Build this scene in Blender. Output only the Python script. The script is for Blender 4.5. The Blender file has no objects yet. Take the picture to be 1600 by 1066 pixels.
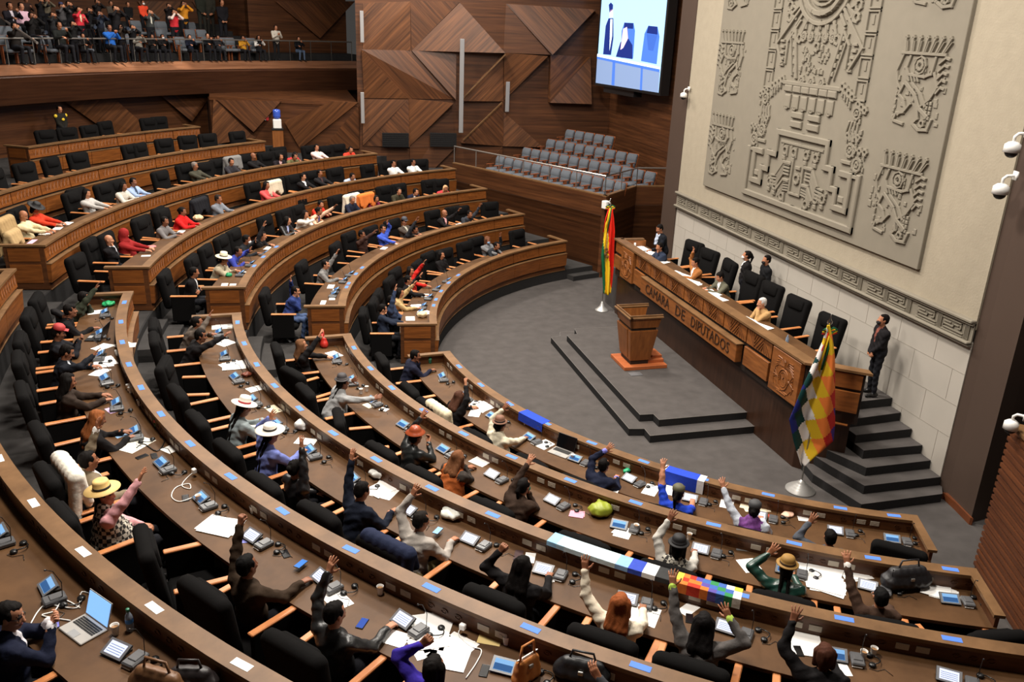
import bpy, math, random
import numpy as np
from mathutils import Vector, Matrix
random.seed(7)
PI = math.pi
R = math.radians
SC = bpy.context.scene
COL = SC.collection

# ------------------------------------------------------------------ camera
H = 7.9764
FPX = 1329.316
_p, _r, _a = R(20.49502), R(2.26684), R(15.66699)
FW = Vector((math.sin(_a)*math.cos(_p), math.cos(_a)*math.cos(_p), -math.sin(_p)))
_rt = Vector((math.cos(_a), -math.sin(_a), 0)); _up = _rt.cross(FW)
RT = _rt*math.cos(_r)+_up*math.sin(_r)
UP = -_rt*math.sin(_r)+_up*math.cos(_r)
CAM = Vector((0, 0, H))
cd = bpy.data.cameras.new('camera'); cam = bpy.data.objects.new('camera', cd); COL.objects.link(cam)
cd.sensor_width = 36; cd.lens = FPX/1600*36; cd.clip_start = .1; cd.clip_end = 200
m = Matrix((RT, UP, -FW)).transposed().to_4x4(); m.translation = CAM; cam.matrix_world = m
SC.camera = cam

def ray(x, y): return FW+RT*((x-800)/FPX)-UP*((y-533)/FPX)
def atz(x, y, z):
    d = ray(x, y); return CAM+d*((z-H)/d.z)
def atX(x, y, X):
    d = ray(x, y); return CAM+d*(X/d.x)
def atP(x, y, a, b):
    d = ray(x, y); n = Vector((b[1]-a[1], a[0]-b[0], 0)); return CAM+d*((a[0]*n.x+a[1]*n.y)/(d.x*n.x+d.y*n.y))
def pix(P):
    v = Vector(P)-CAM; d = v.dot(FW); return 800+FPX*v.dot(RT)/d, 533-FPX*v.dot(UP)/d

# ------------------------------------------------------------------ ring geometry
CX, CY = 12.4666, 17.4332
RK = [0, 9.197, 11.276, 13.398, 15.387, 17.468, 19.823, 22.926]     # inner face of every desk row
ZT = [0, 1.327, 1.843, 2.372, 2.781, 3.221, 3.664, 3.915]           # top of its ledge
PL = [0]+[z-1.0 for z in ZT[1:]]                                    # floor of that row
def P3(r, th, z=0.):
    t = R(th); return Vector((CX+r*math.cos(t), CY+r*math.sin(t), z))
def polar(p): return math.hypot(p[0]-CX, p[1]-CY), math.degrees(math.atan2(p[1]-CY, p[0]-CX)) % 360

# ------------------------------------------------------------------ materials
MATS = {}
def mat(name, rgb, rough=.6, metal=0., noise=0., nscale=8., bump=0., emit=None, spec=.5, trans=0., sheen=0., alpha=None, bscale=None):
    if name in MATS: return MATS[name]
    m = bpy.data.materials.new(name); m.use_nodes = True; nt = m.node_tree
    b = nt.nodes['Principled BSDF']
    b.inputs['Base Color'].default_value = (*rgb, 1); b.inputs['Roughness'].default_value = rough
    b.inputs['Metallic'].default_value = metal; b.inputs['Specular IOR Level'].default_value = spec
    if trans: b.inputs['Transmission Weight'].default_value = trans; b.inputs['IOR'].default_value = 1.3
    if sheen: b.inputs['Sheen Weight'].default_value = sheen
    if noise or bump:
        tc = nt.nodes.new('ShaderNodeTexCoord'); n = nt.nodes.new('ShaderNodeTexNoise')
        n.inputs['Scale'].default_value = nscale; n.inputs['Detail'].default_value = 6
        nt.links.new(tc.outputs['Object'], n.inputs['Vector'])
        if noise:
            mx = nt.nodes.new('ShaderNodeMix'); mx.data_type = 'RGBA'
            mx.inputs[6].default_value = (*[c*(1-noise) for c in rgb], 1)
            mx.inputs[7].default_value = (*[min(1, c*(1+noise)) for c in rgb], 1)
            nt.links.new(n.outputs['Fac'], mx.inputs[0]); nt.links.new(mx.outputs[2], b.inputs['Base Color'])
        if bump:
            n2 = n
            if bscale:
                n2 = nt.nodes.new('ShaderNodeTexNoise'); n2.inputs['Scale'].default_value = bscale; n2.inputs['Detail'].default_value = 4
                nt.links.new(tc.outputs['Object'], n2.inputs['Vector'])
            bp = nt.nodes.new('ShaderNodeBump'); bp.inputs['Strength'].default_value = bump; bp.inputs['Distance'].default_value = .02
            nt.links.new(n2.outputs['Fac'], bp.inputs['Height']); nt.links.new(bp.outputs['Normal'], b.inputs['Normal'])
    if emit:
        b.inputs['Emission Color'].default_value = (*rgb, 1); b.inputs['Emission Strength'].default_value = emit
    MATS[name] = m; return m

def wood(name, c1, c2, rough=.4, rot=(0, 0, 0), scale=(1, 1, 1), stripe=0., spec=.4):
    """wood grain: noise stretched along one axis; optional veneer strips"""
    if name in MATS: return MATS[name]
    m = bpy.data.materials.new(name); m.use_nodes = True; nt = m.node_tree; b = nt.nodes['Principled BSDF']
    tc = nt.nodes.new('ShaderNodeTexCoord'); mp = nt.nodes.new('ShaderNodeMapping')
    mp.inputs['Rotation'].default_value = rot; mp.inputs['Scale'].default_value = scale
    mpr = nt.nodes.new('ShaderNodeMapping'); mpr.inputs['Rotation'].default_value = rot
    nt.links.new(tc.outputs['Object'], mpr.inputs['Vector'])
    mp.inputs['Rotation'].default_value = (0, 0, 0)
    nt.links.new(mpr.outputs['Vector'], mp.inputs['Vector'])
    n = nt.nodes.new('ShaderNodeTexNoise'); n.inputs['Scale'].default_value = 1.; n.inputs['Detail'].default_value = 8; n.inputs['Roughness'].default_value = .6
    nt.links.new(mp.outputs['Vector'], n.inputs['Vector'])
    mx = nt.nodes.new('ShaderNodeValToRGB'); mx.color_ramp.elements[0].position = .32; mx.color_ramp.elements[1].position = .68
    mx.color_ramp.elements[0].color = (*c1, 1); mx.color_ramp.elements[1].color = (*c2, 1)
    nt.links.new(n.outputs['Fac'], mx.inputs[0]); out = mx.outputs[0]
    if stripe:
        sx = nt.nodes.new('ShaderNodeSeparateXYZ'); nt.links.new(mpr.outputs['Vector'], sx.inputs[0])
        md = nt.nodes.new('ShaderNodeMath'); md.operation = 'MULTIPLY'; md.inputs[1].default_value = stripe; nt.links.new(sx.outputs[2], md.inputs[0])
        fl = nt.nodes.new('ShaderNodeMath'); fl.operation = 'FLOOR'; nt.links.new(md.outputs[0], fl.inputs[0])
        wn = nt.nodes.new('ShaderNodeTexWhiteNoise'); wn.noise_dimensions = '1D'; nt.links.new(fl.outputs[0], wn.inputs['W'])
        mr = nt.nodes.new('ShaderNodeMapRange'); mr.inputs[3].default_value = .74; mr.inputs[4].default_value = 1.2
        nt.links.new(wn.outputs['Value'], mr.inputs[0])
        v = nt.nodes.new('ShaderNodeMix'); v.data_type = 'RGBA'; v.blend_type = 'MULTIPLY'; v.inputs[0].default_value = 1
        nt.links.new(out, v.inputs[6]); nt.links.new(mr.outputs[0], v.inputs[7]); out = v.outputs[2]
    nt.links.new(out, b.inputs['Base Color']); b.inputs['Roughness'].default_value = rough; b.inputs['Specular IOR Level'].default_value = spec
    MATS[name] = m; return m

# ------------------------------------------------------------------ mesh builder
class MB:
    def __init__(s): s.v = []; s.f = []; s.m = []; s.mi = 0
    def add(s, vs, fs, T=None):
        o = len(s.v)
        for v in vs: s.v.append(tuple(T @ Vector(v)) if T is not None else tuple(v))
        for f in fs: s.f.append(tuple(o+i for i in f)); s.m.append(s.mi)
        return s
    def box(s, c, d, T=None, bev=0.):
        x, y, z = c; a, b, e = d[0]/2, d[1]/2, d[2]/2
        if bev:
            w = min(bev, a*.9, b*.9, e*.9); vs = []; idx = {}
            for sx in (-1, 1):
                for sy in (-1, 1):
                    for sz in (-1, 1):
                        for k, p in enumerate(((sx*a, sy*(b-w), sz*(e-w)), (sx*(a-w), sy*b, sz*(e-w)), (sx*(a-w), sy*(b-w), sz*e))):
                            idx[(sx, sy, sz, k)] = len(vs); vs.append((x+p[0], y+p[1], z+p[2]))
            I = idx; fs = []
            for q in (-1, 1):
                fs.append([I[(q, -1, -1, 0)], I[(q, 1, -1, 0)], I[(q, 1, 1, 0)], I[(q, -1, 1, 0)]][::q])
                fs.append([I[(-1, q, -1, 1)], I[(-1, q, 1, 1)], I[(1, q, 1, 1)], I[(1, q, -1, 1)]][::q])
                fs.append([I[(-1, -1, q, 2)], I[(1, -1, q, 2)], I[(1, 1, q, 2)], I[(-1, 1, q, 2)]][::q])
            for u in (-1, 1):
                for w_ in (-1, 1):
                    t = u*w_
                    fs.append([I[(u, w_, -1, 0)], I[(u, w_, -1, 1)], I[(u, w_, 1, 1)], I[(u, w_, 1, 0)]][::t])
                    fs.append([I[(u, -1, w_, 2)], I[(u, -1, w_, 0)], I[(u, 1, w_, 0)], I[(u, 1, w_, 2)]][::t])
                    fs.append([I[(-1, u, w_, 1)], I[(-1, u, w_, 2)], I[(1, u, w_, 2)], I[(1, u, w_, 1)]][::t])
            for sx in (-1, 1):
                for sy in (-1, 1):
                    for sz in (-1, 1):
                        fs.append([I[(sx, sy, sz, 0)], I[(sx, sy, sz, 1)], I[(sx, sy, sz, 2)]][::sx*sy*sz])
            return s.add(vs, fs, T)
        vs = [(x+i*a, y+j*b, z+k*e) for i in (-1, 1) for j in (-1, 1) for k in (-1, 1)]
        return s.add(vs, [(0, 1, 3, 2), (4, 6, 7, 5), (0, 4, 5, 1), (2, 3, 7, 6), (0, 2, 6, 4), (1, 5, 7, 3)], T)
    def prism(s, poly, z0, z1, T=None):
        """plan polygon (ccw) extruded in z"""
        n = len(poly); vs = [(p[0], p[1], z0) for p in poly]+[(p[0], p[1], z1) for p in poly]
        fs = [tuple(range(n))[::-1], tuple(range(n, 2*n))]+[(i, (i+1) % n, n+(i+1) % n, n+i) for i in range(n)]
        return s.add(vs, fs, T)
    def wall(s, a, b, z0, z1, t=.1):
        """upright slab between two plan points; thickness to the right of a->b"""
        a = Vector(a[:2]); b = Vector(b[:2]); d = (b-a).normalized(); n = Vector((d.y, -d.x))*t
        return s.prism([a, a+n, b+n, b], z0, z1)
    def arc(s, prof, t0, t1, n=None, rmul=1, cap=True):
        """sweep a closed (r,z) profile around the hall's centre"""
        n = n or max(2, int(abs(t1-t0)/1.2)); k = len(prof); vs = []
        for i in range(n+1):
            t = t0+(t1-t0)*i/n
            for r, z in prof: vs.append(tuple(P3(r, t, z)))
        fs = []
        for i in range(n):
            for j in range(k):
                fs.append((i*k+j, i*k+(j+1) % k, (i+1)*k+(j+1) % k, (i+1)*k+j))
        if cap: fs += [tuple(range(k))[::-1], tuple(range(n*k, n*k+k))]
        return s.add(vs, fs)
    def tube(s, pts, r, n=8, T=None, cap=True):
        pts = [Vector(p) for p in pts]; rs = r if isinstance(r, (list, tuple)) else [r]*len(pts)
        vs = []; u = None
        for i, p in enumerate(pts):
            d = (pts[min(i+1, len(pts)-1)]-pts[max(i-1, 0)]).normalized()
            if u is None:
                u = d.orthogonal().normalized()
            u = (u-d*u.dot(d))
            u = u.normalized() if u.length > 1e-6 else d.orthogonal().normalized()
            w = d.cross(u)
            for j in range(n):
                a = 2*PI*j/n; vs.append(tuple(p+(u*math.cos(a)+w*math.sin(a))*rs[i]))
        fs = [(i*n+j, i*n+(j+1) % n, (i+1)*n+(j+1) % n, (i+1)*n+j) for i in range(len(pts)-1) for j in range(n)]
        if cap: fs += [tuple(range(n))[::-1], tuple(range((len(pts)-1)*n, len(pts)*n))]
        return s.add(vs, fs, T)
    def lathe(s, prof, n=16, T=None, cap=True):
        vs = [(r*math.cos(2*PI*j/n), r*math.sin(2*PI*j/n), z) for r, z in prof for j in range(n)]
        fs = [(i*n+j, i*n+(j+1) % n, (i+1)*n+(j+1) % n, (i+1)*n+j) for i in range(len(prof)-1) for j in range(n)]
        if cap: fs += [tuple(range(n))[::-1], tuple(range((len(prof)-1)*n, len(prof)*n))]
        return s.add(vs, fs, T)
    def ball(s, c, r, n=10, T=None):
        rx, ry, rz = r if isinstance(r, (list, tuple)) else (r, r, r); vs = []; k = max(4, n//2+1)
        for i in range(1, k):
            a = PI*i/k
            for j in range(n): b = 2*PI*j/n; vs.append((c[0]+rx*math.sin(a)*math.cos(b), c[1]+ry*math.sin(a)*math.sin(b), c[2]-rz*math.cos(a)))
        vs += [(c[0], c[1], c[2]-rz), (c[0], c[1], c[2]+rz)]; q = len(vs)
        fs = [(i*n+j, i*n+(j+1) % n, (i+1)*n+(j+1) % n, (i+1)*n+j) for i in range(k-2) for j in range(n)]
        fs += [(q-2, (j+1) % n, j) for j in range(n)]+[(q-1, (k-2)*n+j, (k-2)*n+(j+1) % n) for j in range(n)]
        return s.add(vs, fs, T)
    def build(s, name, mats, parent=None, smooth=False, T=None):
        me = bpy.data.meshes.new(name); me.from_pydata(s.v, [], s.f)
        for mm in (mats if isinstance(mats, (list, tuple)) else [mats]): me.materials.append(mm)
        if any(s.m): me.polygons.foreach_set('material_index', s.m)
        if smooth: me.polygons.foreach_set('use_smooth', [True]*len(s.f))
        me.update(); o = bpy.data.objects.new(name, me); COL.objects.link(o)
        if T is not None: o.matrix_world = T
        if parent is not None: o.parent = parent
        return o

def tag(o, label=None, cat=None, group=None, kind=None):
    if label: o['label'] = label
    if cat: o['category'] = cat
    if group: o['group'] = group
    if kind: o['kind'] = kind
    return o
def thing(name, loc, rz, label, cat, group=None):
    o = bpy.data.objects.new(name, None); COL.objects.link(o); o.location = loc; o.rotation_euler = (0, 0, rz)
    o.empty_display_size = .1
    return tag(o, label, cat, group)
KIDS = {}
def copy_tree(o, parent=None):
    c = o.copy(); COL.objects.link(c); c.parent = parent
    for ch in kids(o): copy_tree(ch, c)
    return c
def kids(o):
    if o.name not in KIDS: KIDS[o.name] = [x for x in bpy.data.objects if x.parent == o]
    return KIDS[o.name]
def struct(o): o['kind'] = 'structure'; return o
def Tm(loc, rz=0., rx=0., ry=0.): return Matrix.Translation(loc) @ Matrix.Rotation(rz, 4, 'Z') @ Matrix.Rotation(ry, 4, 'Y') @ Matrix.Rotation(rx, 4, 'X')
# ------------------------------------------------------------------ shared materials
def L(r, g, b):   # sRGB 0-255 -> linear
    return tuple(((c/255)/12.92 if c/255 <= .04045 else ((c/255+.055)/1.055)**2.4) for c in (r, g, b))
M_top = wood('desk_top_wood', L(72, 49, 29), L(94, 66, 41), .5, scale=(2, 2, 14), spec=.2)
M_cap = wood('desk_cap_wood', L(96, 69, 43), L(122, 90, 59), .45, scale=(3, 3, 12), spec=.3)
M_pan = wood('panel_wood', L(102, 56, 22), L(138, 80, 34), .42, scale=(2, 2, 22))
M_base = wood('base_wood', L(70, 40, 20), L(98, 58, 30), .45, scale=(2, 2, 20))
M_gap = mat('shadow_gap_paint', L(36, 24, 16), .7)
M_wallw = wood('wall_veneer_level', L(62, 35, 19), L(94, 57, 32), .42, scale=(.6, .6, 16), stripe=11)
M_wallA = wood('wall_veneer_rising', L(70, 41, 23), L(112, 70, 40), .42, rot=(0, R(45), 0), scale=(.6, .6, 16), stripe=13)
M_wallB = wood('wall_veneer_falling', L(62, 36, 20), L(104, 63, 35), .42, rot=(0, R(-45), 0), scale=(.6, .6, 16), stripe=13)
M_rib = wood('ribbed_wall_wood', L(70, 38, 22), L(104, 60, 34), .45, scale=(.6, .6, 16))
M_ros = wood('rostrum_panel_wood', L(106, 61, 27), L(144, 87, 42), .42, scale=(3, 2, 14))
M_rosd = wood('rostrum_dark_veneer', L(46, 28, 18), L(60, 38, 26), .4, scale=(14, 14, 1))
M_carpet = mat('grey_carpet', L(80, 76, 74), .95, noise=.30, nscale=3.5, bump=.4, spec=.1, bscale=220)
M_carpet_dim = mat('tier_carpet_shaded', L(58, 56, 55), .95, noise=.25, nscale=4, bump=.4, spec=.1, bscale=220)  # same carpet as the floor, the tiers' dimmer light painted into its colour
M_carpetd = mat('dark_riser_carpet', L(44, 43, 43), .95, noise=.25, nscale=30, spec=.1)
M_nose = mat('metal_step_nosing', L(150, 146, 140), .4, metal=.6)
M_plaster = mat('limestone_plaster', L(158, 148, 130), .9, noise=.10, nscale=5, bump=.25, spec=.15, bscale=24)
M_stone = mat('relief_stone', L(126, 119, 106), .8, noise=.08, nscale=4, bump=.1, spec=.2)
M_block = mat('smooth_limestone_block', L(174, 167, 157), .8, noise=.07, nscale=2.2, spec=.2)
M_pillar = mat('dark_bronze_cladding', L(74, 60, 52), .5, noise=.06, nscale=2, spec=.3)
M_black = mat('black_recess_paint', L(24, 20, 18), .8)
M_steel = mat('brushed_steel', L(170, 166, 160), .35, metal=.8)
M_chrome = mat('chrome', L(210, 208, 205), .15, metal=1.)
M_chair = mat('black_chair_fabric', L(16, 15, 15), .9, noise=.15, nscale=30, bump=.15, spec=.08, bscale=160)
M_arm = wood('beech_armrest', L(178, 110, 62), L(202, 134, 82), .4, scale=(4, 4, 20))
M_white = mat('white_plastic', L(232, 230, 226), .4)
M_paper = mat('white_paper', L(248, 246, 242), .7)
M_blackp = mat('black_plastic', L(24, 24, 25), .35)
M_greyp = mat('grey_plastic', L(96, 96, 98), .4)

# ------------------------------------------------------------------ floors
b = MB(); b.box((2, 20, -.1), (40, 52, .2)); struct(b.build('floor', M_carpet))
b = MB(); b.box((2, 18, 14.1), (40, 56, .2)); struct(b.build('ceiling', mat('ceiling_white', L(200, 196, 190), .8)))
for k in range(1, 8):
    ro = RK[k+1] if k < 7 else 27.4
    t0 = [0, 100, 100, 100, 100, 100, 100, 100][k]
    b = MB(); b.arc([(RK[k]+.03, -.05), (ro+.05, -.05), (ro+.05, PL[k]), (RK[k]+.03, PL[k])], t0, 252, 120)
    o = struct(b.build('trim_%d' % k, M_carpet_dim)); o['label'] = 'grey carpeted tier under a desk row'
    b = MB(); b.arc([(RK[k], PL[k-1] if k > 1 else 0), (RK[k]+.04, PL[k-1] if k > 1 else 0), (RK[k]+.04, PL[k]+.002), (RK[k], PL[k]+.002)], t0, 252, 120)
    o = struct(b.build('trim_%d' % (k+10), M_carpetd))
# steps in the aisles: treads in front of every riser
sd = 31
for (ta, tb) in ((174.6, 181.6), (103, 111.3)):
    for k in range(1, 6):
        z0 = PL[k-1] if k > 1 else 0; dz = (PL[k]-z0)/(3 if k > 1 else 2)
        for j in (range(1, 3) if k > 1 else (1,)):
            w = .32*((3 if k > 1 else 2)-j)
            dt = 0
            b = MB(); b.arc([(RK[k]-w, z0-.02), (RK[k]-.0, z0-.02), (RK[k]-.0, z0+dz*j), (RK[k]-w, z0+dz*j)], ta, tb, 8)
            struct(b.build('trim_%d' % sd, M_carpet_dim)); sd += 1
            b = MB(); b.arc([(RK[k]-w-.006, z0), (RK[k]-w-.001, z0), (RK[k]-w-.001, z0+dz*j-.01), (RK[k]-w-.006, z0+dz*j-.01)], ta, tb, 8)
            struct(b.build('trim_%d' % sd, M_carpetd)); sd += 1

# ------------------------------------------------------------------ speaker's low platform: two steps with notched corners
def steps(poly, z0, z1, n):
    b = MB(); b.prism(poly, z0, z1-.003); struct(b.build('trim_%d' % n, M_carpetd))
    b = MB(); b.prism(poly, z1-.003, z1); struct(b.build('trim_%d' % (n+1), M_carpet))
    b = MB()
    for i in range(len(poly)):
        p, q = poly[i], poly[(i+1) % len(poly)]
        if p[0] > 9.4 and q[0] > 9.4: continue
        b.tube([(p[0], p[1], z1-.002), (q[0], q[1], z1-.002)], .006, 4)
    struct(b.build('trim_%d' % (n+2), M_nose))
lo = [atz(1016, 681, .165), atz(1007, 670, .165), atz(983, 670, .165), atz(861, 527, .165), atz(875, 525, .165), atz(875, 519, .165)]
hi = [atz(1030, 656, .33), atz(1021, 647, .33), atz(1000, 648, .33), atz(886, 524, .33), atz(902, 522, .33), atz(898, 514, .33)]
steps([(9.62, lo[0].y), *[(p.x, p.y) for p in lo], (9.62, lo[5].y)][::-1], 0, .165, 60)
steps([(9.62, hi[0].y), *[(p.x, p.y) for p in hi], (9.62, hi[5].y)][::-1], .1, .33, 64)

# ------------------------------------------------------------------ rostrum wall (plane X = XW)
XW = 11.58; YL, YR = 23.42, 11.4
b = MB(); b.box((XW+.2, (YL+YR)/2, 8.7), (.4, YL-YR, 10.9)); struct(b.build('wall_right', M_plaster))
b = MB(); b.box((XW+.21, (YL+YR)/2, 1.5), (.38, YL-YR, 3.0))
struct(b.build('wall_right_lower', M_block))
b = MB()
for z in (1.16, 1.78, 2.4):
    b.box((XW+.018, (YL+YR)/2, z), (.004, YL-YR-.02, .006))
for r, z in ((0, .86), (1, 1.47), (2, 2.1), (3, 2.7)):
    n = 12
    for i in range(n): b.box((XW+.018, YR+.3+(i+.5*(r % 2))*(YL-YR)/n, z), (.004, .006, .6))
struct(b.build('trim_70', mat('stone_joint', L(150, 143, 132), .9)))
# frieze: two mouldings, sunk field, meander bands
ZF0, ZF1 = 3.02, 3.37
b = MB()
b.box((XW-.045, (YL+YR)/2, ZF1+.02), (.13, YL-YR, .06), bev=.015); b.box((XW-.03, (YL+YR)/2, ZF1-.03), (.08, YL-YR, .04))
b.box((XW-.045, (YL+YR)/2, ZF0-.02), (.13, YL-YR, .05), bev=.015); b.box((XW-.03, (YL+YR)/2, ZF0-.07), (.08, YL-YR, .03))
fr = struct(b.build('trim_71', M_stone)); 
b = MB(); b.box((XW-.005, (YL+YR)/2, (ZF0+ZF1)/2), (.03, YL-YR, ZF1-ZF0)); struct(b.build('trim_72', M_stone))
def bar(b, y0, z0, y1, z1, w, d0=XW-.02, h=.02):
    """a raised stroke on the rostrum wall, bevelled, in wall coordinates (y, z)"""
    dy, dz = y1-y0, z1-z0; l = math.hypot(dy, dz)
    if l < 1e-5: return
    uy, uz = dy/l, dz/l; ny, nz = -uz*w/2, uy*w/2; ey, ez = uy*w*.5, uz*w*.5
    y0 -= ey; z0 -= ez; y1 += ey; z1 += ez
    c = .72; vs = []
    for (hh, k) in ((0, 1), (h*.7, 1), (h, c)):
        oy, oz = ny*k, nz*k; sy, sz = ey*(1-k), ez*(1-k)
        for (py, pz, s1, s2) in ((y0, z0, -1, 1), (y0, z0, 1, 1), (y1, z1, 1, -1), (y1, z1, -1, -1)):
            vs.append((d0-hh, py+s1*oy+s2*sy, pz+s1*oz+s2*sz))
    fs = [(8, 9, 10, 11)]
    for a in (0, 4):
        for i in range(4): fs.append((a+i, a+(i+1) % 4, a+4+(i+1) % 4, a+4+i))
    b.add(vs, fs)
def stroke(b, pts, w, d0=XW-.02, h=.02):
    for (p, q) in zip(pts[:-1], pts[1:]): bar(b, p[0], p[1], q[0], q[1], w, d0, h)
n = 8; cw = (YL-YR)/n
b = MB()
for i in range(n):
    y0 = YL-i*cw-.08; s = -1
    W_ = cw-.16
    zz = lambda t: ZF0+.02+t*(ZF1-ZF0-.07)
    for k in range(2):
        a0 = y0-(0 if k == 0 else W_/2); d = -1
        f = (lambda u: a0-(u if k == 0 else u)*W_/2)
        for q in range(4): bar(b, f(.86+.045*q), zz(.02), f(.86+.045*q), zz(.98), .018, XW-.018, .028)
        stroke(b, [(f(.03), zz(.02)), (f(.8), zz(.02))], .018, XW-.018, .028)
        stroke(b, [(f(.03), zz(.98)), (f(.8), zz(.98))], .018, XW-.018, .028)
        stroke(b, [(f(.8), zz(.2)), (f(.08), zz(.2)), (f(.08), zz(.4)), (f(.45), zz(.4)), (f(.45), zz(.58)), (f(.62), zz(.58))], .018, XW-.018, .028)
        stroke(b, [(f(.03), zz(.8)), (f(.72), zz(.8)), (f(.72), zz(.42)), (f(.6), zz(.42))], .018, XW-.018, .028)
        stroke(b, [(f(.1), zz(.6)), (f(.34), zz(.6))], .018, XW-.018, .028)
struct(b.build('trim_73', M_stone))

# ------------------------------------------------------------------ end pillars and recess beside the rostrum wall
b = MB(); b.prism([(11.6, 24.45), (11.56, 23.42), (12.6, 23.42), (12.6, 24.45)], 0, 14); struct(b.build('wall_pillar_far', M_pillar))
b = MB(); b.prism([(11.62, 11.4), (11.60, 11.14), (11.43, 10.36), (11.8, 10.42), (12.6, 10.6), (12.6, 11.4)], 0, 14); struct(b.build('wall_pillar_near', M_pillar))
b = MB(); b.prism([(12.1, 3.), (12.4, 3.), (12.4, 10.55), (12.1, 10.55)], 0, 14); struct(b.build('wall_recess', M_black))
b = MB(); b.wall((11.40, 10.30), (11.55, 11.16), 0, .13, .02); b.wall((11.55, 11.16), (11.33, 11.4), 0, .13, .02)
b.prism([(11.57, 11.17), (11.38, 10.33), (11.41, 10.30), (11.60, 11.12)][::-1], 0, .14)
struct(b.build('baseboard_right', wood('baseboard_wood', L(88, 46, 24), L(106, 58, 32), .4)))

# ------------------------------------------------------------------ far box (side gallery) and its near twin with ribbed cladding
BZ = 2.75; BF = 2.09
BA = Vector((10.3, 26.0)); BB = Vector((6.55, 33.0)); BC = Vector((12.09, 27.69)); BD = Vector((13.7, 27.55))
b = MB(); b.prism([BA, BC, BD, (13.6, 34.7), (5.8, 35.45), BB], 0, BF); struct(b.build('wall_far_box', M_wallw))
b = MB()
for p, q in ((BA, BB), (BC, BA), (BD, BC)): b.wall(p, q, 0.002, BZ, .12)
struct(b.build('wall_far_box_parapet', M_wallw))
b = MB(); b.prism([BA, BC, BD, (13.5, 34.6), (5.85, 35.4), BB], BF, BF+.01); struct(b.build('trim_80', M_carpet))
b = MB()
for p, q in ((BA, BB), (BC, BA), (BD, BC)): b.wall(p, q, BZ, BZ+.035, .15)
struct(b.build('trim_81', M_cap))
# near twin
b = MB(); nb = [(10.49, 9.21), (9.0, 5.6), (12.1, 4.9), (12.1, 7.2)]
b.prism([(10.49, 9.21), (9.0, 5.6), (12.4, 4.9), (12.4, 7.2)], 0, 2.55)
a0 = Vector((10.49, 9.21)); 
for (p, q) in ((Vector((9.0, 5.6)), a0), (a0, Vector((12.4, 7.2)))):
    d = (q-p).normalized(); nn = Vector((-d.y, d.x)); nn = nn if (nn.dot(Vector((10.6, 7))-p) < 0) else -nn
    for i in range(22):
        z = .08+i*.112
        b.prism([p, p+nn*.035, q+nn*.035, q] if (d.x*nn.y-d.y*nn.x) < 0 else [p, q, q+nn*.035, p+nn*.035], z, z+.062)
struct(b.build('wall_near_box', M_rib))
b = MB(); b.prism([(10.47, 9.27), (8.94, 5.6), (12.4, 4.85), (12.4, 7.2)], 2.55, 2.6); struct(b.build('trim_82', M_cap))

# ------------------------------------------------------------------ back wall with folded triangular facets
WA, WB = Vector((3.18, 35.6)), Vector((13.98, 34.57))
wn = Vector((WB.y-WA.y, WA.x-WB.x)).normalized()   # points into the hall
if wn.y > 0: wn = -wn
b = MB(); b.prism([WA-wn*.0, WA-wn*.3, WB-wn*.3, WB], 0, 14); struct(b.build('wall_back', M_wallw))
def fac(px, py, h): 
    p = atP(px, py, WA, WB); return Vector((p.x+wn.x*h, p.y+wn.y*h, p.z))
def facet(b, pts):
    """pts: (px, py, height off the wall): a folded plate with its side skirt down to the wall"""
    vs = [fac(*p) for p in pts]; base = [fac(p[0], p[1], .0) for p in pts]; n = len(pts)
    b.add(vs+base, [tuple(range(n))]+[(i, (i+1) % n, n+(i+1) % n, n+i) for i in range(n)])
FA = [  # rising grain
 [(643, 79, .05), (718, 4, .1), (786, 82, .62)], [(565, 77, .3), (569, 153, .05), (638, 154, .1)],
 [(786, 82, .3), (852, 87, .55), (787, 157, .05)], [(858, 85, .3), (922, 89, .1), (856, 159, .45)],
 [(567, 77, .05), (567, 5, .02), (641, 2, .1), (641, 79, .05)], [(638, 154, .05), (706, 160, .55), (640, 228, .1)],
 [(784, 228, .1), (784, 172, .03), (847, 229, .25)], [(567, 227, .1), (567, 155, .05), (638, 155, .1)],
 [(786, 82, .06), (720, 157, .3), (786, 158, .12)]]
FB = [  # falling grain
 [(790, 6, .1), (926, 15, .5), (858, 85, .65)], [(643, 79, .1), (713, 80, .02), (711, 155, .35), (711, 155, .35)],
 [(786, 158, .1), (720, 222, .32), (786, 228, .1)], [(567, 228, .02), (638, 155, .1), (640, 229, .14)],
 [(641, 1, .06), (718, 3, .12), (643, 79, .06)], [(922, 89, .1), (856, 159, .45), (920, 161, .5)],
 [(565, 77, .28), (643, 79, .02), (711, 155, .1), (638, 154, .06)]]
FC = [[(718, 4, .12), (790, 6, .06), (786, 82, .08)], [(790, 6, .1), (858, 85, .4), (786, 82, .1)],
 [(640, 229, .1), (706, 163, .02), (711, 229, .05)], [(711, 229, .06), (640, 229, .15), (641, 300, .05)],
 [(641, 230, .05), (711, 230, .2), (641, 300, .1)], [(711, 230, .1), (784, 229, .15), (713, 300, .05)], [(784, 229, .2), (713, 300, .05), (784, 300, .05)]]
for nm, FF, mm in (('trim_90', FA, M_wallA), ('trim_91', FB, M_wallB), ('trim_92', FC, M_wallw)):
    b = MB()
    for f in FF: facet(b, f[:3] if len(f) == 4 and f[2] == f[3] else f)
    struct(b.build(nm, mm))
# pale edge battens and dark loudspeaker grilles
b = MB()
for (p, q) in ((fac(786, 84, .62), fac(720, 153, .45)), (fac(783, 159, .3), fac(722, 217, .4))):
    b.tube([p, q], .035, 4)
struct(b.build('trim_93', M_cap))
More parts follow.
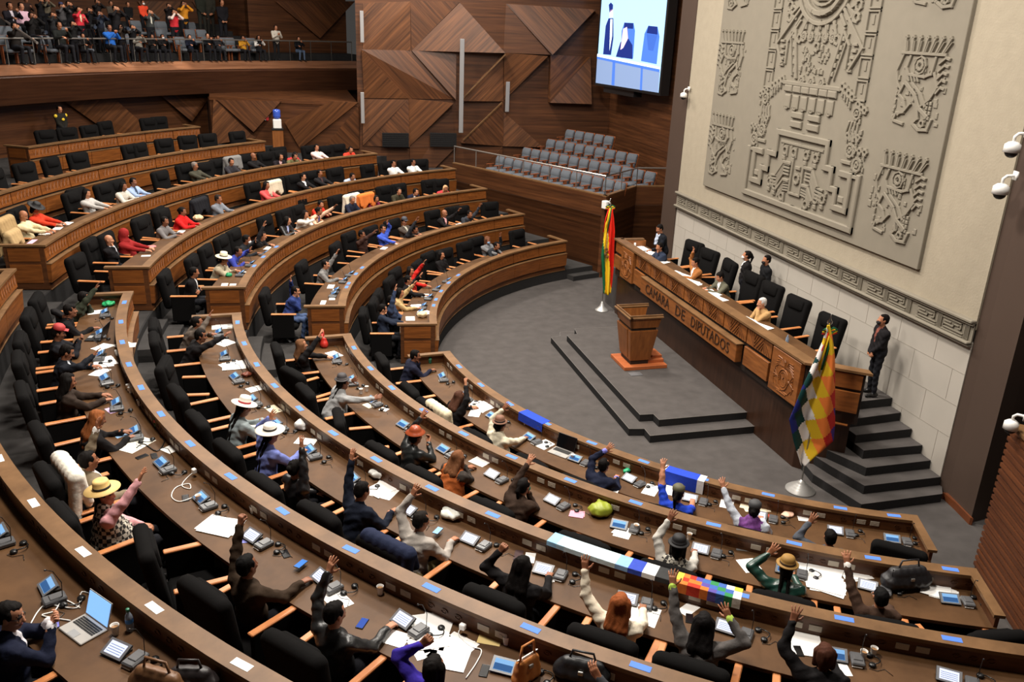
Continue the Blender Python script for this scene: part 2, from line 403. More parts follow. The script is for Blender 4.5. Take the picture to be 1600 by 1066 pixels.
# side wall behind the box seats, dark veneer
b = MB(); b.prism([(13.75, 24.0), (13.55, 34.9), (13.85, 34.9), (14.05, 24.0)][::-1], 0, 14); struct(b.build('wall_side', M_wallw))

# curved rear wall under and behind the press gallery
b = MB(); b.arc([(27.0, PL[7]-.2), (27.3, PL[7]-.2), (27.3, 5.9), (27.0, 5.9)], 108.5, 186, 40); struct(b.build('wall_left', M_wallw))
UA, UB = Vector((-2.55, 37.4)), WA
b = MB(); b.prism([UA, UB, UB+Vector((.05, .3)), UA+Vector((.05, .3))][::1], 0, 4.62); b.prism([UA, UA+Vector((.3, 0)), (-2.6, 40.5), (-2.9, 40.5)], 0, 4.62)
struct(b.build('wall_under_gallery', M_wallw))
b = MB(); b.prism([UA-Vector((0, .04)), UB-Vector((0, .04)), (3.3, 43.5), (-2.9, 43.5)], 4.62, 4.76); struct(b.build('trim_89', M_base))
un = Vector((UB.y-UA.y, UA.x-UB.x)).normalized()
if un.y > 0: un = -un
def ufacet(b, pts):
    vs = []; base = []
    for x, y, h in pts:
        p = atP(x, y, UA, UB); base.append(p); vs.append(Vector((p.x+un.x*h, p.y+un.y*h, p.z)))
    n = len(pts); b.add(vs+base, [tuple(range(n))]+[(i, (i+1) % n, n+(i+1) % n, n+i) for i in range(n)])
b = MB(); b.arc([(32.5, 4), (32.8, 4), (32.8, 14), (32.5, 14)], 118, 186, 40); b.arc([(28.6, 4), (28.9, 4), (28.9, 14), (28.6, 14)], 108.2, 118, 8)
b.arc([(28.6, 4), (32.8, 4), (32.8, 14), (28.6, 14)], 117.7, 118, 1); struct(b.build('wall_left_upper', M_wallw))
def wpt(x, y, off, R0=27.):   # on the curved wall
    d = ray(x, y); r = R0-off; a = d.x**2+d.y**2; bb = -2*(d.x*CX+d.y*CY); c = CX**2+CY**2-r*r
    D = bb*bb-4*a*c; t = (-bb+math.sqrt(D))/2/a; return CAM+d*t
def cfacet(b, pts, R0=27.):
    vs = [wpt(*p, R0) for p in pts]; base = [wpt(p[0], p[1], 0, R0) for p in pts]; n = len(pts)
    b.add(vs+base, [tuple(range(n))]+[(i, (i+1) % n, n+(i+1) % n, n+i) for i in range(n)])
b = MB()
for f in ([(100, 158, .15), (180, 155, .3), (262, 228, .15), (200, 228, .1)], 
          ): cfacet(b, f)
for f in ([(335, 155, .1), (400, 215, .1), (335, 225, .3)], [(447, 188, .3), (520, 158, .2), (560, 160, .1), (470, 232, .1)]): ufacet(b, f)
for f in ([(345, 60, .25), (398, 2, .5), (398, 60, .1)], [(215, 2, .1), (285, 2, .2), (250, 52, .2)]): cfacet(b, f, 32.5)
struct(b.build('trim_94', M_wallA))
b = MB()
for f in ([(252, 150, .15), (332, 146, .1), (300, 190, .3)],): cfacet(b, f)
for f in ([(505, 232, .1), (562, 165, .2), (562, 232, .1)], [(340, 156, .05), (440, 158, .1), (400, 205, .3)]): ufacet(b, f)
for f in ([(300, 2, .1), (395, 2, .45), (340, 60, .1)],): cfacet(b, f, 32.5)
for f in ([(430, 2, .1), (555, 2, .1), (500, 60, .25)],): cfacet(b, f, 28.6)
struct(b.build('trim_95', M_wallB))
b = MB(); w0 = wpt(332, 200, .1); t = polar(w0)[1]; b.arc([(26.9, PL[7]), (27.05, PL[7]), (27.05, 6), (26.9, 6)], t-.25, t+.25, 1); struct(b.build('trim_96', M_black))

# press gallery: slab veneer darkened for shade, sloping lip veneer coloured as lit from above, stepped floor
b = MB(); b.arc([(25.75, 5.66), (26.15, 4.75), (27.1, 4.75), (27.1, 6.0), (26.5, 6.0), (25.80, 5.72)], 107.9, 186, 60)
struct(b.build('wall_gallery_slab', wood('gallery_veneer_shaded', L(58, 34, 22), L(82, 50, 32), .4, scale=(.6, .6, 14))))
b = MB(); b.arc([(25.78, 5.725), (26.52, 6.005), (26.52, 6.02), (25.76, 5.74)], 107.9, 186, 60); struct(b.build('trim_97', wood('gallery_veneer_lit', L(110, 72, 50), L(150, 104, 76), .35, scale=(.6, .6, 14))))
GZ = 6.0
for j in range(6):
    r0 = 27.1 if j == 0 else 26.45+j*.95
    b = MB(); b.arc([(r0, GZ-.5), (r0+1.2, GZ-.5), (r0+1.2, GZ+.28*j), (r0, GZ+.28*j)], 118 if j > 1 else 108.2, 186, 40)
    struct(b.build('trim_%d' % (100+j), M_carpetd))
TAGS = {1: [189.76, 196.13, 202.4, 208.68, 215.0, 221.2, 227.4, 233.7, 240.2, 244.9], 2: [187.62, 193.34, 198.4, 204.0, 209.4, 214.7, 220.1, 225.3, 230.8, 236.0, 240.8, 245.4],
        3: [184.9, 190.0, 194.62, 198.91, 203.2, 207.56, 211.97, 216.57, 220.74, 225.0, 229.2, 233.6, 238.05, 242.4], 4: [183.2, 187.45, 191.43, 195.38, 199.1, 203.0, 207.0, 211.06, 215.06, 219.21, 223.2, 227.3, 231.2, 235.2, 239.2],
        5: [183.5, 187.3, 191.1, 195., 199., 203., 207., 211., 214.9, 218.9, 222.6, 226.5]}
# ------------------------------------------------------------------ curved desks
def desk(k, ta, tb, label, npan, ret=(1, 1)):
    r, z = RK[k], ZT[k]; f = PL[k]
    tm = (ta+tb)/2; root = thing('curved_desk', P3(r+.4, tm, f), R(tm), label, 'desk', 'curved delegates\' desks')
    inv = root.matrix_world  # identity until update; parts are built in world space and re-based below
    Ti = (Matrix.Translation(root.location) @ Matrix.Rotation(R(tm), 4, 'Z')).inverted()
    def put(b, name, m, parent=root, lab=None):
        if parent is root: b.v = [tuple(Ti @ Vector(v)) for v in b.v]
        else: b.v = [tuple(Ti @ Vector(v)) for v in b.v]
        o = b.build(name, m, parent)
        if lab: o['label'] = lab
        return o
    A, B = min(ta, tb), max(ta, tb); n = max(6, int((B-A)*r*PI/180/.35))
    b = MB(); b.arc([(r-.03, z-.045), (r+.15, z-.045), (r+.15, z), (r-.03, z)], A, B, n); put(b, 'ledge', M_cap)
    b = MB(); b.arc([(r+.03, z-.93), (r+.12, z-.93), (r+.12, z-.045), (r+.05, z-.045)], A+.05, B-.05, n); put(b, 'core', M_gap)
    b = MB(); b.arc([(r+.12, z-.27), (r+.84, z-.27), (r+.84, z-.225), (r+.12, z-.225)], A+.02, B-.02, n)
    put(b, 'desktop', M_top)
    b = MB(); b.arc([(r+.118, z-.225), (r+.135, z-.225), (r+.135, z-.05), (r+.118, z-.05)], A+.1, B-.1, n)
    if A > 179:
        for ts in TAGS[k]:
            for q in range(3): tq = ts+(.05+.16*q)*57.3/r; b.tube([P3(r+.14, tq+.04*math.cos(w_)*57.3/r, z-.135+.026*math.sin(w_)) for w_ in [PI*i/3 for i in range(7)]], .006, 3, cap=False); b.box((0, 0, 0), (.006, .03, .02), Tm(P3(r+.137, tq, z-.135), R(tq)))
    put(b, 'inner_board', M_base)
    b = MB(); b.arc([(r+.0, f), (r+.12, f), (r+.12, f+.14), (r+.02, f+.14)], A+.05, B-.05, n)
    put(b, 'plinth', M_base)
    b = MB(); b.arc([(r-.015, f), (r+.005, f), (r+.005, f+.015), (r-.015, f+.015)], A+.05, B-.05, n); put(b, 'plinth_bead', M_cap)
    st = (B-A)/npan; g = .9/r
    for i in range(npan):
        a0, a1 = A+i*st+g, A+(i+1)*st-g
        q = max(2, n//npan)
        b = MB(); b.arc([(r-.005, z-.36), (r+.06, z-.36), (r+.06, z-.075), (r+.02, z-.075)], a0, a1, q); 
        # carved band: small raised chevrons
        up = put(b, 'upper_panel', M_pan)
        b = MB(); b.arc([(r-.075, z-.43), (r-.045, z-.83), (r+.05, z-.83), (r+.05, z-.43)][::-1], a0-g*.4, a1+g*.4, q)
        lp = put(b, 'lower_panel', M_pan)
        b = MB(); b.arc([(r-.085, z-.43), (r+.05, z-.43), (r+.05, z-.415), (r-.085, z-.415)], a0-g*.7, a1+g*.7, q)
        put(b, 'panel_ledge', M_cap, lp)
        mb = MB(); da = a1-a0
        for c in range(7):
            u = a0+da*(c+.8)/8.2
            for (p0, p1) in (((u-.07*da, .12), (u, .30)), ((u, .30), (u+.05*da, .14))):
                pts = []
                for (uu, zz) in (p0, p1):
                    t = (zz-.075)/.285; pts.append(P3(r+.02-.025*t-.004, uu, z-zz))
                mb.tube(pts, .005, 3, cap=False)
        put(mb, 'carving', M_pan, up)
    for e, (t, s) in enumerate(((A, -1), (B, 1))):
        d = s*1.2/r
        # end cheek with two inset panels, raised return ledge
        b = MB(); b.arc([(r+.02, f+.02), (r+.82, f+.02), (r+.82, z-.05), (r+.02, z-.05)], *(sorted((t, t-d*2))), 1); ch = put(b, 'end_cheek', M_base)
        b = MB(); b.arc([(r-.03, z-.04), (r+.9, z-.04), (r+.9, z+.001), (r-.03, z+.001)], *(sorted((t+d*.8, t-s*5.8/r))), 1); put(b, 'end_ledge', M_cap)
        for (za, zb) in ((z-.36, z-.08), (z-.83, z-.43)):
            b = MB(); b.arc([(r+.12, za), (r+.74, za), (r+.74, zb), (r+.12, zb)], *(sorted((t+d*.02, t+d*(.8 if zb < z-.4 else .5)))), 1); put(b, 'end_panel', M_pan, ch)
    return root, put
FS = [0, 173.1, 174.0, 174.9, 174.0, 173.4, 166, 149.6]; FE = [0, 112.0, 113, 113.3, 113.2, 120.6, 130.6, 131.7]
MS = [0, 184.3, 183.4, 182.4, 180.6, 179.4]; ME = [0, 247, 247, 247, 247, 247]
ordn = ['', 'innermost', 'second', 'third', 'fourth', 'fifth', 'sixth', 'topmost']
DESK = {}
for k in range(1, 8):
    w = (FS[k]-FE[k])*R(1)*RK[k]; npn = round(w/1.27)
    DESK['F%d' % k] = desk(k, FS[k], FE[k], '%s curved wooden desk row beyond the aisle, carved panels facing the floor' % ordn[k], npn)
    if k < 6:
        w = (ME[k]-MS[k])*R(1)*RK[k]
        DESK['M%d' % k] = desk(k, MS[k], ME[k], '%s curved wooden desk row on the near side of the aisle' % ordn[k], round(w/1.27))
# ------------------------------------------------------------------ relief panel on the rostrum wall (generic stepped-geometry carving)
rnd = random.Random(5)
pY0, pY1 = 21.77, 12.97; pZ0 = 3.90
b = MB(); b.box((XW-.03, (pY0+pY1)/2, (pZ0+13.4)/2), (.1, pY0-pY1, 13.4-pZ0), bev=.01)
panel = b.build('relief_panel', M_stone); tag(panel, 'large grey stone relief panel with raised geometric carvings on the wall', 'relief')
D0 = XW-.08
def S(b, pts, w=.05, h=.045):
    w *= 1.18
    for (p, q) in zip(pts[:-1], pts[1:]): bar(b, p[0], p[1], q[0], q[1], w, D0, h*rnd.uniform(.93, 1.07))
def blk(b, y, z, w, hh, h=.05):
    h *= rnd.uniform(.9, 1.1); e = min(w, hh)/2
    bar(b, y, z-hh/2+e-.001, y, z+hh/2-e+.001, w, D0, h) if w <= hh else bar(b, y-w/2+e, z, y+w/2-e, z, hh, D0, h)
def ring(b, y, z, r, w=.035, h=.045, n=10):
    S(b, [(y+r*math.cos(2*PI*i/n), z+r*math.sin(2*PI*i/n)) for i in range(n+1)], w, h)
def spiral(b, y, z, s, fl=1, w=.045):
    S(b, [(y, z), (y, z+s), (y+fl*s, z+s), (y+fl*s, z-.2*s), (y+fl*.4*s, z-.2*s), (y+fl*.4*s, z+.5*s), (y+fl*.65*s, z+.5*s)], w)
def figure(b, y, z, s, fl, v):
    """abstract stepping figure: crest of bars, ringed mask, slanting bands, zigzag legs"""
    q = lambda pts: [(y+fl*1.4*p[0]*s, z+p[1]*s) for p in pts]
    for i in range(7):
        u = -.34+i*.12
        S(b, q([(u, .8), (u-.03+.02*i, 1.02)]), .045*s)
        S(b, q([(u+.035, .8), (u+.01+.02*i, .98)]), .02*s)
        ring(b, *q([(u-.03+.02*i, 1.05)])[0], .028*s, .03*s, n=6)
    S(b, q([(-.4, .77), (.44, .77)]), .05*s)
    ring(b, *q([(.0, .56)])[0], .075*s, .05*s); ring(b, *q([(.0, .56)])[0], .16*s, .03*s, n=8)
    S(b, q([(-.22, .7), (-.26, .5), (-.2, .38), (.12, .36), (.24, .42), (.27, .7)]), .05*s)
    for i in range(4): S(b, q([(-.2+i*.06, .36), (-.16+i*.06, .27)]), .03*s)
    S(b, q([(-.36, .72), (-.44, .44), (-.38, .2), (-.3, .1)]), .035*s)            # staff
    S(b, q([(-.22, .22), (.0, .02), (.12, -.2), (.3, -.34)]), .07*s); S(b, q([(-.1, .24), (.12, .04), (.24, -.16)]), .05*s)
    S(b, q([(-.26, .18), (-.32, .0), (-.2, -.1), (-.14, -.24), (-.26, -.38)]), .05*s)
    S(b, q([(.3, .44), (.4, .2), (.3, -.02), (.16, -.16)]), .05*s)                # wing
    for i in range(5): S(b, q([(.36+.01*i, .62-.13*i), (.46, .72-.13*i), (.52, .7-.13*i)]), .045*s)
    for i in range(4):
        for j in range(2): blk(b, y+fl*(.38+.09*j)*s, z+(-.1-.09*i)*s, .065*s, .065*s, .035)
    S(b, q([(-.06, -.16), (-.16, -.32), (-.3, -.36), (-.34, -.5), (-.14, -.54)]), .05*s)
    S(b, q([(.1, -.2), (.14, -.4), (.06, -.5), (.2, -.6), (.36, -.58), (.4, -.4)]), .055*s)
    ring(b, *q([(.24, -.48)])[0], .06*s, .04*s, n=7)
    for i in range(6): blk(b, y-fl*.52*s, z+(.3-.15*i)*s, .05*s, .09*s, .035)
    for i in range(14): blk(b, y+fl*rnd.uniform(-.2, .3)*s, z+rnd.uniform(-.1, .7)*s, .03*s, .05*s, .03)
for row, zc in enumerate((4.88, 6.98, 9.1, 11.2)):
    b = MB(); figure(b, 13.92, zc, .97, -1, row)
    for i in range(26): blk(b, 13.92+rnd.uniform(-.75, .75), zc+rnd.uniform(-.5, .7), rnd.uniform(.04, .1), rnd.uniform(.04, .14), .022)
    b.build('side_figure', M_stone, panel)
for row, zc in enumerate((4.88, 6.98, 9.1, 11.2)):
    b = MB(); figure(b, 20.98, zc, .95, 1, row)
    for i in range(26): blk(b, 20.98+rnd.uniform(-.7, .6), zc+rnd.uniform(-.5, .7), rnd.uniform(.04, .1), rnd.uniform(.04, .14), .022)
    b.build('side_figure', M_stone, panel)
b = MB(); c0 = 17.27
def sym(pts, w, h):
    for s_ in (1, -1): S(b, [(c0+s_*p[0], p[1]) for p in pts], w, h)
sym([(0, 4.17), (2.2, 4.17), (2.2, 5.25)], .12, .07)
sym([(0, 5.8), (1.0, 5.8), (1.0, 5.28), (1.28, 5.28), (1.28, 4.88), (1.52, 4.88), (1.52, 4.52), (1.93, 4.52), (1.93, 5.25), (1.62, 5.25)], .12, .07)
sym([(.0, 5.6), (.82, 5.6)], .05, .03); sym([(1.7, 4.72), (1.76, 4.72)], .12, .05)
for s_ in (1, -1):
    for k in range(4):
        o = .075*k
        S(b, [(c0+s_*.34, 5.12-o), (c0+s_*.55, 5.12-o), (c0+s_*.8, 4.8-o), (c0+s_*1.05, 4.78-o)], .04, .05)
        S(b, [(c0+s_*.28, 4.72-o*.8), (c0+s_*.48, 4.7-o*.8), (c0+s_*.66, 4.48-o*.6)], .035, .045)
    S(b, [(c0+s_*.3, 5.16), (c0+s_*.58, 5.16), (c0+s_*.84, 4.84)], .06, .07); S(b, [(c0+s_*.3, 4.76), (c0+s_*.5, 4.76), (c0+s_*.72, 4.5)], .06, .07)
    for (yy, zz) in ((.25, 5.42), (.62, 5.42), (.85, 4.55), (.5, 4.36), (1.1, 4.6)):
        ring(b, c0+s_*yy, zz, .085, .045); blk(b, c0+s_*yy, zz-.17, .12, .1); blk(b, c0+s_*(yy+.1), zz+.1, .05, .08); S(b, [(c0+s_*(yy-.1), zz-.1), (c0+s_*(yy-.1), zz+.1)], .03)
    for (yy, zz) in ((1.75, 5.75), (2.05, 5.5)):       # masks on top of the frame ends
        ring(b, c0+s_*yy, zz, .13, .055); ring(b, c0+s_*yy, zz, .05, .04, n=6); blk(b, c0+s_*(yy-.05), zz-.25, .34, .08)
        for i in range(3): ring(b, c0+s_*(yy-.15+.17*i), zz+.28, .06, .04, n=6); S(b, [(c0+s_*(yy-.15+.17*i), zz+.15), (c0+s_*(yy-.15+.17*i), zz+.24)], .035)
        for i in range(6): blk(b, c0+s_*(yy+rnd.uniform(-.22, .22)), zz+rnd.uniform(-.2, .2), .05, .09, .03)
sym([(0, 4.5), (.22, 4.5), (.22, 5.2)], .05, .05); ring(b, c0, 4.85, .1, .05); blk(b, c0, 5.1, .2, .08)
b.build('stepped_frame', M_stone, panel)
b = MB()
for i in (-1, 1): blk(b, c0+i*.33, 6.04, .44, .15, .06); blk(b, c0+i*.33, 6.24, .44, .14, .06)
for i in range(6):
    blk(b, c0+(i-2.5)*.33, 6.52, .24, .3, .05); ring(b, c0+(i-2.5)*.33, 6.42, .07, .03)
    blk(b, c0+(i-2.5)*.34, 6.80, .31, .15, .055)
for i in range(3): ring(b, c0+(i-1)*.38, 7.0, .09, .05, n=6); blk(b, c0+(i-1)*.38, 7.0, .07, .07)
S(b, [(c0+1.05, 6.92), (c0-1.05, 6.92)], .08, .05)
for s_ in (1, -1):
    S(b, [(c0+s_*.62, 7.06), (c0+s_*.9, 8.1)], .07, .055); S(b, [(c0+s_*.8, 7.1), (c0+s_*1.08, 8.0)], .04, .045)
    for i in range(5): blk(b, c0+s_*(.72+.055*i), 7.2+.18*i, .09, .1, .045)
    S(b, [(c0+s_*1.3, 7.35), (c0+s_*1.6, 7.75), (c0+s_*.8, 8.5)], .06, .06); S(b, [(c0+s_*1.15, 7.35), (c0+s_*1.15, 7.8), (c0+s_*.75, 8.25)], .05, .05)
    for i in range(5): blk(b, c0+s_*(1.28+.02*i), 7.3+.13*i, .16, .06, .05)
    for i in range(4): ring(b, c0+s_*(1.15+.13*i), 6.98-.06*i, .07, .045, n=6); blk(b, c0+s_*(1.2+.1*i), 6.85-.07*i, .06, .14)
    for i in range(4): ring(b, c0+s_*(1.2+.05*i), 8.35+.22*i, .1, .045, n=7); S(b, [(c0+s_*(.95+.04*i), 8.3+.22*i), (c0+s_*(1.1+.04*i), 8.36+.22*i)], .05)
for i in range(5): ring(b, c0+(i-2)*.27, 7.93, .085, .05); ring(b, c0+(i-2)*.27, 7.93, .03, .03, n=5); blk(b, c0+(i-2)*.27, 8.14, .13, .12, .04); blk(b, c0+(i-2)*.27, 8.24, .05, .08, .04)
for i in range(46): blk(b, c0+rnd.uniform(-.5, .5), rnd.uniform(7.15, 7.75), rnd.uniform(.04, .09), rnd.uniform(.05, .13), rnd.uniform(.025, .05))
for r_, w_, h_ in ((1.0, .08, .06), (.78, .1, .09), (.6, .05, .06)):
    S(b, [(c0+r_*math.cos(a), 9.15+r_*.95*math.sin(a)) for a in [2*PI*i/28 for i in range(29)]], w_, h_)
for i in range(26):
    a = 2*PI*(i+.5)/26; S(b, [(c0+1.08*math.cos(a), 9.15+1.03*math.sin(a)), (c0+1.35*math.cos(a), 9.15+1.28*math.sin(a))], .06, .05)
    if i % 2: ring(b, c0+1.5*math.cos(a), 9.15+1.42*math.sin(a), .09, .05, n=7)
blk(b, c0, 8.72, .4, .12, .06); blk(b, c0+.25, 9.0, .1, .12, .05); blk(b, c0-.25, 9.0, .1, .12, .05); blk(b, c0, 9.1, .12, .4, .06)
b.build('centre_carving', M_stone, panel)
for yy, s_ in ((19.05, 1), (15.5, -1)):
    b = MB()
    for i in range(10):
        z = 6.95+i*.44
        S(b, [(yy-.17, z-.19), (yy+.17, z-.19), (yy+.17, z+.19), (yy-.17, z+.19), (yy-.17, z-.19)], .03, .04); blk(b, yy, z+.03, .06, .18, .02)
    ring(b, yy, 6.5, .12, .05); ring(b, yy, 6.5, .05, .03, n=5)
    for i in range(4): S(b, [(yy+s_*(-.2+.1*i), 6.3), (yy+s_*(-.26+.12*i), 6.1), (yy+s_*(-.2+.12*i), 5.95)], .05)
    for i in range(3): ring(b, yy+s_*(.0+.12*i), 6.68-.05*i, .06, .04, n=6)
    for i in range(10): blk(b, yy+rnd.uniform(-.25, .25), rnd.uniform(6.1, 6.6), .06, .09, .035)
    b.build('border_carving', M_stone, panel)

# ------------------------------------------------------------------ rostrum floor and stairs
b = MB(); b.prism([(9.5, 13.05), (11.58, 13.05), (11.58, 23.42), (9.5, 23.42)], 0, 1.24); struct(b.build('trim_110', M_carpet))
st = [[(10.81, 12.94), (11.58, 12.99)], [(10.61, 12.59), (11.58, 12.68)], [(10.33, 12.28), (11.58, 12.31)], [(10.06, 11.99), (11.58, 11.96)],
      [(10.0, 12.06), (10.16, 11.67), (11.58, 11.68)], [(9.75, 12.16), (9.93, 11.36), (11.58, 11.36)], [(9.45, 12.2), (9.68, 11.06), (11.42, 11.08)]]
for i, e in enumerate(st):
    z = 1.24-i*.177
    poly = [*e, (11.58, 13.045), (9.6, 13.045)] if i < 6 else [*e, (11.6, 11.3), (11.58, 13.045), (9.6, 13.045)]
    if i < 4: poly = [(10.3, e[0][1]), e[1], (11.58, 13.045), (10.3, 13.045)]
    b = MB(); b.prism(poly, 0, z-.004); struct(b.build('trim_%d' % (111+2*i), M_carpetd))
    b = MB(); b.prism(poly, z-.004, z); struct(b.build('trim_%d' % (112+2*i), M_carpet))

# ------------------------------------------------------------------ rostrum (presiding bench)
ro = thing('rostrum', (9.9, 17.5, 0), 0, 'long wooden presiding bench with carved crests and raised lettering before the stone wall', 'bench')
rT = Matrix.Translation((-9.9, -17.5, 0))
def rput(b, name, m, parent=ro, smooth=False):
    b.v = [tuple(rT @ Vector(v)) for v in b.v]; return b.build(name, m, parent, smooth)
FX = 9.25; zt = 2.27
yl, yr = 22.42, 12.74
b = MB(); b.prism([(9.42, yl-.02), (9.42, yr+.1), (9.6, yr-.12), (10.1, 12.25), (10.1, 12.5), (9.6, 13.0), (9.6, yl-.02)], 0, 1.36); rput(b, 'dark_base', M_rosd)
b = MB(); b.prism([(9.34, yl), (9.34, yr+.05), (10.12, 12.1), (10.16, 12.3), (9.5, 12.9), (9.5, yl)], 1.2, zt-.05); rput(b, 'core', M_gap)
b = MB(); b.prism([(FX-.02, yl+.03), (FX-.02, yr-.02), (10.16, 11.98), (10.22, 12.18), (9.5, 12.84), (9.5, yl+.03)], zt-.045, zt); b.prism([(9.4, yl-.02), (10.1, yl-.05), (10.1, yl-.17), (9.4, yl-.15)][::-1], zt-.045, zt)
rput(b, 'ledge', M_cap)
b = MB(); b.prism([(9.48, yl-.1), (9.48, 12.9), (10.14, 12.35), (10.2, 12.9), (10.2, yl-.1)], 2.0, 2.04); rput(b, 'worktop', M_top)
b = MB(); b.prism([(9.6, yl-.1), (9.6, yl-.18), (10.15, yl-.18), (10.15, yl-.1)][::-1], 1.24, zt-.05); rput(b, 'end_cheek', M_ros)
def fpanel(y0, y1, z0, z1, x, name, t=.06):
    b = MB(); b.box((x+t/2, (y0+y1)/2, (z0+z1)/2), (t, abs(y0-y1), z1-z0), bev=.006); return rput(b, name, M_ros)
ys = [20.87-i*(20.87-13.88)/7 for i in range(8)]
for i in range(7):
    p = fpanel(ys[i]-.02, ys[i+1]+.02, 1.86, 2.2, FX+.03, 'band_panel')
    b = MB(); yc = (ys[i]+ys[i+1])/2
    for j in range(4):
        w = .12+.1*j
        for (a, c) in (((yc+.32-w*.0-.08*j, 2.17), (yc+.02-.0*j, 1.90)),):
            pass
    for j in range(3):
        b.tube([(FX+.024, yc+.4-.09*j, 2.17), (FX+.024, yc+.17-.0*j, 1.90+.07*j), (FX+.024, yc-.06+.09*j, 2.17)], .009, 4)
        b.tube([(FX+.024, yc+.08-.09*j, 1.89), (FX+.024, yc-.17, 2.17-.07*j), (FX+.024, yc-.42+.09*j, 1.89)], .009, 4)
    rput(b, 'carved_chevrons', M_base, p)
fpanel(20.87, 20.22, 1.38, 1.79, FX+.0, 'lower_panel'); fpanel(14.86, 13.9, 1.38, 1.79, FX+.0, 'lower_panel')
b = MB(); b.box((FX-.02, (20.13+15.0)/2, 1.565), (.16, 5.13, .40), bev=.01); beam = rput(b, 'lettered_beam', M_ros)
b = MB(); b.box((FX-.025, (20.13+15.0)/2, 1.78), (.18, 5.16, .022)); rput(b, 'beam_edge', M_cap, beam)
M_letter = mat('dark_bronze_letters', L(58, 36, 22), .5, metal=.3)
def lettering(txt, h, T, m, parent, name, width=None, ex=.012):
    cu = bpy.data.curves.new(name, 'FONT'); cu.body = txt; cu.size = 1; cu.extrude = 0; cu.resolution_u = 2; cu.align_x = 'LEFT'; cu.space_character = 1.05
    o = bpy.data.objects.new(name, cu); COL.objects.link(o); dg = bpy.context.evaluated_depsgraph_get()
    me = bpy.data.meshes.new_from_object(o.evaluated_get(dg)); bpy.data.objects.remove(o)
    xs = [v.co.x for v in me.vertices]; ysv = [v.co.y for v in me.vertices]
    x0, x1, y0, y1 = min(xs), max(xs), min(ysv), max(ysv)
    k = h/(y1-y0); kx = (width/(x1-x0)) if width else k
    vv = [((v.co.x-x0)*kx, (v.co.y-y0)*k, 0) for v in me.vertices]; ff = [tuple(p.vertices) for p in me.polygons]
    bpy.data.meshes.remove(me)
    b = MB(); n = len(vv); b.add([(v[0], v[1], ex) for v in vv], ff)
    from collections import Counter
    ec = Counter()
    for f in ff:
        for i in range(len(f)): ec[(f[i], f[(i+1) % len(f)])] += 1
    side = [(p, q) for (p, q) in ec if (q, p) not in ec]
    b.add(vv+[(v[0], v[1], ex) for v in vv], [(p, q, n+q, n+p) for p, q in side])
    b.v = [tuple(T @ Vector(v)) for v in b.v]
    return b.build(name, m, parent)
# text runs from far (left in view) to near: local x -> -Y, local y -> +Z, normal -> -X
def TX(x, y, z): return Matrix(((0, 0, -1, x), (-1, 0, 0, y), (0, 1, 0, z), (0, 0, 0, 1)))
for w, ya, yb in (('CAMARA', 19.78, 18.32), ('DE', 17.95, 17.45), ('DIPUTADOS', 17.1, 15.28)):
    lettering(w, .25, rT @ TX(FX-.101, ya, 1.455), M_letter, beam, 'letters', ya-yb)
def crest(yc, x, z0, z1, w):
    p = fpanel(yc+w/2, yc-w/2, z0, z1, x-.02, 'crest_panel', .1); p['label'] = 'carved shield panel'
    b = MB(); X = x-.022; zc = (z0+z1)/2-.02
    def tb(pts, r=.012): b.tube([(X, yc+u, zc+v) for u, v in pts], r, 5)
    tb([(.17*math.cos(a*PI/8), -.06+.21*math.sin(a*PI/8)) for a in range(17)], .016); tb([(.12*math.cos(a*PI/8), -.06+.15*math.sin(a*PI/8)) for a in range(17)], .008)
    tb([(-.1, -.12), (-.03, .0), (.02, -.06), (.08, .02), (.11, -.1)], .012)
    for s in (-1, 1):
        for j in range(5): tb([(s*.03, .2), (s*(.12+.02*j), .33-.035*j), (s*(.26+.015*j), .34-.06*j)], .012)      # spread wings
        for j in range(4): tb([(s*.14, -.16+.05*j), (s*(.3+.02*j), .12-.08*j), (s*(.34-.01*j), -.1-.05*j)], .010)   # flags at the sides
        tb([(s*.05, -.3), (s*.2, -.3), (s*.3, -.18)], .012)
    tb([(0, .18), (0, .3), (.04, .34)], .024); tb([(-.16, -.33), (.16, -.33)], .016)
    rput(b, 'carved_shield', M_ros, p)
crest(21.38, FX, 1.32, 2.2, .84); crest(13.3, FX, 1.32, 2.2, .98)
fpanel(22.36, 21.9, 1.9, 2.18, FX+.03, 'end_panel'); fpanel(22.36, 21.9, 1.45, 1.82, FX, 'end_panel')
# near return, angled panels
def qpanel(a, c, z0, z1, name, off):
    a = Vector(a); c = Vector(c); d = (c-a).normalized(); n = Vector((d.y, -d.x)); n = n if n.y < 0 else -n
    b = MB(); P = [a+n*off, c+n*off, c-n*.02, a-n*.02]
    if (P[1]-P[0]).cross(P[2]-P[1]) < 0: P = P[::-1]
    b.prism(P, z0, z1); return rput(b, name, M_ros)
qpanel((9.42, 12.66), (10.08, 12.12), 1.9, 2.19, 'side_panel', .02); qpanel((9.42, 12.66), (10.08, 12.12), 1.44, 1.84, 'side_panel', .05)
qpanel((9.45, 12.64), (10.0, 12.2), 1.16, 1.18, 'side_bead', .06)

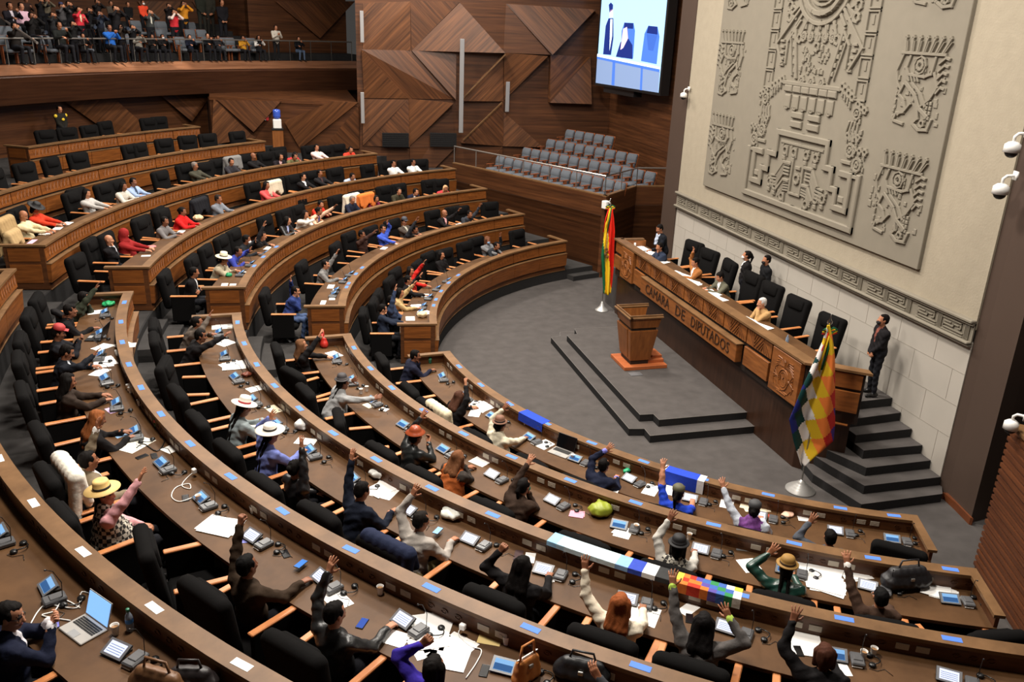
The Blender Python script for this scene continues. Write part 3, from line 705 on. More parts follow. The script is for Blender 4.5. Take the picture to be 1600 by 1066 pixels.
# ------------------------------------------------------------------ speaker's lectern
le = thing('lectern', (8.1, 17.75, .33), 0, 'wooden speaker lectern with open tray top standing on the low platform', 'lectern')
M_lect = wood('lectern_wood', L(112, 64, 28), L(142, 86, 40), .4, scale=(14, 14, 2)); M_lbase = wood('lectern_base_wood', L(156, 84, 44), L(176, 98, 56), .45, scale=(3, 14, 3))
def fr(z, x0, x1, y0, y1): return [(x0, y0, z), (x1, y0, z), (x1, y1, z), (x0, y1, z)]
def frust(b, A, B): b.add(A+B, [(3, 2, 1, 0), (4, 5, 6, 7)]+[(i, (i+1) % 4, 4+(i+1) % 4, 4+i) for i in range(4)])
b = MB(); b.box((.1, .0, .045), (1.1, .92, .09), bev=.008); b.build('foot_plate', M_lbase, le)
b = MB(); b.box((.42, .02, .13), (.42, .6, .08), bev=.006); b.box((.5, .06, .2), (.26, .45, .06), bev=.006); b.build('step', M_lbase, le)
b = MB(); frust(b, fr(.09, -.24, .2, -.3, .3), fr(.22, -.25, .21, -.31, .31)); b.build('skirt', M_gap, le)
b = MB(); frust(b, fr(.2, -.27, .24, -.33, .33), fr(.98, -.36, .33, -.42, .42)); bd = b.build('body', M_lect, le)
b = MB()
for (y0, y1) in ((-.39, -.25), (-.22, .36)): pass
frust(b, fr(.24, -.28, .24, -.335, -.20), fr(.97, -.37, .33, -.43, -.27)); frust(b, fr(.24, -.285, .2, -.17, .32), fr(.97, -.38, .3, -.23, .41)); b.build('front_panel', M_lect, bd)
b = MB(); b.box((-.02, 0, 1.01), (.62, .78, .07)); b.build('neck', M_gap, le)
b = MB()
for (A_, B_) in (((-.36, .33, -.42, -.36), (-.4, .38, -.45, -.39)), ((-.36, .33, .36, .42), (-.4, .38, .39, .45)), ((-.36, -.30, -.42, .42), (-.4, -.34, -.45, .45))): frust(b, fr(1.05, *A_), fr(1.28, *B_))
hd = b.build('head', M_lect, le)
b = MB()
for s in (-1, 1):
    b.box((0, s*.44, 1.31), (.84, .10, .035), Matrix.Translation((0, 0, 0)) , bev=.005)
b.box((-.4, 0, 1.31), (.10, .98, .035), bev=.005)
b.build('rim', M_cap, hd)
b = MB(); b.box((.0, 0, 1.06), (.66, .8, .02)); b.build('tray', M_gap, le)
b = MB(); 
for s in (-1, 1): b.box((0.02, s*.43, 1.34), (.8, .03, .06))
b.box((-.4, 0, 1.34), (.03, .9, .06)); b.build('raised_rail', M_cap, hd)
b = MB(); b.box((0, 0, .008), (.3, .2, .012), bev=.004); o = b.build('floor_socket', M_greyp, None, T=Tm(atz(993, 585, .33), 0)); tag(o, 'small grey socket plate in the carpet before the lectern', 'socket')

# ------------------------------------------------------------------ flags on stands
def flagstand(loc, h, label, cone):
    t = thing('flag_stand', loc, 0, label, 'flag stand')
    b = MB()
    if cone: b.lathe([(.2, 0), (.2, .02), (.15, .05), (.07, .14), (.03, .26), (.018, .28)], 24)
    else: b.lathe([(.27, 0), (.27, .025), (.23, .04), (.23, .06), (.18, .075), (.18, .095), (.13, .11), (.13, .13), (.08, .145), (.08, .17), (.03, .2), (.02, .22)], 28)
    b.build('base', mat('satin_chrome', L(190, 188, 184), .38, metal=.55), t, True)
    b = MB(); b.tube([(0, 0, .2), (0, 0, h)], .014, 8); b.build('pole', M_steel, t, True)
    b = MB(); b.lathe([(.012, h-.02), (.04, h+.02), (.045, h+.06), (.02, h+.10), (.012, h+.13), (.001, h+.22)], 12); b.build('finial', M_chrome, t, True)
    return t
f1 = atz(940, 485, 0); f2 = atz(1250, 766, 0)
def topz(base, ty):
    z = base.z+.5
    while pix((base.x, base.y, z))[1] > ty: z += .02
    return z
h1 = topz(f1, 322); h2 = topz(f2, 508)
flagstand(f1, h1, 'slim pole with silver cone foot holding the red, yellow and green flag', True)
flagstand(f2, h2, 'tall pole with ringed chrome foot holding the rainbow checkered flag', False)
def cloth_flag(name, rows, cols, P, colour, mats, loc, label, thick=.01):
    """P(i, j) -> world point on the sheet; colour(i, j) -> material index"""
    b = MB(); n = cols+1; vs = []
    for i in range(rows+1):
        for j in range(n): vs.append(P(i/rows, j/cols))
    fs = []; ms = []
    for i in range(rows):
        for j in range(cols): fs.append((i*n+j, i*n+j+1, (i+1)*n+j+1, (i+1)*n+j)); ms.append(colour((i+.5)/rows, (j+.5)/cols))
    Ti = Matrix.Translation(-Vector(loc)); vs = [Ti @ Vector(v) for v in vs]
    b.add(vs, fs); b.m = ms
    o = b.build(name, mats, None, True); o.location = loc; tag(o, label, 'flag')
    md = o.modifiers.new('Solidify', 'SOLIDIFY'); md.thickness = thick
    return o
def cloth(nm, c): return mat(nm, c, .75, bump=.05, nscale=40, spec=.2)
RED, YEL, GRN = cloth('red_flag_cloth', L(214, 40, 24)), cloth('yellow_flag_cloth', L(240, 200, 40)), cloth('green_flag_cloth', L(20, 92, 56))
def interp(tab, y):
    for (a, b_) in zip(tab[:-1], tab[1:]):
        if y <= b_[0]: t = (y-a[0])/(b_[0]-a[0]); return a[1]+(b_[1]-a[1])*t
    return tab[-1][1]
vdir = Vector((math.cos(_a), -math.sin(_a)))     # across the view
def onpole(base, x, y, off=0.):
    a = (base.x, base.y); c = (base.x+vdir.x, base.y+vdir.y); p = atP(x, y, a, c)
    return Vector((p.x-math.sin(_a)*off, p.y-math.cos(_a)*off, p.z))
Lb = [(326, 953), (340, 950), (352, 945), (370, 943.5), (385, 941), (400, 939.5), (440, 942), (458, 943)]
Rb = [(326, 957), (340, 959), (360, 960.5), (385, 959.5), (420, 958.5), (440, 956.5), (458, 954)]
def P1(i, j):
    y = 327+i*130+3*math.sin(j*3)*i; xl, xr = interp(Lb, y), interp(Rb, y)
    return onpole(f1, xl+(xr-xl)*j, y, .06*math.sin(j*13)*min(1, i*4)+.04)
def C1(i, j):
    y = i*130+327
    g0 = interp([(327, -1), (372, 0), (385, .12), (400, .24), (440, .22), (458, .1)], y); r0 = interp([(327, .3), (345, .25), (370, .5), (400, .58), (440, .78), (452, 1.1), (458, 1.2)], y)
    return 2 if j < g0 else (0 if j > r0 else 1)
nf = cloth_flag('national_flag', 60, 24, P1, C1, [RED, YEL, GRN], f1, 'red, yellow and green national flag hanging in folds left of the bench')
b = MB()
for q in ((947, 388), (948, 392), (946, 396), (949, 400)):
    p = onpole(f1, *q, .1)-f1; b.ball(tuple(p), (.05, .02, .05), 6)
b.build('coat_of_arms', mat('emblem_brown', L(110, 70, 30), .7), nf)
def bow(base, h, label):
    b = MB()
    for mi, (a, s) in enumerate(((-.12, 1), (0, 1), (.12, 1))):
        b.mi = mi
        for d in (-1, 1): b.tube([(0, 0, h), (d*.07, -.04, h+.05+a*.2), (d*.14, -.05, h+.01+a*.3), (d*.06, -.05, h-.02+a*.2), (0, 0, h)], .018, 5)
        b.tube([(a*.3, -.05, h), (a*.5-.06, -.08, h-.3), (a*.5-.1, -.06, h-.7)], .018, 5)
    o = b.build('ribbon_bow', [RED, YEL, GRN], None, True, None); o.location = base; return tag(o, label, 'ribbon')
bow(f1, h1-.05, 'red, yellow and green bow tied at the top of the flag left of the bench'); bow(f2, h2-.12, 'red, yellow and green bow tied at the top of the checkered flag')
cols7 = [cloth('flag_violet', L(74, 48, 130)), cloth('flag_navy', L(36, 42, 110)), cloth('flag_deep_green', L(20, 60, 58)), cloth('flag_white', L(226, 220, 216)),
         cloth('flag_gold', L(224, 184, 40)), cloth('flag_orange', L(240, 130, 60)), cloth('flag_crimson', L(200, 44, 40))]
L2 = [(505, 1291), (530, 1284), (556, 1272), (600, 1250), (650, 1229), (685, 1236), (722, 1248)]
R2 = [(505, 1294), (525, 1298), (556, 1302), (620, 1304), (660, 1305), (690, 1303), (700, 1292), (712, 1272), (722, 1256)]
WLm = [(508, 1279), (556, 1272), (572, 1268), (602, 1261), (630, 1258), (660, 1253), (690, 1247), (722, 1243)]
def P2(i, j):
    y = 506+i*216; xl, xr = interp(L2, y), interp(R2, y)
    return onpole(f2, xl+(xr-xl)*j, y-0*j, .10*math.sin(j*9+i*2)*min(1, i*3)+.06)
def C2(i, j):
    y = 506+i*216; xl, xr = interp(L2, y), interp(R2, y); x = xl+(xr-xl)*j
    yy = y+(x-1265)*.5       # rows sag to the lower left
    r = math.floor((yy-506)/30.); w0 = interp(WLm, 520+r*30)-2+((yy-506)/30.-r-.5)*9
    c = math.floor((x-w0)/(14.))+3
    return c % 7 if 0 <= c <= 7 else (0 if c < 0 else 0)
cloth_flag('checkered_flag', 110, 60, P2, C2, cols7, f2, 'rainbow checkered flag of small squares hanging at the near end of the bench')

# ------------------------------------------------------------------ big screen on the far side wall
TZ = 5.86; s0, s1 = atz(931.5, 129, TZ), atz(1029, 145, TZ); sd_ = Vector((s1.x-s0.x, s1.y-s0.y)).normalized(); sn = Vector((-abs(sd_.y), -sd_.x if sd_.y < 0 else sd_.x)); sn = Vector((sd_.y, -sd_.x)); sn = sn if sn.x < 0 else -sn
SA, SB = (s0.x, s0.y), (s1.x, s1.y); sc = (s0+s1)/2; Hs = 4.2
sT = Matrix.Translation((-sc.x, -sc.y, -sc.z))
tv = thing('video_screen', sc, 0, 'huge wall screen showing a man standing and a seated person with raised hand', 'screen', None)
def sput(b, nm, m): b.v = [tuple(sT @ Vector(v)) for v in b.v]; return b.build(nm, m, tv)
b = MB(); c0 = Vector(SA)-sd_*.12; c1 = Vector(SB)+sd_*.12; P = [c0, c1, c1-sn*.35, c0-sn*.35]
if (P[1]-P[0]).cross(P[2]-P[1]) < 0: P = P[::-1]
b.prism(P, TZ-.1, TZ+Hs+.1); b.prism([c0+sd_*.6-sn*.1, c0+sd_*3-sn*.1, c0+sd_*3-sn*.45, c0+sd_*.6-sn*.45] if P[0] != c0 else [c0+sd_*.6-sn*.45, c0+sd_*3-sn*.45, c0+sd_*3-sn*.1, c0+sd_*.6-sn*.1], TZ-.32, TZ-.08); sput(b, 'casing', M_blackp)
def em(nm, c, s): return mat(nm, c, .6, emit=s, spec=0)
def scr(pts, m, lay, nm='picture'):
    b = MB(); vs = [atP(x, y, SA, SB) for x, y in pts]; vs = [Vector((v.x+sn.x*(.004+.003*lay), v.y+sn.y*(.004+.003*lay), v.z)) for v in vs]
    b.add(vs, [tuple(range(len(vs)))]); return sput(b, nm, m)
e_bg = em('screen_pale_blue', L(160, 204, 244), .8); e_bl = em('screen_blue', L(70, 110, 200), .8); e_dk = em('screen_navy', L(30, 44, 110), .8); e_sk = em('screen_skin', L(220, 190, 210), .8)
e_gr = em('screen_greyblue', L(120, 140, 176), .8); e_wh = em('screen_white', L(225, 240, 255), .95)
g = lambda X, Y: (910+X/6.66, Y/6.66)
top = [pix(Vector((s0.x, s0.y, TZ+Hs))), pix(Vector((s1.x, s1.y, TZ+Hs)))]
scr([(931.5, 129), (1029, 145), top[1], top[0]], e_bg, 0)
scr([g(158, 570), g(810, 715), g(790, 965), g(140, 862)], e_gr, 1)
scr([g(158, 560), g(812, 700), g(810, 745), g(155, 590)], e_wh, 2); scr([g(155, 588), g(810, 722), g(806, 752), g(155, 612)], e_bl, 3)
scr([g(318, 640), g(345, 645), g(335, 890), g(305, 884)], e_bl, 3); scr([g(612, 702), g(632, 706), g(622, 940), g(600, 936)], e_bl, 3)
scr([g(218, 565), g(245, 270), g(275, 190), g(325, 190), g(325, 400), g(300, 572)], e_dk, 3); scr([g(295, 200), g(318, 200), g(312, 380), g(285, 530)], e_wh, 4)
scr([g(278, 50), g(300, 25), g(322, 50), g(320, 100), g(285, 130)], e_dk, 4); scr([g(290, 110), g(320, 90), g(322, 180), g(285, 185)], e_sk, 4)
scr([g(400, 600), g(412, 320), g(440, 235), g(535, 240), g(550, 320), g(530, 610)], e_bl, 3); scr([g(440, 235), g(535, 240), g(532, 300), g(436, 295)], e_dk, 4)
scr([g(352, 590), g(400, 440), g(470, 380), g(525, 470), g(525, 615)], e_dk, 5); scr([g(430, 300), g(470, 280), g(480, 400), g(430, 500), g(400, 520)], e_sk, 6)
scr([g(612, 635), g(650, 350), g(690, 268), g(785, 278), g(805, 380), g(775, 668)], e_bl, 3); scr([g(690, 268), g(785, 278), g(785, 360), g(672, 345)], e_dk, 4)
scr([g(672, 350), g(785, 362), g(740, 530), g(690, 520)], mat('screen_mid_blue', L(60, 96, 180), .6, emit=.8, spec=0), 5)

# ------------------------------------------------------------------ cameras on the walls
def dome(x, y, plane, label, rz=0., s=1.):
    p = plane; t = thing('dome_camera', p, rz, label, 'camera', None); t.scale = (s, s, s)
    b = MB(); b.lathe([(.02, .17), (.07, .16), (.12, .12), (.125, .0), (.115, 0)], 16); b.build('housing', M_white, t, True)
    b = MB(); b.ball((0, 0, 0), (.1, .1, .09), 12); b.build('lens_dome', M_blackp, t, True)
    b = MB(); b.tube([(0, 0, .16), (0, 0, .24), (.05, 0, .29), (.17, 0, .3)], .025, 8); b.box((.175, 0, .3), (.03, .14, .14)); b.build('bracket', M_white, t, True)
dome(0, 0, atX(1580, 238, XW-.42), 'white dome camera on the wall edge, upper of the two by the dark pillar', R(-20))
dome(0, 0, atX(1562, 303, XW-.42), 'white dome camera lower on the wall edge by the dark pillar', R(-20))
dome(0, 0, atX(1068, 152, XW-.2), 'small white camera on the left edge of the stone wall', 0, .8)
p = atz(1578, 672, 2.6); dome(0, 0, Vector((p.x, p.y, 2.62)), 'white dome camera on top of the ribbed wall', R(-60), .85)
b = MB(); b.box((0, 0, 0), (.2, .22, .26), bev=.02); b.tube([(0, .05, 0), (.1, .2, 0)], .03, 6); o = b.build('wall_loudspeaker', M_white, None, T=Tm(Vector((10.25, 25.85, 2.52)), .4)); tag(o, 'small white loudspeaker at the corner of the side gallery', 'loudspeaker')

# ------------------------------------------------------------------ steel strips and grilles on the back wall
def strip(x, y0, y1, w, label, d=.75):
    p0 = fac(x, y1, d); p1 = fac(x, y0, d); h = p1.z-p0.z
    b = MB(); b.box((0, 0, h/2), (w, .08, h), bev=.01); bx = b.build('line_array_bar', M_greyp, None, T=Tm((p0.x, p0.y, p0.z))); tag(bx, label, 'loudspeaker')
M_alu = mat('grey_aluminium', L(150, 148, 148), .5, metal=.3); M_greyp = M_alu
strip(717, 60, 204, .17, 'tall grey column loudspeaker on the faceted back wall'); strip(788, 126, 172, .15, 'short grey column loudspeaker right of the tall one on the back wall', .7)
strip(566, 17, 66, .14, 'grey column bar above the gallery end', .4); strip(567, 143, 191, .14, 'grey column bar below the gallery end', .4)
for x0, x1, lab in ((597, 638, 'black ventilation grille low on the back wall, left one'), (671, 712, 'black ventilation grille low on the back wall, right one')):
    p = fac((x0+x1)/2, 217, .35); w = (fac(x1, 217, 0)-fac(x0, 217, 0)).length
    b = MB(); b.box((0, 0, 0), (w, .06, .56)); 
    for i in range(7): b.box((0, -.035, -.24+.08*i), (w*.96, .02, .03))
    o = b.build('ventilation_grille', M_blackp, None, T=Tm(p, math.atan2(WB.y-WA.y, WB.x-WA.x))); tag(o, lab, 'grille')

# ------------------------------------------------------------------ rails
def rail(pts, z, h, step, name, label, infill=0):
    root = thing(name, (pts[0][0], pts[0][1], z), 0, label, 'railing'); o = Vector((pts[0][0], pts[0][1], z)); P = [Vector((p[0], p[1], z))-o for p in pts]
    b = MB(); b.tube([p+Vector((0, 0, h)) for p in P], .028, 6); b.build('handrail', M_steel, root)
    tot = 0
    for a, c in zip(P[:-1], P[1:]):
        l = (c-a).length; n = max(1, round(l/step))
        for i in range(n+1):
            q = a+(c-a)*i/n; b = MB(); b.tube([q, q+Vector((0, 0, h))], .018, 5); b.build('post', M_steel, root)
    return root
off = Vector((.08, .04))
rail([BB+off, BA+Vector((.0, .14)), BC+Vector((0, .06)), BD+Vector((-.1, .06))], BZ+.03, .62, 1.3, 'box_railing', 'steel handrail along the edge of the side gallery with grey seats')
rail([P3(26.6, t) for t in np.arange(109.5, 170, 2.2)], 6.01, .85, 1.1, 'gallery_railing', 'steel handrail along the front of the press gallery')
p = P3(26.65, 137.5, 6.9)
b = MB(); q0 = atz(58, 67, 6.86); q1 = q0+(wpt(0, 27, 0, 29.5)-q0); b.tube([q0, q1], .04, 6); o = b.build('stair_handrail', M_steel); tag(o, 'bright slanting handrail going up the gallery steps', 'railing')
# ------------------------------------------------------------------ figures: one continuous surface grown from blended limbs
def V3(*a): return np.array(a, float)
class Field:
    """smooth union of tapered limbs sampled on a grid, meshed by surface nets"""
    def __init__(s): s.p = []
    def cone(s, a, b, r1, r2, tag, k=.03, yk=1.): s.p.append(('c', V3(*a), V3(*b), r1, r2, tag, k, yk)); return s
    def ell(s, c, r, tag, k=.03, M=None): s.p.append(('e', V3(*c), V3(*r), 0, 0, tag, k, M)); return s
    def mesh(s, h, only_pad=.05):
        lo = np.full(3, 1e9); hi = -lo
        for q in s.p:
            if q[0] == 'c': e = max(q[3], q[4])*max(1, q[7]); pts = (q[1], q[2])
            else: e = max(q[2]); pts = (q[1],)
            for p in pts: lo = np.minimum(lo, p-e); hi = np.maximum(hi, p+e)
        lo -= 2.2*h; hi += 2.2*h; n = np.ceil((hi-lo)/h).astype(int)+1
        D = np.full(n, .2, np.float32); T = np.zeros(n, np.int8); B = np.full(n, 9., np.float32)
        for q in s.p:
            k = q[6]
            if q[0] == 'c': e = max(q[3], q[4])*max(1, q[7]); a0 = np.minimum(q[1], q[2])-e; a1 = np.maximum(q[1], q[2])+e
            else: e = max(q[2]); a0 = q[1]-e; a1 = q[1]+e
            m = k+2.2*h
            i0 = np.maximum(np.floor((a0-m-lo)/h).astype(int), 0); i1 = np.minimum(np.ceil((a1+m-lo)/h).astype(int)+1, n)
            ax = [lo[i]+h*np.arange(i0[i], i1[i]) for i in range(3)]
            X, Y, Z = np.meshgrid(*ax, indexing='ij'); P = np.stack((X, Y, Z), -1)
            if q[0] == 'c':
                a, b, r1, r2, yk = q[1], q[2], q[3], q[4], q[7]
                ab = b-a; L2 = max(ab@ab, 1e-9); t = np.clip(((P-a)@ab)/L2, 0, 1); v = P-a-t[..., None]*ab
                if yk != 1: v = v.copy(); v[..., 1] /= yk
                d = np.sqrt((v*v).sum(-1))-(r1+(r2-r1)*t)
            else:
                v = P-q[1]
                if q[7] is not None: v = v@q[7]
                w = v/q[2]; k0 = np.sqrt((w*w).sum(-1))+1e-6; k1 = np.sqrt(((w/q[2])**2).sum(-1))+1e-6; d = k0*(k0-1)/k1
            sl = tuple(slice(i0[i], i1[i]) for i in range(3))
            D0 = D[sl]; hh = np.clip(.5+.5*(D0-d)/k, 0, 1); D[sl] = D0*(1-hh)+d*hh-k*hh*(1-hh)
            bt = B[sl]; c = d < bt; bt[c] = d[c]; T[sl][c] = q[5]
        # surface nets
        S = D < 0
        c8 = [S[a:n[0]-1+a, b:n[1]-1+b, c:n[2]-1+c] for a in (0, 1) for b in (0, 1) for c in (0, 1)]
        cnt = sum(x.astype(np.int8) for x in c8); act = (cnt > 0) & (cnt < 8)
        idx = -np.ones(act.shape, int); A = np.argwhere(act); idx[act] = np.arange(len(A))
        pos = np.zeros((len(A), 3)); num = np.zeros(len(A))
        cor = [(a, b, c) for a in (0, 1) for b in (0, 1) for c in (0, 1)]
        dv = [D[A[:, 0]+a, A[:, 1]+b, A[:, 2]+c] for a, b, c in cor]
        for i in range(8):
            for j in range(i+1, 8):
                ca, cb = np.array(cor[i]), np.array(cor[j])
                if abs(ca-cb).sum() != 1: continue
                m = (dv[i] < 0) != (dv[j] < 0); t = dv[i]/(dv[i]-dv[j]+1e-12)
                pos += np.where(m[:, None], ca+(cb-ca)*t[:, None], 0); num += m
        pos = pos/num[:, None]; ver = lo+(A+pos)*h
        tg = T[A[:, 0], A[:, 1], A[:, 2]]
        fs = []
        for ax in range(3):
            o1, o2 = [(1, 2), (2, 0), (0, 1)][ax]
            s0 = [slice(1, None)]*3; s0[ax] = slice(0, None)
            sh = list(n); 
            a = S[tuple(slice(0, n[i]-1) if i == ax else slice(1, n[i]-1) for i in range(3))]
            b = S[tuple(slice(1, n[i]) if i == ax else slice(1, n[i]-1) for i in range(3))]
            for flip in (0, 1):
                E = np.argwhere((a & ~b) if not flip else (~a & b))
                if len(E) == 0: continue
                E = E.copy()
                for i in range(3):
                    if i != ax: E[:, i] += 1
                def g(d1, d2):
                    q = E.copy(); q[:, o1] -= d1; q[:, o2] -= d2; return idx[q[:, 0], q[:, 1], q[:, 2]]
                Q = np.stack((g(1, 1), g(0, 1), g(0, 0), g(1, 0)), 1)
                if flip: Q = Q[:, ::-1]
                fs.append(Q)
        F = np.concatenate(fs) if fs else np.zeros((0, 4), int)
        return ver, F, tg[F[:, 0]] if len(F) else np.zeros(0)

def np_obj(name, parts, mats, parent=None, smooth=True):
    """parts: list of (verts, faces, tags)"""
    vs, fs, ts = [], [], []; o = 0
    for v, f, t in parts:
        vs.append(v); fs.append(f+o); ts.append(t); o += len(v)
    v = np.concatenate(vs); f = np.concatenate(fs); t = np.concatenate(ts)
    me = bpy.data.meshes.new(name); me.vertices.add(len(v)); me.vertices.foreach_set('co', v.astype(np.float32).ravel())
    me.loops.add(len(f)*4); me.loops.foreach_set('vertex_index', f.astype(np.int32).ravel())
    me.polygons.add(len(f)); me.polygons.foreach_set('loop_start', np.arange(0, len(f)*4, 4, dtype=np.int32))
    me.polygons.foreach_set('material_index', t.astype(np.int32)); me.polygons.foreach_set('use_smooth', [smooth]*len(f))
    for m_ in mats: me.materials.append(m_)
    me.update(); me.validate(); ob = bpy.data.objects.new(name, me); COL.objects.link(ob)
    if parent is not None: ob.parent = parent
    return ob
def rotm(ax, a):
    ax = V3(*ax); ax /= np.linalg.norm(ax); K = np.array([[0, -ax[2], ax[1]], [ax[2], 0, -ax[0]], [-ax[1], ax[0], 0]])
    return np.eye(3)+math.sin(a)*K+(1-math.cos(a))*K@K
def norm(v): return v/(np.linalg.norm(v)+1e-9)
def ik(S, W, l1, l2, pole):
    d = W-S; L = np.linalg.norm(d); L_ = min(L, (l1+l2)*.995); W = S+d/L*L_; u = d/L
    c = (l1*l1+L_*L_-l2*l2)/(2*l1*L_); c = max(-1, min(1, c)); p = pole-u*(pole@u); p = norm(p)
    return S+u*l1*c+p*l1*math.sqrt(1-c*c), W
def hand_parts(F, W, dirv, palm, side, pose, tag, fr=.0085):
    """palm, thumb and four separate fingers grown from the wrist W along dirv; palm = palm normal; side = towards the thumb"""
    x = norm(dirv); z = norm(palm-x*(palm@x)); y = np.cross(z, x); y = y if y@side > 0 else -y
    pt = lambda a, b, c: W+x*a+y*b+z*c
    for b in (-.026, -.009, .009, .026): F.cone(pt(.0, b*.6, 0), pt(.085, b, 0), .015, .0135, tag, .012)
    curl = {'open': .12, 'flat': .35, 'fist': 1.45, 'hold': .8, 'rest': .5}[pose]; spread = {'open': .22, 'flat': .08}.get(pose, .02)
    for i, (b, l) in enumerate(((.030, .072), (.011, .080), (-.009, .075), (-.028, .060))):
        a = spread*(1.5-i); base = pt(.088, b, 0); d = x*math.cos(a)+y*math.sin(a); ang = 0
        for j, fl in enumerate((.45, .32, .25)):
            ang += curl*(.6 if j == 0 else .8)+.05*i; dd = d*math.cos(ang)+z*math.sin(ang); q = base+dd*l*fl
            F.cone(base, q, fr+.0015-.001*j, fr-.001*j, tag, .004); base = q
    a = {'open': .95, 'flat': .6}.get(pose, .35); b0 = pt(.02, .026, .004); t1 = b0+(x*math.cos(a)+y*math.sin(a)+z*.25)*.045; t2 = t1+norm(x*math.cos(a*.6)+y*math.sin(a*.6)+z*(.3+curl*.4))*.035
    F.cone(b0, t1, .014, .0115, tag, .01); F.cone(t1, t2, .011, .009, tag, .005)

SKIN = [L(168, 112, 82), L(150, 98, 70), L(182, 126, 96), L(134, 86, 62)]
def cmat(c, kind='cloth'):
    key = '%s_%d_%d_%d' % (kind, *c)
    if kind == 'leather': return mat(key, L(*c), .38, bump=.4, nscale=14, spec=.5)
    if kind == 'plaid': return plaid(key, c)
    if kind == 'sequin': return mat(key, L(*c), .35, noise=.9, nscale=90, spec=.8)
    if kind == 'floral': return mat(key, L(*c), .8, noise=.8, nscale=22)
    return mat(key, L(*c), .85, noise=.12, nscale=12, bump=.4, spec=.12, bscale=18)
def plaid(key, c):
    if key in MATS: return MATS[key]
    m = bpy.data.materials.new(key); m.use_nodes = True; nt = m.node_tree; b = nt.nodes['Principled BSDF']; b.inputs['Roughness'].default_value = .85
    tc = nt.nodes.new('ShaderNodeTexCoord'); ck = nt.nodes.new('ShaderNodeTexChecker'); ck.inputs['Scale'].default_value = 24
    mp = nt.nodes.new('ShaderNodeMapping'); mp.inputs['Scale'].default_value = (0.0001, 1, 1); mp.inputs['Rotation'].default_value = (0, 0, .4); mp.inputs['Scale'].default_value = (.9, .9, .9)
    nt.links.new(tc.outputs['Object'], mp.inputs[0]); nt.links.new(mp.outputs[0], ck.inputs[0])
    ck.inputs[1].default_value = (*L(*c), 1); ck.inputs[2].default_value = (*L(44, 40, 38), 1)
    nt.links.new(ck.outputs[0], b.inputs['Base Color']); MATS[key] = m; return m

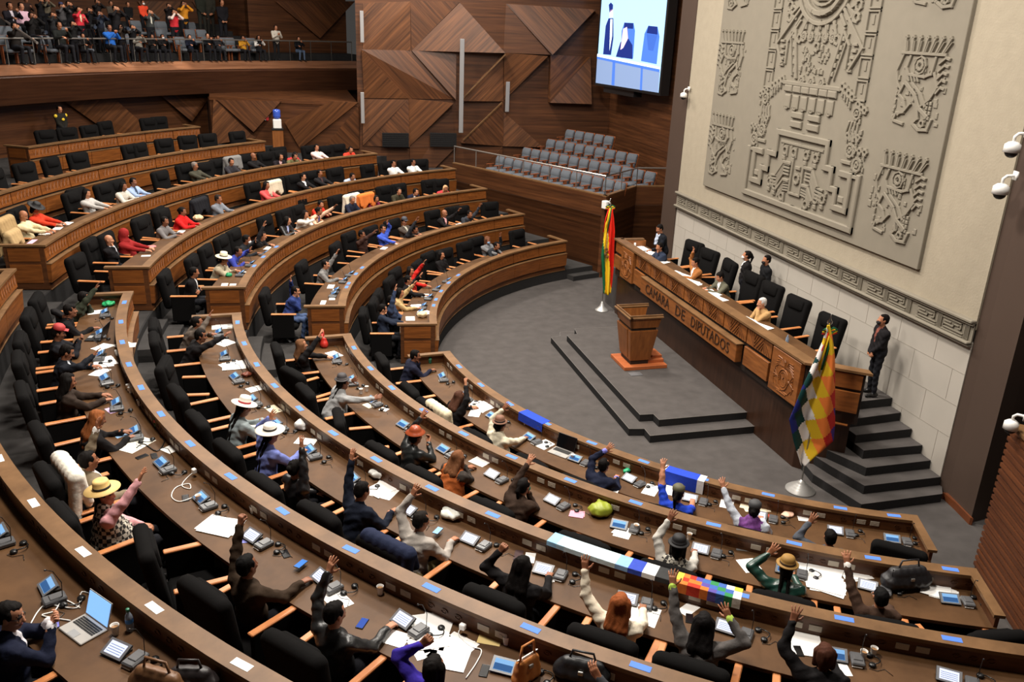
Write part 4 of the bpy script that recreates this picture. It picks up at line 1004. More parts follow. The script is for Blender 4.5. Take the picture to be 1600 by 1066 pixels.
def person(loc, yaw, label, top=(30, 30, 32), kind='cloth', arms=(None, None), hair='short', hc=(22, 17, 15), hat=None, lean=.15, twist=0., look=(0., 0.),
           stand=False, skin=0, shirt=None, trousers=(28, 28, 32), q=1., mask=None, group=None, shawl=None, sleeve=None, s=1., cuff=None, legs=True, glasses=False, world_hands=None, tilt=0.):
    """arms: (left, right), each (kind, x, y, z) of the wrist in the seated person's frame (x forward, y left, z up) or a name"""
    root = thing('person', loc, yaw, label, 'person', group); root.scale = (s, s, s)
    TOP, SK, TR, SH, SHOE, DK, LIP, SLV, CUF = range(9)
    F = Field(); zp = .93 if stand else .52
    P = V3(0, 0, zp); up = norm(V3(math.sin(lean), math.sin(tilt), math.cos(lean))); lat0 = V3(-math.sin(twist), math.cos(twist), 0); lat = norm(lat0-up*(lat0@up)); fw = np.cross(lat, up)
    M = np.stack((fw, lat, up), 1)
    w = 1.0
    C = P+up*.33; N = P+up*.50
    F.ell(P+up*.02, (.145, .19, .13), TR, .04, M); F.ell(P+up*.14+fw*.01, (.138, .182, .17), TOP, .05, M); F.ell(C, (.135, .20, .17), TOP, .05, M)
    SL, SR = P+up*.435+lat*.18, P+up*.435-lat*.18
    F.cone(SL, SR, .070, .070, TOP, .05); F.cone(N-up*.03, N+up*.02, .085, .055, TOP, .04)
    if not stand and legs:
        for sg in (1, -1):
            kn = V3(.42, sg*.12, .53); an = V3(.40+.05*sg, sg*.12, .10)
            F.cone(P+V3(.02, sg*.09, -.01), kn, .092, .064, TR, .03); F.cone(kn, an, .062, .045, TR, .02); F.cone(an+V3(-.04, 0, -.045), an+V3(.16, 0, -.06), .042, .034, SHOE, .01)
    elif stand:
        for sg in (1, -1):
            hp = P+V3(0, sg*.085, -.03); kn = V3(.02, sg*.10, .5); an = V3(-.01, sg*.11, .1)
            F.cone(hp, kn, .092, .062, TR, .03); F.cone(kn, an, .062, .046, TR, .02); F.cone(an+V3(-.04, 0, -.05), an+V3(.16, sg*.03, -.06), .042, .034, SHOE, .01)
    if stand: F.ell(P+up*.0, (.13, .168, .14), TOP, .03, M)
    hd = norm(up*.8+fw*.25+V3(0, 0, .45)); Hc = N+hd*.165
    hy = twist+look[0]; hp_ = look[1]
    f2 = V3(math.cos(hy)*math.cos(hp_), math.sin(hy)*math.cos(hp_), math.sin(hp_)); l2 = V3(-math.sin(hy), math.cos(hy), 0); u2 = np.cross(f2, l2); MH = np.stack((f2, l2, u2), 1)
    hh = lambda a, b, c: Hc+f2*a+l2*b+u2*c
    # arms
    hands = []; Mi = None
    for sg, sp, S in ((1, arms[0], SL), (-1, arms[1], SR)):
        hpose = 'rest'; pole = V3(-.25, sg*.6, -.7)
        if sp is None: sp = 'desk'
        if isinstance(sp, str):
            W = {'desk': V3(.50, sg*.12, .83), 'desk2': V3(.44, sg*.22, .83), 'lap': V3(.30, sg*.09, .66), 'chin': hh(.085, sg*.025, -.155), 'cross': V3(.24, -sg*.10, .86), 'phone': V3(.36, sg*.05, 1.0),
                 'side': V3(.02, sg*.25, .80), 'front': V3(.22, sg*.03, .86), 'cam': hh(.17, sg*.07, -.06), 'rest': V3(.24, sg*.27, .72)}[sp]
            if stand and sp in ('lap', 'front'): W = V3(.17, sg*.04, .92)
            if stand and sp == 'phone': W = V3(.30, sg*.06, 1.25)
            if stand and sp == 'desk': W = V3(.38, sg*.1, 1.0)
            if sp == 'cross': W = P+up*.27+fw*.19-lat*sg*.10; hpose = 'flat'
            if sp in ('phone', 'cam'): hpose = 'hold'
            if sp == 'chin': hpose = 'fist'
            dr = {'desk': V3(1, -sg*.3, -.05), 'desk2': V3(1, 0, -.05), 'lap': V3(.8, -sg*.6, -.1), 'chin': norm(hh(.04, 0, -.02)-W), 'phone': V3(.6, -sg*.5, .5), 'cross': -lat*sg, 'side': V3(.15, 0, -1), 'front': V3(.2, -sg*1, -.3), 'cam': f2*.2-l2*sg*.6+u2*.7, 'rest': V3(1, 0, -.1)}[sp]
            pn = V3(0, 0, -1) if sp in ('desk', 'desk2', 'rest') else (V3(0, -sg, 0) if sp == 'side' else (V3(-1, 0, .2) if sp in ('chin', 'phone') else V3(-1, 0, -.2)))
            if sp == 'lap': pn = V3(0, 0, -1)
            if sp in ('side',): pole = V3(-.8, sg*.4, 0)
        else:
            hpose = sp[0]; W = V3(*sp[1:4]); pole = V3(-.15, sg*1., -.25) if W[2] > S[2] else pole
            dr = norm(W-S)*.8+V3(0, 0, .5) if W[2] > S[2] else V3(1, 0, 0)
            pn = V3(1, 0, 0) if W[2] > S[2] else V3(0, 0, -1)
        E, W = ik(S, W, .27, .245, pole)
        if isinstance(sp, tuple) and W[2] > S[2]: dr = norm(W-E)+V3(0, 0, .35)
        sv = SLV if sleeve is not None else TOP
        F.cone(S, E, .072, .058, sv if sleeve != 'bare' else TOP, .045)
        F.cone(E, W, .057, .042, SLV if sleeve is not None else TOP, .02)
        if cuff is not None: F.cone(E+(W-E)*.93, W+norm(W-E)*.012, .044, .042, CUF, .006)
        side_ = V3(0, -sg, 0) if W[2] > S[2] or sp in ('side',) else V3(0, -sg, .3)
        hands.append((W+norm(W-E)*.012, norm(dr), pn, side_, hpose))
    if shawl: 
        F.cone(N+up*.0, P+up*.10, .10, .235, TOP, .05, 1.05)
    fine = q <= 1
    h0 = .018 if q <= 1 else (.022 if q <= 1.6 else .030)
    b1 = F.mesh(h0)
    # cloth folds: gentle displacement
    v, f, t = b1
    v = v+(.005 if q <= 1.6 else 0)*np.stack((np.sin(v[:, 2]*52+v[:, 1]*31+2*np.sin(v[:, 0]*23)), np.sin(v[:, 2]*43+v[:, 0]*36+2*np.sin(v[:, 1]*19)), np.sin(v[:, 0]*41+v[:, 1]*33)), 1)
    # open shirt front
    if shirt is not None:
        fc = v[f].mean(1); rel = (fc-P)@M; dz = rel[:, 2]
        V = (rel[:, 0] > .03) & (np.abs(rel[:, 1]) < .012+.14*(dz-.22)) & (dz > .22) & (dz < .56) & (t == TOP); t = t.copy(); t[V] = SH
    b1 = (v, f, t)
    # head
    G = Field(); G.cone(N-up*.02, Hc-u2*.06-f2*.01, .055, .05, SK, .03)
    G.ell(hh(-.012, 0, .03), (.092, .074, .088), SK, .02, MH); G.ell(hh(.012, 0, -.035), (.072, .060, .080), SK, .03, MH); G.ell(hh(.045, 0, -.09), (.034, .034, .026), SK, .025, MH)
    G.cone(hh(.083, 0, .015), hh(.104, 0, -.028), .009, .014, SK, .012)
    for sg in (1, -1):
        G.ell(hh(-.005, sg*.076, -.01), (.02, .009, .03), SK, .008, MH); G.ell(hh(.07, sg*.032, -.02), (.02, .022, .02), SK, .02, MH)
        if fine or q < 1.7: G.ell(hh(.080, sg*.030, .008), (.010, .013, .007), DK, .003, MH); G.cone(hh(.085, sg*.015, .030), hh(.076, sg*.045, .030), .005, .004, DK, .004)
    if q < 1.7: G.ell(hh(.084, 0, -.062), (.010, .024, .008), LIP, .004, MH)
    b2 = G.mesh(.0085 if q < 1 else (.011 if q <= 1.2 else (.014 if q <= 1.6 else .02)))
    parts = [b1, b2]
    for (W, d, pn, sd_, hp) in hands:
        K = Field(); K.cone(W-d*.035, W+d*.01, .028, .024, SK, .01); hand_parts(K, W, d, pn, sd_, hp, SK, .0085 if q <= 1 else .0105)
        parts.append(K.mesh(.0065 if q <= 1 else (.009 if q <= 1.6 else .013)))
    sk = mat('skin_%d' % skin, SKIN[skin], .5, noise=.05, nscale=12, spec=.35)
    slm = sk if sleeve == 'bare' else (cmat(sleeve) if sleeve is not None else cmat(top, kind))
    mats = [cmat(top, kind), sk, cmat(trousers), cmat(shirt or (225, 225, 225)), cmat((20, 18, 18), 'leather'), mat('eye_brow_dark', L(26, 18, 15), .5), mat('lips', L(140, 74, 66), .5), slm, cmat(cuff or (220, 220, 220))]
    body = np_obj('body', parts, mats, root)
    # hair
    hm = mat('hair_%d_%d_%d' % hc, [c*.6 for c in L(*hc)] if max(hc) < 60 else L(*hc), .75, noise=.25, nscale=40, bump=.2, spec=.12, bscale=90)
    if hair != 'bald':
        Q = Field()
        Q.ell(hh(-.032, 0, .043), (.089, .080, .082), 0, .015, MH); Q.ell(hh(.022, .012, .088), (.046, .052, .024), 0, .02, MH)
        for sg in (1, -1): Q.ell(hh(.01, sg*.068, .035), (.03, .014, .04), 0, .01, MH); Q.ell(hh(-.055, 0, -.01), (.055, .07, .07), 0, .02, MH)
        if hair == 'fringe': Q.ell(hh(.06, 0, .07), (.03, .06, .03), 0, .02, MH)
        if hair in ('long', 'curly'):
            wv = .02 if hair == 'long' else .03
            for i, b in enumerate((-.065, -.03, .03, .065)):
                Q.cone(hh(-.03, b, .02), N-up*.06-fw*.085+lat*b*1.2, .045, .04+wv*.3, 0, .03)
                Q.cone(N-up*.06-fw*.085+lat*b*1.2, N-up*(.22 if hair == 'long' else .1)-fw*.10+lat*b, .04, .026, 0, .03)
            for sg in (1, -1): Q.cone(hh(.0, sg*.078, .03), hh(-.01, sg*.085, -.11), .026, .03, 0, .02)
        if hair == 'bob':
            for sg in (1, -1): Q.cone(hh(-.01, sg*.075, .03), hh(-.02, sg*.075, -.10), .032, .03, 0, .03)
            Q.cone(hh(-.06, 0, 0), hh(-.06, 0, -.11), .055, .045, 0, .03)
        if hair == 'bun': Q.ell(hh(-.115, 0, .02), (.04, .04, .04), 0, .015, MH)
        if hair == 'pony': Q.cone(hh(-.105, 0, .05), hh(-.15, 0, -.02), .03, .03, 0, .02); Q.cone(hh(-.15, 0, -.02), hh(-.13, 0, -.2), .03, .016, 0, .02)
        if hair == 'braids':
            for sg in (1, -1): Q.cone(hh(-.07, sg*.04, -.03), N-up*.1-fw*.115+lat*sg*.045, .024, .02, 0, .02); Q.cone(N-up*.1-fw*.115+lat*sg*.045, N-up*.42-fw*.13+lat*sg*.03, .02, .014, 0, .02)
        if hair == 'hood': Q.ell(hh(-.02, 0, .01), (.12, .11, .14), 0, .03, MH); Q.cone(hh(-.05, 0, -.1), N, .1, .12, 0, .04)
        hv, hf, ht = Q.mesh(.011 if q <= 1 else (.014 if q <= 1.6 else .02))
        hv = hv+.0022*np.sin(hv[:, [1, 0, 0]]*np.array([120., 140., 150.])+2*np.sin(hv[:, [0, 1, 1]]*60))
        np_obj('hair', [(hv, hf, ht)], [hm], root)
    def MT(): 
        m4 = Matrix.Identity(4)
        for i in range(3):
            for j in range(3): m4[i][j] = MH[i, j]
        m4.translation = Vector(hh(-.012, 0, .045)); return m4
    if hat:
        ht_, c, band = hat; hT = MT()
        prof = {'bowler': [(.13, .035), (.132, .042), (.125, .05), (.088, .05), (.086, .10), (.07, .135), (.04, .15), (.001, .153)],
                'straw': [(.19, .03), (.19, .036), (.10, .042), (.09, .05), (.085, .12), (.075, .145), (.03, .14), (.001, .132)],
                'wide': [(.20, .03), (.203, .038), (.15, .036), (.09, .045), (.088, .10), (.075, .125), (.04, .13), (.001, .125)],
                'helmet': [(.15, .03), (.152, .038), (.10, .05), (.095, .09), (.07, .13), (.04, .148), (.001, .15)],
                'cap': [(.092, .02), (.094, .04), (.09, .08), (.06, .11), (.001, .12)], 'beret': [(.09, .03), (.125, .06), (.12, .08), (.06, .10), (.001, .105)]}[ht_]
        b = MB(); b.lathe([(prof[0][0]*.3, prof[0][1]-.002)]+prof, 28, hT)
        if ht_ == 'cap': b.box((.10, 0, .03), (.09, .12, .008), hT, bev=.003)
        o = b.build('hat', mat('hat_%d_%d_%d' % c, L(*c), .7 if ht_ != 'helmet' else .35, noise=.06, nscale=60), root, True)
        if band and ht_ not in ('cap', 'beret'):
            b = MB(); r0 = .0925 if ht_ != 'bowler' else .091; b.lathe([(r0, .044), (r0+.003, .052), (r0+.001, .07), (r0-.003, .074)], 28, hT, cap=False); b.build('hat_band', mat('band_%d_%d_%d' % band, L(*band), .7), o, True)
    if mask:
        b = MB(); m4 = MT(); b.ball((.078, 0, -.098), (.046, .060, .052), 14, m4)
        b.build('face_mask', mat('mask_%d' % mask[0], L(*mask), .8), root, True)
    if glasses:
        b = MB(); m4 = MT()
        for sg in (1, -1): b.lathe([(.02, 0), (.022, .002), (.02, .004)], 12, m4 @ Matrix.Translation((.095, sg*.03, -.037)) @ Matrix.Rotation(PI/2, 4, 'Y'), cap=False); b.tube([(.095, sg*.05, -.037), (-.0, sg*.08, -.03)], .003, 4, m4)
        b.build('glasses', M_blackp, root)
    return root, [h[0] for h in hands]

# hat/pose helpers working from where heads and hands are in the photograph, solved to real 3D positions
def polar_yaw(p): return math.atan2(CY-p[1], CX-p[0])
def seat_from_head(k, x, y, hz=1.2):
    return atz(x, y, PL[k]+hz)
def sit(k, head, label, rh=None, lh=None, rpose='open', lpose='open', seat_r=1.06, yaw=0., th=None, hz=None, zoff=0., **kw):
    """seat a person behind desk row k so that the head falls where it was seen"""
    hz = hz or 1.17
    hp = atz(head[0], head[1], PL[k]+hz); r, t = polar(hp)
    r_seat = RK[k]+seat_r if th is None else RK[k]+seat_r
    base = P3(max(r_seat, r-.02), t if th is None else th, PL[k]+zoff)
    y0 = polar_yaw(base)+yaw
    # lean so the head reaches hp
    c, s_ = math.cos(y0), math.sin(y0); dx = (hp.x-base.x)*c+(hp.y-base.y)*s_; dy = -(hp.x-base.x)*s_+(hp.y-base.y)*c
    lean = math.atan2(dx-.04, .62); lean = max(-.15, min(.75, lean)); tilt = max(-.4, min(.4, math.atan2(dy, .62)))
    def hnd(px, sg):
        if px is None: return None
        d = ray(*px); S = Vector((.05+math.sin(lean)*.44, sg*.165, .52+.44*math.cos(lean))); S = base+Vector((S.x*c-S.y*s_, S.x*s_+S.y*c, S.z))
        pref = S+Vector((.12*c, .12*s_, .42)); t_ = (pref-CAM).dot(d)/d.dot(d); W = CAM+d*t_; v = W-base
        W = Vector((v.x*c+v.y*s_, -v.x*s_+v.y*c, v.z)); return W
    def toward(W, sg):   # the given point is the middle of the hand; bring the wrist back towards the elbow
        return (W.x, W.y, W.z-.09)
    arms = []
    for px, pose, sg in ((lh, lpose, 1), (rh, rpose, -1)):
        if px is None: arms.append(pose if pose != 'open' else 'desk')
        else: arms.append((pose if pose in ('open', 'fist', 'flat', 'hold') else 'open', *toward(hnd(px, sg), sg)))
    USED.setdefault(k, []).append((t if th is None else th, kw.get('chair', True), base, y0)); kw.pop('chair', None)
    return person(base, y0, label, arms=tuple(arms), lean=lean, tilt=tilt, **kw)
USED = {}
# ------------------------------------------------------------------ chairs
ORD = ['first', 'second', 'third', 'fourth', 'fifth', 'sixth', 'seventh', 'eighth', 'ninth', 'tenth', 'eleventh', 'twelfth', 'thirteenth', 'fourteenth', 'fifteenth', 'sixteenth', 'seventeenth', 'eighteenth', 'nineteenth', 'twentieth',
       'twenty-first', 'twenty-second', 'twenty-third']
ROWN = ['', 'innermost', 'second', 'third', 'fourth', 'fifth', 'sixth', 'topmost']
def make_chair(loc, rz, tall=False):
    t = thing('office_armchair', loc, rz, None, 'chair')
    zt_ = 1.22 if tall else 1.13
    b = MB(); b.box((.02, 0, .36), (.54, .54, .14), bev=.05); b.build('seat', M_chair, t, True)
    b = MB(); T_ = Matrix.Translation((-.25, 0, .38)) @ Matrix.Rotation(R(-9), 4, 'Y')
    hgt = zt_-.40
    # upholstered shell: rounded outline swept through its thickness
    def shell(b, w0, w1, z0, z1, x0, x1, rr=.07, n=5):
        out = []
        for (cy, cz, a0) in ((w1/2-rr, z1-rr, 0), (-w1/2+rr, z1-rr, 90), (-w0/2+rr, z0+rr, 180), (w0/2-rr, z0+rr, 270)):
            for i in range(n+1): a = R(a0+90*i/n); out.append((cy+rr*math.cos(a), cz+rr*math.sin(a)))
        m_ = len(out); cy, cz = 0, (z0+z1)/2; vs = []
        for (x, k) in ((x0, .9), (x0+.02, .97), ((x0+x1)/2, 1), (x1-.02, .97), (x1, .9)):
            for (y, z) in out: vs.append((x, cy+(y-cy)*k, cz+(z-cz)*(k if True else 1)))
        fs = [tuple(range(m_))[::-1], tuple(range(4*m_, 5*m_))]+[(i*m_+j, i*m_+(j+1) % m_, (i+1)*m_+(j+1) % m_, (i+1)*m_+j) for i in range(4) for j in range(m_)]
        b.add(vs, fs, T_)
    shell(b, .54, .60, 0, hgt, -.12, .02); b.build('backrest', M_chair, t, True)
    b = MB(); shell(b, .40, .42, hgt-.26, hgt-.03, -.02, .045, .05); b.build('headrest', M_chair, t, True)
    for s in (-1, 1):
        b = MB(); b.box((.02, s*.315, .672), (.50, .065, .028), bev=.008); b.build('armrest', M_arm, t)
        b = MB(); b.box((.0, s*.315, .40), (.44, .05, .5), bev=.015); b.build('side_panel', M_chair, t)
    b = MB(); b.lathe([(.24, .0), (.24, .02), (.06, .05), (.05, .3)], 12); b.build('pedestal', M_blackp, t, True)
    return t
protoC = make_chair((0, 0, -50), 0); protoR = make_chair((0, 0, -50), 0, True); first = {0: True, 1: True}
def chair(loc, rz, label, group=None, tall=0):
    p = (protoC, protoR)[tall]
    if first[tall]: c = p; kids(p); first[tall] = False
    else: c = copy_tree(p)
    c.location = loc; c.rotation_euler = (0, 0, rz); c.scale = (1.12, 1.2, 1.1)
    for kk in ('label', 'group'):
        if kk in c.keys(): del c[kk]
    return tag(c, label, None, group)
CH = {}
def add_chair(k, side, th, r, yaw): CH.setdefault((side, k), []).append((th, r, yaw))
def chair_px(k, side, x, y, yaw=0.):
    p = atz(x, y, PL[k]+1.14); r, t = polar(p); add_chair(k, side, t, max(r-.38, RK[k]+.98), yaw)
def flush_chairs():
    rn = random.Random(3)
    for (side, k), L_ in CH.items():
        L_.sort(key=lambda q: q[0] if side == 'near' else -q[0])
        for i, (th, r, yaw) in enumerate(L_):
            p = P3(r, th, PL[k]); 
            chair(p, R(th)+PI+yaw, 'black fabric armchair with beech armrests, %s from the aisle in the %s %s row' % (ORD[i], ROWN[k], 'near-side' if side == 'near' else 'far-side'), 'desk armchairs of the %s %s row' % (ROWN[k], side))
# ------------------------------------------------------------------ the delegates
BK = (26, 24, 25); NV = (24, 28, 46); BR = (58, 42, 32)
def near(k): return 'in the %s near-side row' % ROWN[k]
rn = random.Random(11)
def N(k, head, desc, **kw): 
    kw.setdefault('q', 1 if k >= 3 else 1.2); kw.setdefault('skin', rn.randrange(4)); sit(k, head, desc, **kw)
# fourth near-side row
N(4, (136, 460), 'person in dark olive jacket leaning on chin with right arm raised at the aisle end', top=(56, 60, 48), rh=(159, 430), lpose='chin', look=(.2, -.2))
N(4, (112, 484), 'person in black with open palm raised, second from the aisle, near the top left', top=BK, lh=(96, 487), rpose='desk', hair='fringe')
N(4, (93, 521), 'person with red and white headband holding up a phone beside the open laptop', top=(30, 30, 34), rpose='phone', lpose='phone', hat=('cap', (170, 50, 50), None), look=(-.1, -.3))
N(4, (107, 549), 'black-haired person in dark suit bent over white papers with one hand raised', top=(28, 30, 36), rh=(143, 549), lpose='desk', shirt=(210, 214, 220), look=(-.1, -.5))
N(4, (108, 596), 'woman with black curly hair and dark brown coat resting arms on the desk', top=(48, 38, 32), hair='curly', rpose='desk', lpose='desk', look=(0, -.3))
N(4, (155, 652), 'woman with long auburn hair in black writing at the desk', top=BK, hair='long', hc=(132, 76, 40), rpose='desk', lpose='desk', look=(0, -.4))
N(4, (140, 717), 'man in beige jacket with white cuff raising his arm high beside the draped white coat', top=(126, 112, 92), lh=(150, 655), cuff=(236, 234, 230), shirt=(230, 226, 226), rpose='lap', hz=1.2)
N(4, (165, 775), 'woman in yellow straw hat and black and white checkered shawl raising her right hand', top=(206, 196, 180), kind='plaid', shawl=1, sleeve=(214, 156, 160), rh=(217, 738), lpose='lap', hat=('straw', (222, 186, 116), (30, 28, 28)), look=(-.5, .1), hair='braids', yaw=-.25)
N(4, (388, 885), 'man in dark brown jacket raising a fist and holding a phone in the other hand', top=(52, 40, 30), lh=(375, 790), lpose='fist', rpose='desk2', hc=(18, 16, 16))
N(4, (525, 960), 'man in black leather jacket raising his left hand over the conference unit', top=(34, 34, 34), kind='leather', lh=(512, 884), rpose='desk2', look=(-.2, -.2))
N(4, (680, 1056), 'woman in violet blue sweater raising her fist at the bottom edge', top=(58, 44, 150), lh=(656, 995), lpose='fist', rpose='lap', hair='bob', hz=1.1)
N(4, (955, 1062), 'grey-haired person at the bottom edge with a hand held out over the ledge', top=(60, 60, 64), rh=(940, 1050), lpose='lap', hc=(120, 112, 108), rpose='flat', hz=1.05)
# fifth near-side row
N(5, (20, 962), 'man with glasses in navy suit using a phone beside the silver laptop', top=NV, shirt=(214, 210, 214), cuff=(226, 222, 226), rpose='phone', lpose='phone', glasses=True, look=(-.6, -.2), q=.9, yaw=-.3, skin=2)
# third near-side row
N(3, (312, 500), 'woman in taupe jacket with raised open hand at the aisle end', top=(92, 82, 74), hair='bun', rh=(325, 490), lpose='desk')
N(3, (318, 520), 'person in black stretching an arm forward over white papers', top=BK, rh=(353, 517), rpose='flat', lpose='lap', look=(-.2, -.2))
N(3, (383, 636), 'woman in white brimmed hat with colourful band and grey blouse', top=(140, 150, 152), hat=('straw', (236, 228, 214), (176, 50, 60)), hair='braids', lpose='desk', rpose='desk', look=(0, -.3))
N(3, (425, 679), 'woman in wide cream hat and lilac blue blouse with long black braid', top=(112, 122, 182), hat=('wide', (232, 224, 210), (40, 36, 36)), hair='braids', lh=(420, 645), rpose='desk', lpose='open')
N(3, (463, 733), 'person in black leather jacket with right arm raised behind the vacant chairs', top=BK, kind='leather', rh=(471, 684), lpose='lap', look=(.2, -.2), hair='bun')
N(3, (568, 765), 'man in dark navy suit with arm raised straight up and white collar', top=(24, 28, 40), shirt=(226, 226, 226), lh=(549, 706), lpose='open', rpose='desk2', look=(-.1, -.3))
N(3, (660, 812), 'balding man in light grey shirt sitting against a navy jacket with arm raised', top=(166, 158, 150), lh=(643, 765), rpose='desk2', hc=(40, 34, 30), trousers=(150, 130, 90), look=(-.2, -.2))
N(3, (818, 885), 'woman with long black hair in black writing and raising a hand', top=BK, hair='long', lh=(780, 853), lpose='fist', rpose='desk', look=(-.1, -.4))
N(3, (971, 944), 'woman with long red-brown hair in cream coat with raised hand', top=(226, 214, 192), hair='long', hc=(140, 76, 40), lh=(915, 882), rpose='desk')
N(3, (1101, 972), 'woman with straight dark hair in grey jacket with lime cuffs raising both hands', top=(92, 88, 86), hair='long', hc=(26, 22, 22), lh=(1053, 905), rh=(1143, 957), cuff=(176, 206, 90))
N(3, (1289, 1022), 'woman with brown hair in black jacket raising her arm at lower right', top=BK, hair='bob', hc=(70, 40, 28), lh=(1240, 962), rpose='desk')
# second near-side row
N(2, (472, 540), 'woman with long wavy brown hair in black raising her hand beside the red handbag', top=BK, hair='long', hc=(104, 70, 46), rh=(500, 517), lpose='desk')
N(2, (537, 598), 'woman in dark bowler hat and grey fringed shawl reaching over the desk', top=(150, 150, 150), shawl=1, hat=('bowler', (60, 56, 58), (100, 94, 92)), hair='braids', rh=(588, 616), lh=(549, 588), rpose='flat')
N(2, (651, 682), 'man in black leather jacket and shiny red-brown miner helmet raising his arm', top=(30, 32, 32), kind='leather', hat=('helmet', (158, 72, 40), (60, 24, 20)), lh=(657, 646), rpose='phone')
N(2, (718, 713), 'woman with short brown hair in rust orange cape leaning on her hand', top=(160, 84, 40), hair='curly', hc=(112, 72, 46), rpose='chin', lpose='desk', shawl=1, sleeve=(60, 54, 50))
N(2, (821, 755), 'woman with dark ponytail in brown jacket raising her hand by the green bag', top=(58, 44, 36), hair='pony', lh=(824, 718), rpose='chin', mask=(20, 150, 120))
N(2, (1060, 857), 'woman in black bowler hat and plaid shawl raising her left arm', top=(196, 190, 176), kind='plaid', shawl=1, sleeve=(188, 184, 176), hat=('bowler', (22, 20, 22), (40, 38, 40)), hair='bob', lh=(1045, 806), rpose='desk')
N(2, (1229, 889), 'woman in golden brown hat and dark green sequined blouse with raised hand', top=(20, 60, 50), kind='sequin', hat=('bowler', (150, 112, 50), (60, 42, 24)), hair='braids', lh=(1201, 857), rpose='desk')
N(2, (1376, 934), 'man in brown suit raising his arm beside the black backpack', top=(70, 52, 42), shirt=(220, 216, 210), cuff=(220, 216, 210), lh=(1324, 867), rpose='desk', hc=(20, 18, 18))
# innermost near-side row
N(1, (651, 554), 'man in dark navy suit seated first at the aisle beside a green bottle', top=(30, 32, 48), rpose='desk', lpose='chin', look=(-.3, -.2))
N(1, (720, 619), 'woman with brown curly hair in black reading papers with hand raised', top=BK, hair='curly', hc=(74, 46, 34), rh=(728, 598), lpose='desk')
N(1, (782, 666), 'woman in brown bowler hat and cream shawl with raised arm', top=(214, 204, 180), shawl=1, hat=('bowler', (120, 82, 62), (40, 28, 26)), hair='bun', lh=(785, 634))
N(1, (946, 722), 'man in navy suit raising his hand next to the black-screened laptop', top=(26, 30, 48), lh=(946, 697), cuff=(130, 130, 210), rpose='desk')
N(1, (1060, 772), 'woman in royal blue dress and khaki cap raising her bare arm', top=(40, 70, 190), sleeve='bare', hat=('cap', (86, 82, 60), None), hair='pony', lh=(1036, 722), rpose='desk')
N(1, (1179, 795), 'woman in dark cap and violet patterned shawl with raised hand near the right end', top=(104, 50, 120), kind='floral', shawl=1, sleeve=(190, 196, 206), hat=('cap', (60, 60, 62), None), hair='bun', lh=(1131, 754))
N(1, (1296, 847), 'person in grey jacket nearly hidden behind the desk with arm raised at the right end', top=(80, 84, 92), rh=None, lh=(1265, 810), rpose='lap', hz=1.1)
# far side rows
def Fp(k, head, desc, **kw): kw.setdefault('q', 1.6 if k <= 2 else 1.9); kw.setdefault('skin', rn.randrange(4)); kw.setdefault('look', (rn.uniform(-.3, .3), -.15)); sit(k, head, desc, **kw)
Fp(1, (599, 479), 'man in dark navy jacket at the aisle end with hands on the desk', top=(32, 38, 52), look=(.2, -.3), th=170.6)
Fp(1, (626, 458), 'woman in beige jacket with raised arm behind scattered papers', top=(180, 152, 106), hair='bob', lh=(645, 441), rpose='desk')
Fp(1, (613, 470), 'hardly visible person in blue denim sleeve raising a hand behind the navy-jacketed man', top=(50, 60, 84), rh=(617, 449), lpose='lap')
Fp(1, (639, 438), 'man in black jacket raising an arm beside the person in red', top=BK, shirt=(220, 220, 220), lh=(656, 427))
Fp(1, (642, 424), 'person in bright red sweater with arm raised at the innermost far row', top=(190, 40, 34), lh=(661, 408), hair='long')
Fp(1, (690, 399), 'woman in black sitting upright facing the floor', top=BK, hair='long', rpose='lap', lpose='lap')
Fp(1, (762, 376), 'person in grey jacket with blue face mask near the far end', top=(110, 110, 112), mask=(140, 176, 210), hair='bob', hc=(96, 60, 40))
Fp(1, (780, 380), 'person in dark clothes turned away with raised arm near the far end', top=(40, 42, 46), lh=(782, 366))
Fp(2, (464, 453), 'man in blue puffer jacket and jeans with arm raised and fist at his chin', top=(44, 58, 110), lh=(454, 434), rpose='chin', trousers=(70, 86, 120), seat_r=1.35, th=171.3)
Fp(2, (510, 413), 'person in grey suit with arm raised reading papers', top=(120, 118, 116), lh=(527, 389), rpose='desk')
Fp(2, (566, 367), 'man in dark brown jacket with raised hand', top=(60, 40, 34), rh=(584, 359), lpose='chin')
Fp(2, (599, 358), 'person in bright blue jacket raising a hand high', top=(60, 84, 180), lh=(606, 345), rpose='desk')
Fp(2, (632, 347), 'man in cap and grey-brown coat looking down', top=(74, 66, 60), hat=('cap', (60, 62, 70), None), shirt=(200, 196, 180))
Fp(2, (655, 356), 'person hidden behind a chair back with only a raised hand showing', top=(40, 40, 44), rh=(651, 339), hz=1.1)
Fp(2, (695, 334), 'man in black suit and pink shirt with raised hand', top=BK, shirt=(226, 170, 170), lh=(716, 326), hc=(60, 56, 54), hair='bald')
Fp(2, (737, 331), 'person in dark grey jacket raising a hand near the far end', top=(54, 56, 62), lh=(749, 320))
Fp(3, (305, 425), 'man in black suit with arms crossed sitting in the aisle chair', top=(24, 22, 24), shirt=(226, 224, 224), rpose='cross', lpose='cross', th=172.6, seat_r=1.3)
Fp(3, (352, 403), 'man in cream hat and beige jacket leaning on his hand', top=(176, 164, 140), hat=('straw', (232, 220, 188), (70, 60, 50)), rpose='chin', hair='short')
Fp(3, (377, 388), 'person in cobalt blue jacket with raised hand', top=(56, 66, 150), lh=(389, 386), rpose='desk')
Fp(3, (387, 373), 'person in dark clothes with white face mask and raised hand', top=(34, 36, 40), mask=(230, 230, 230), lh=(399, 371))
Fp(3, (415, 368), 'person half hidden behind a chair with a raised hand', top=(36, 34, 36), rh=(411, 349), hz=1.1)
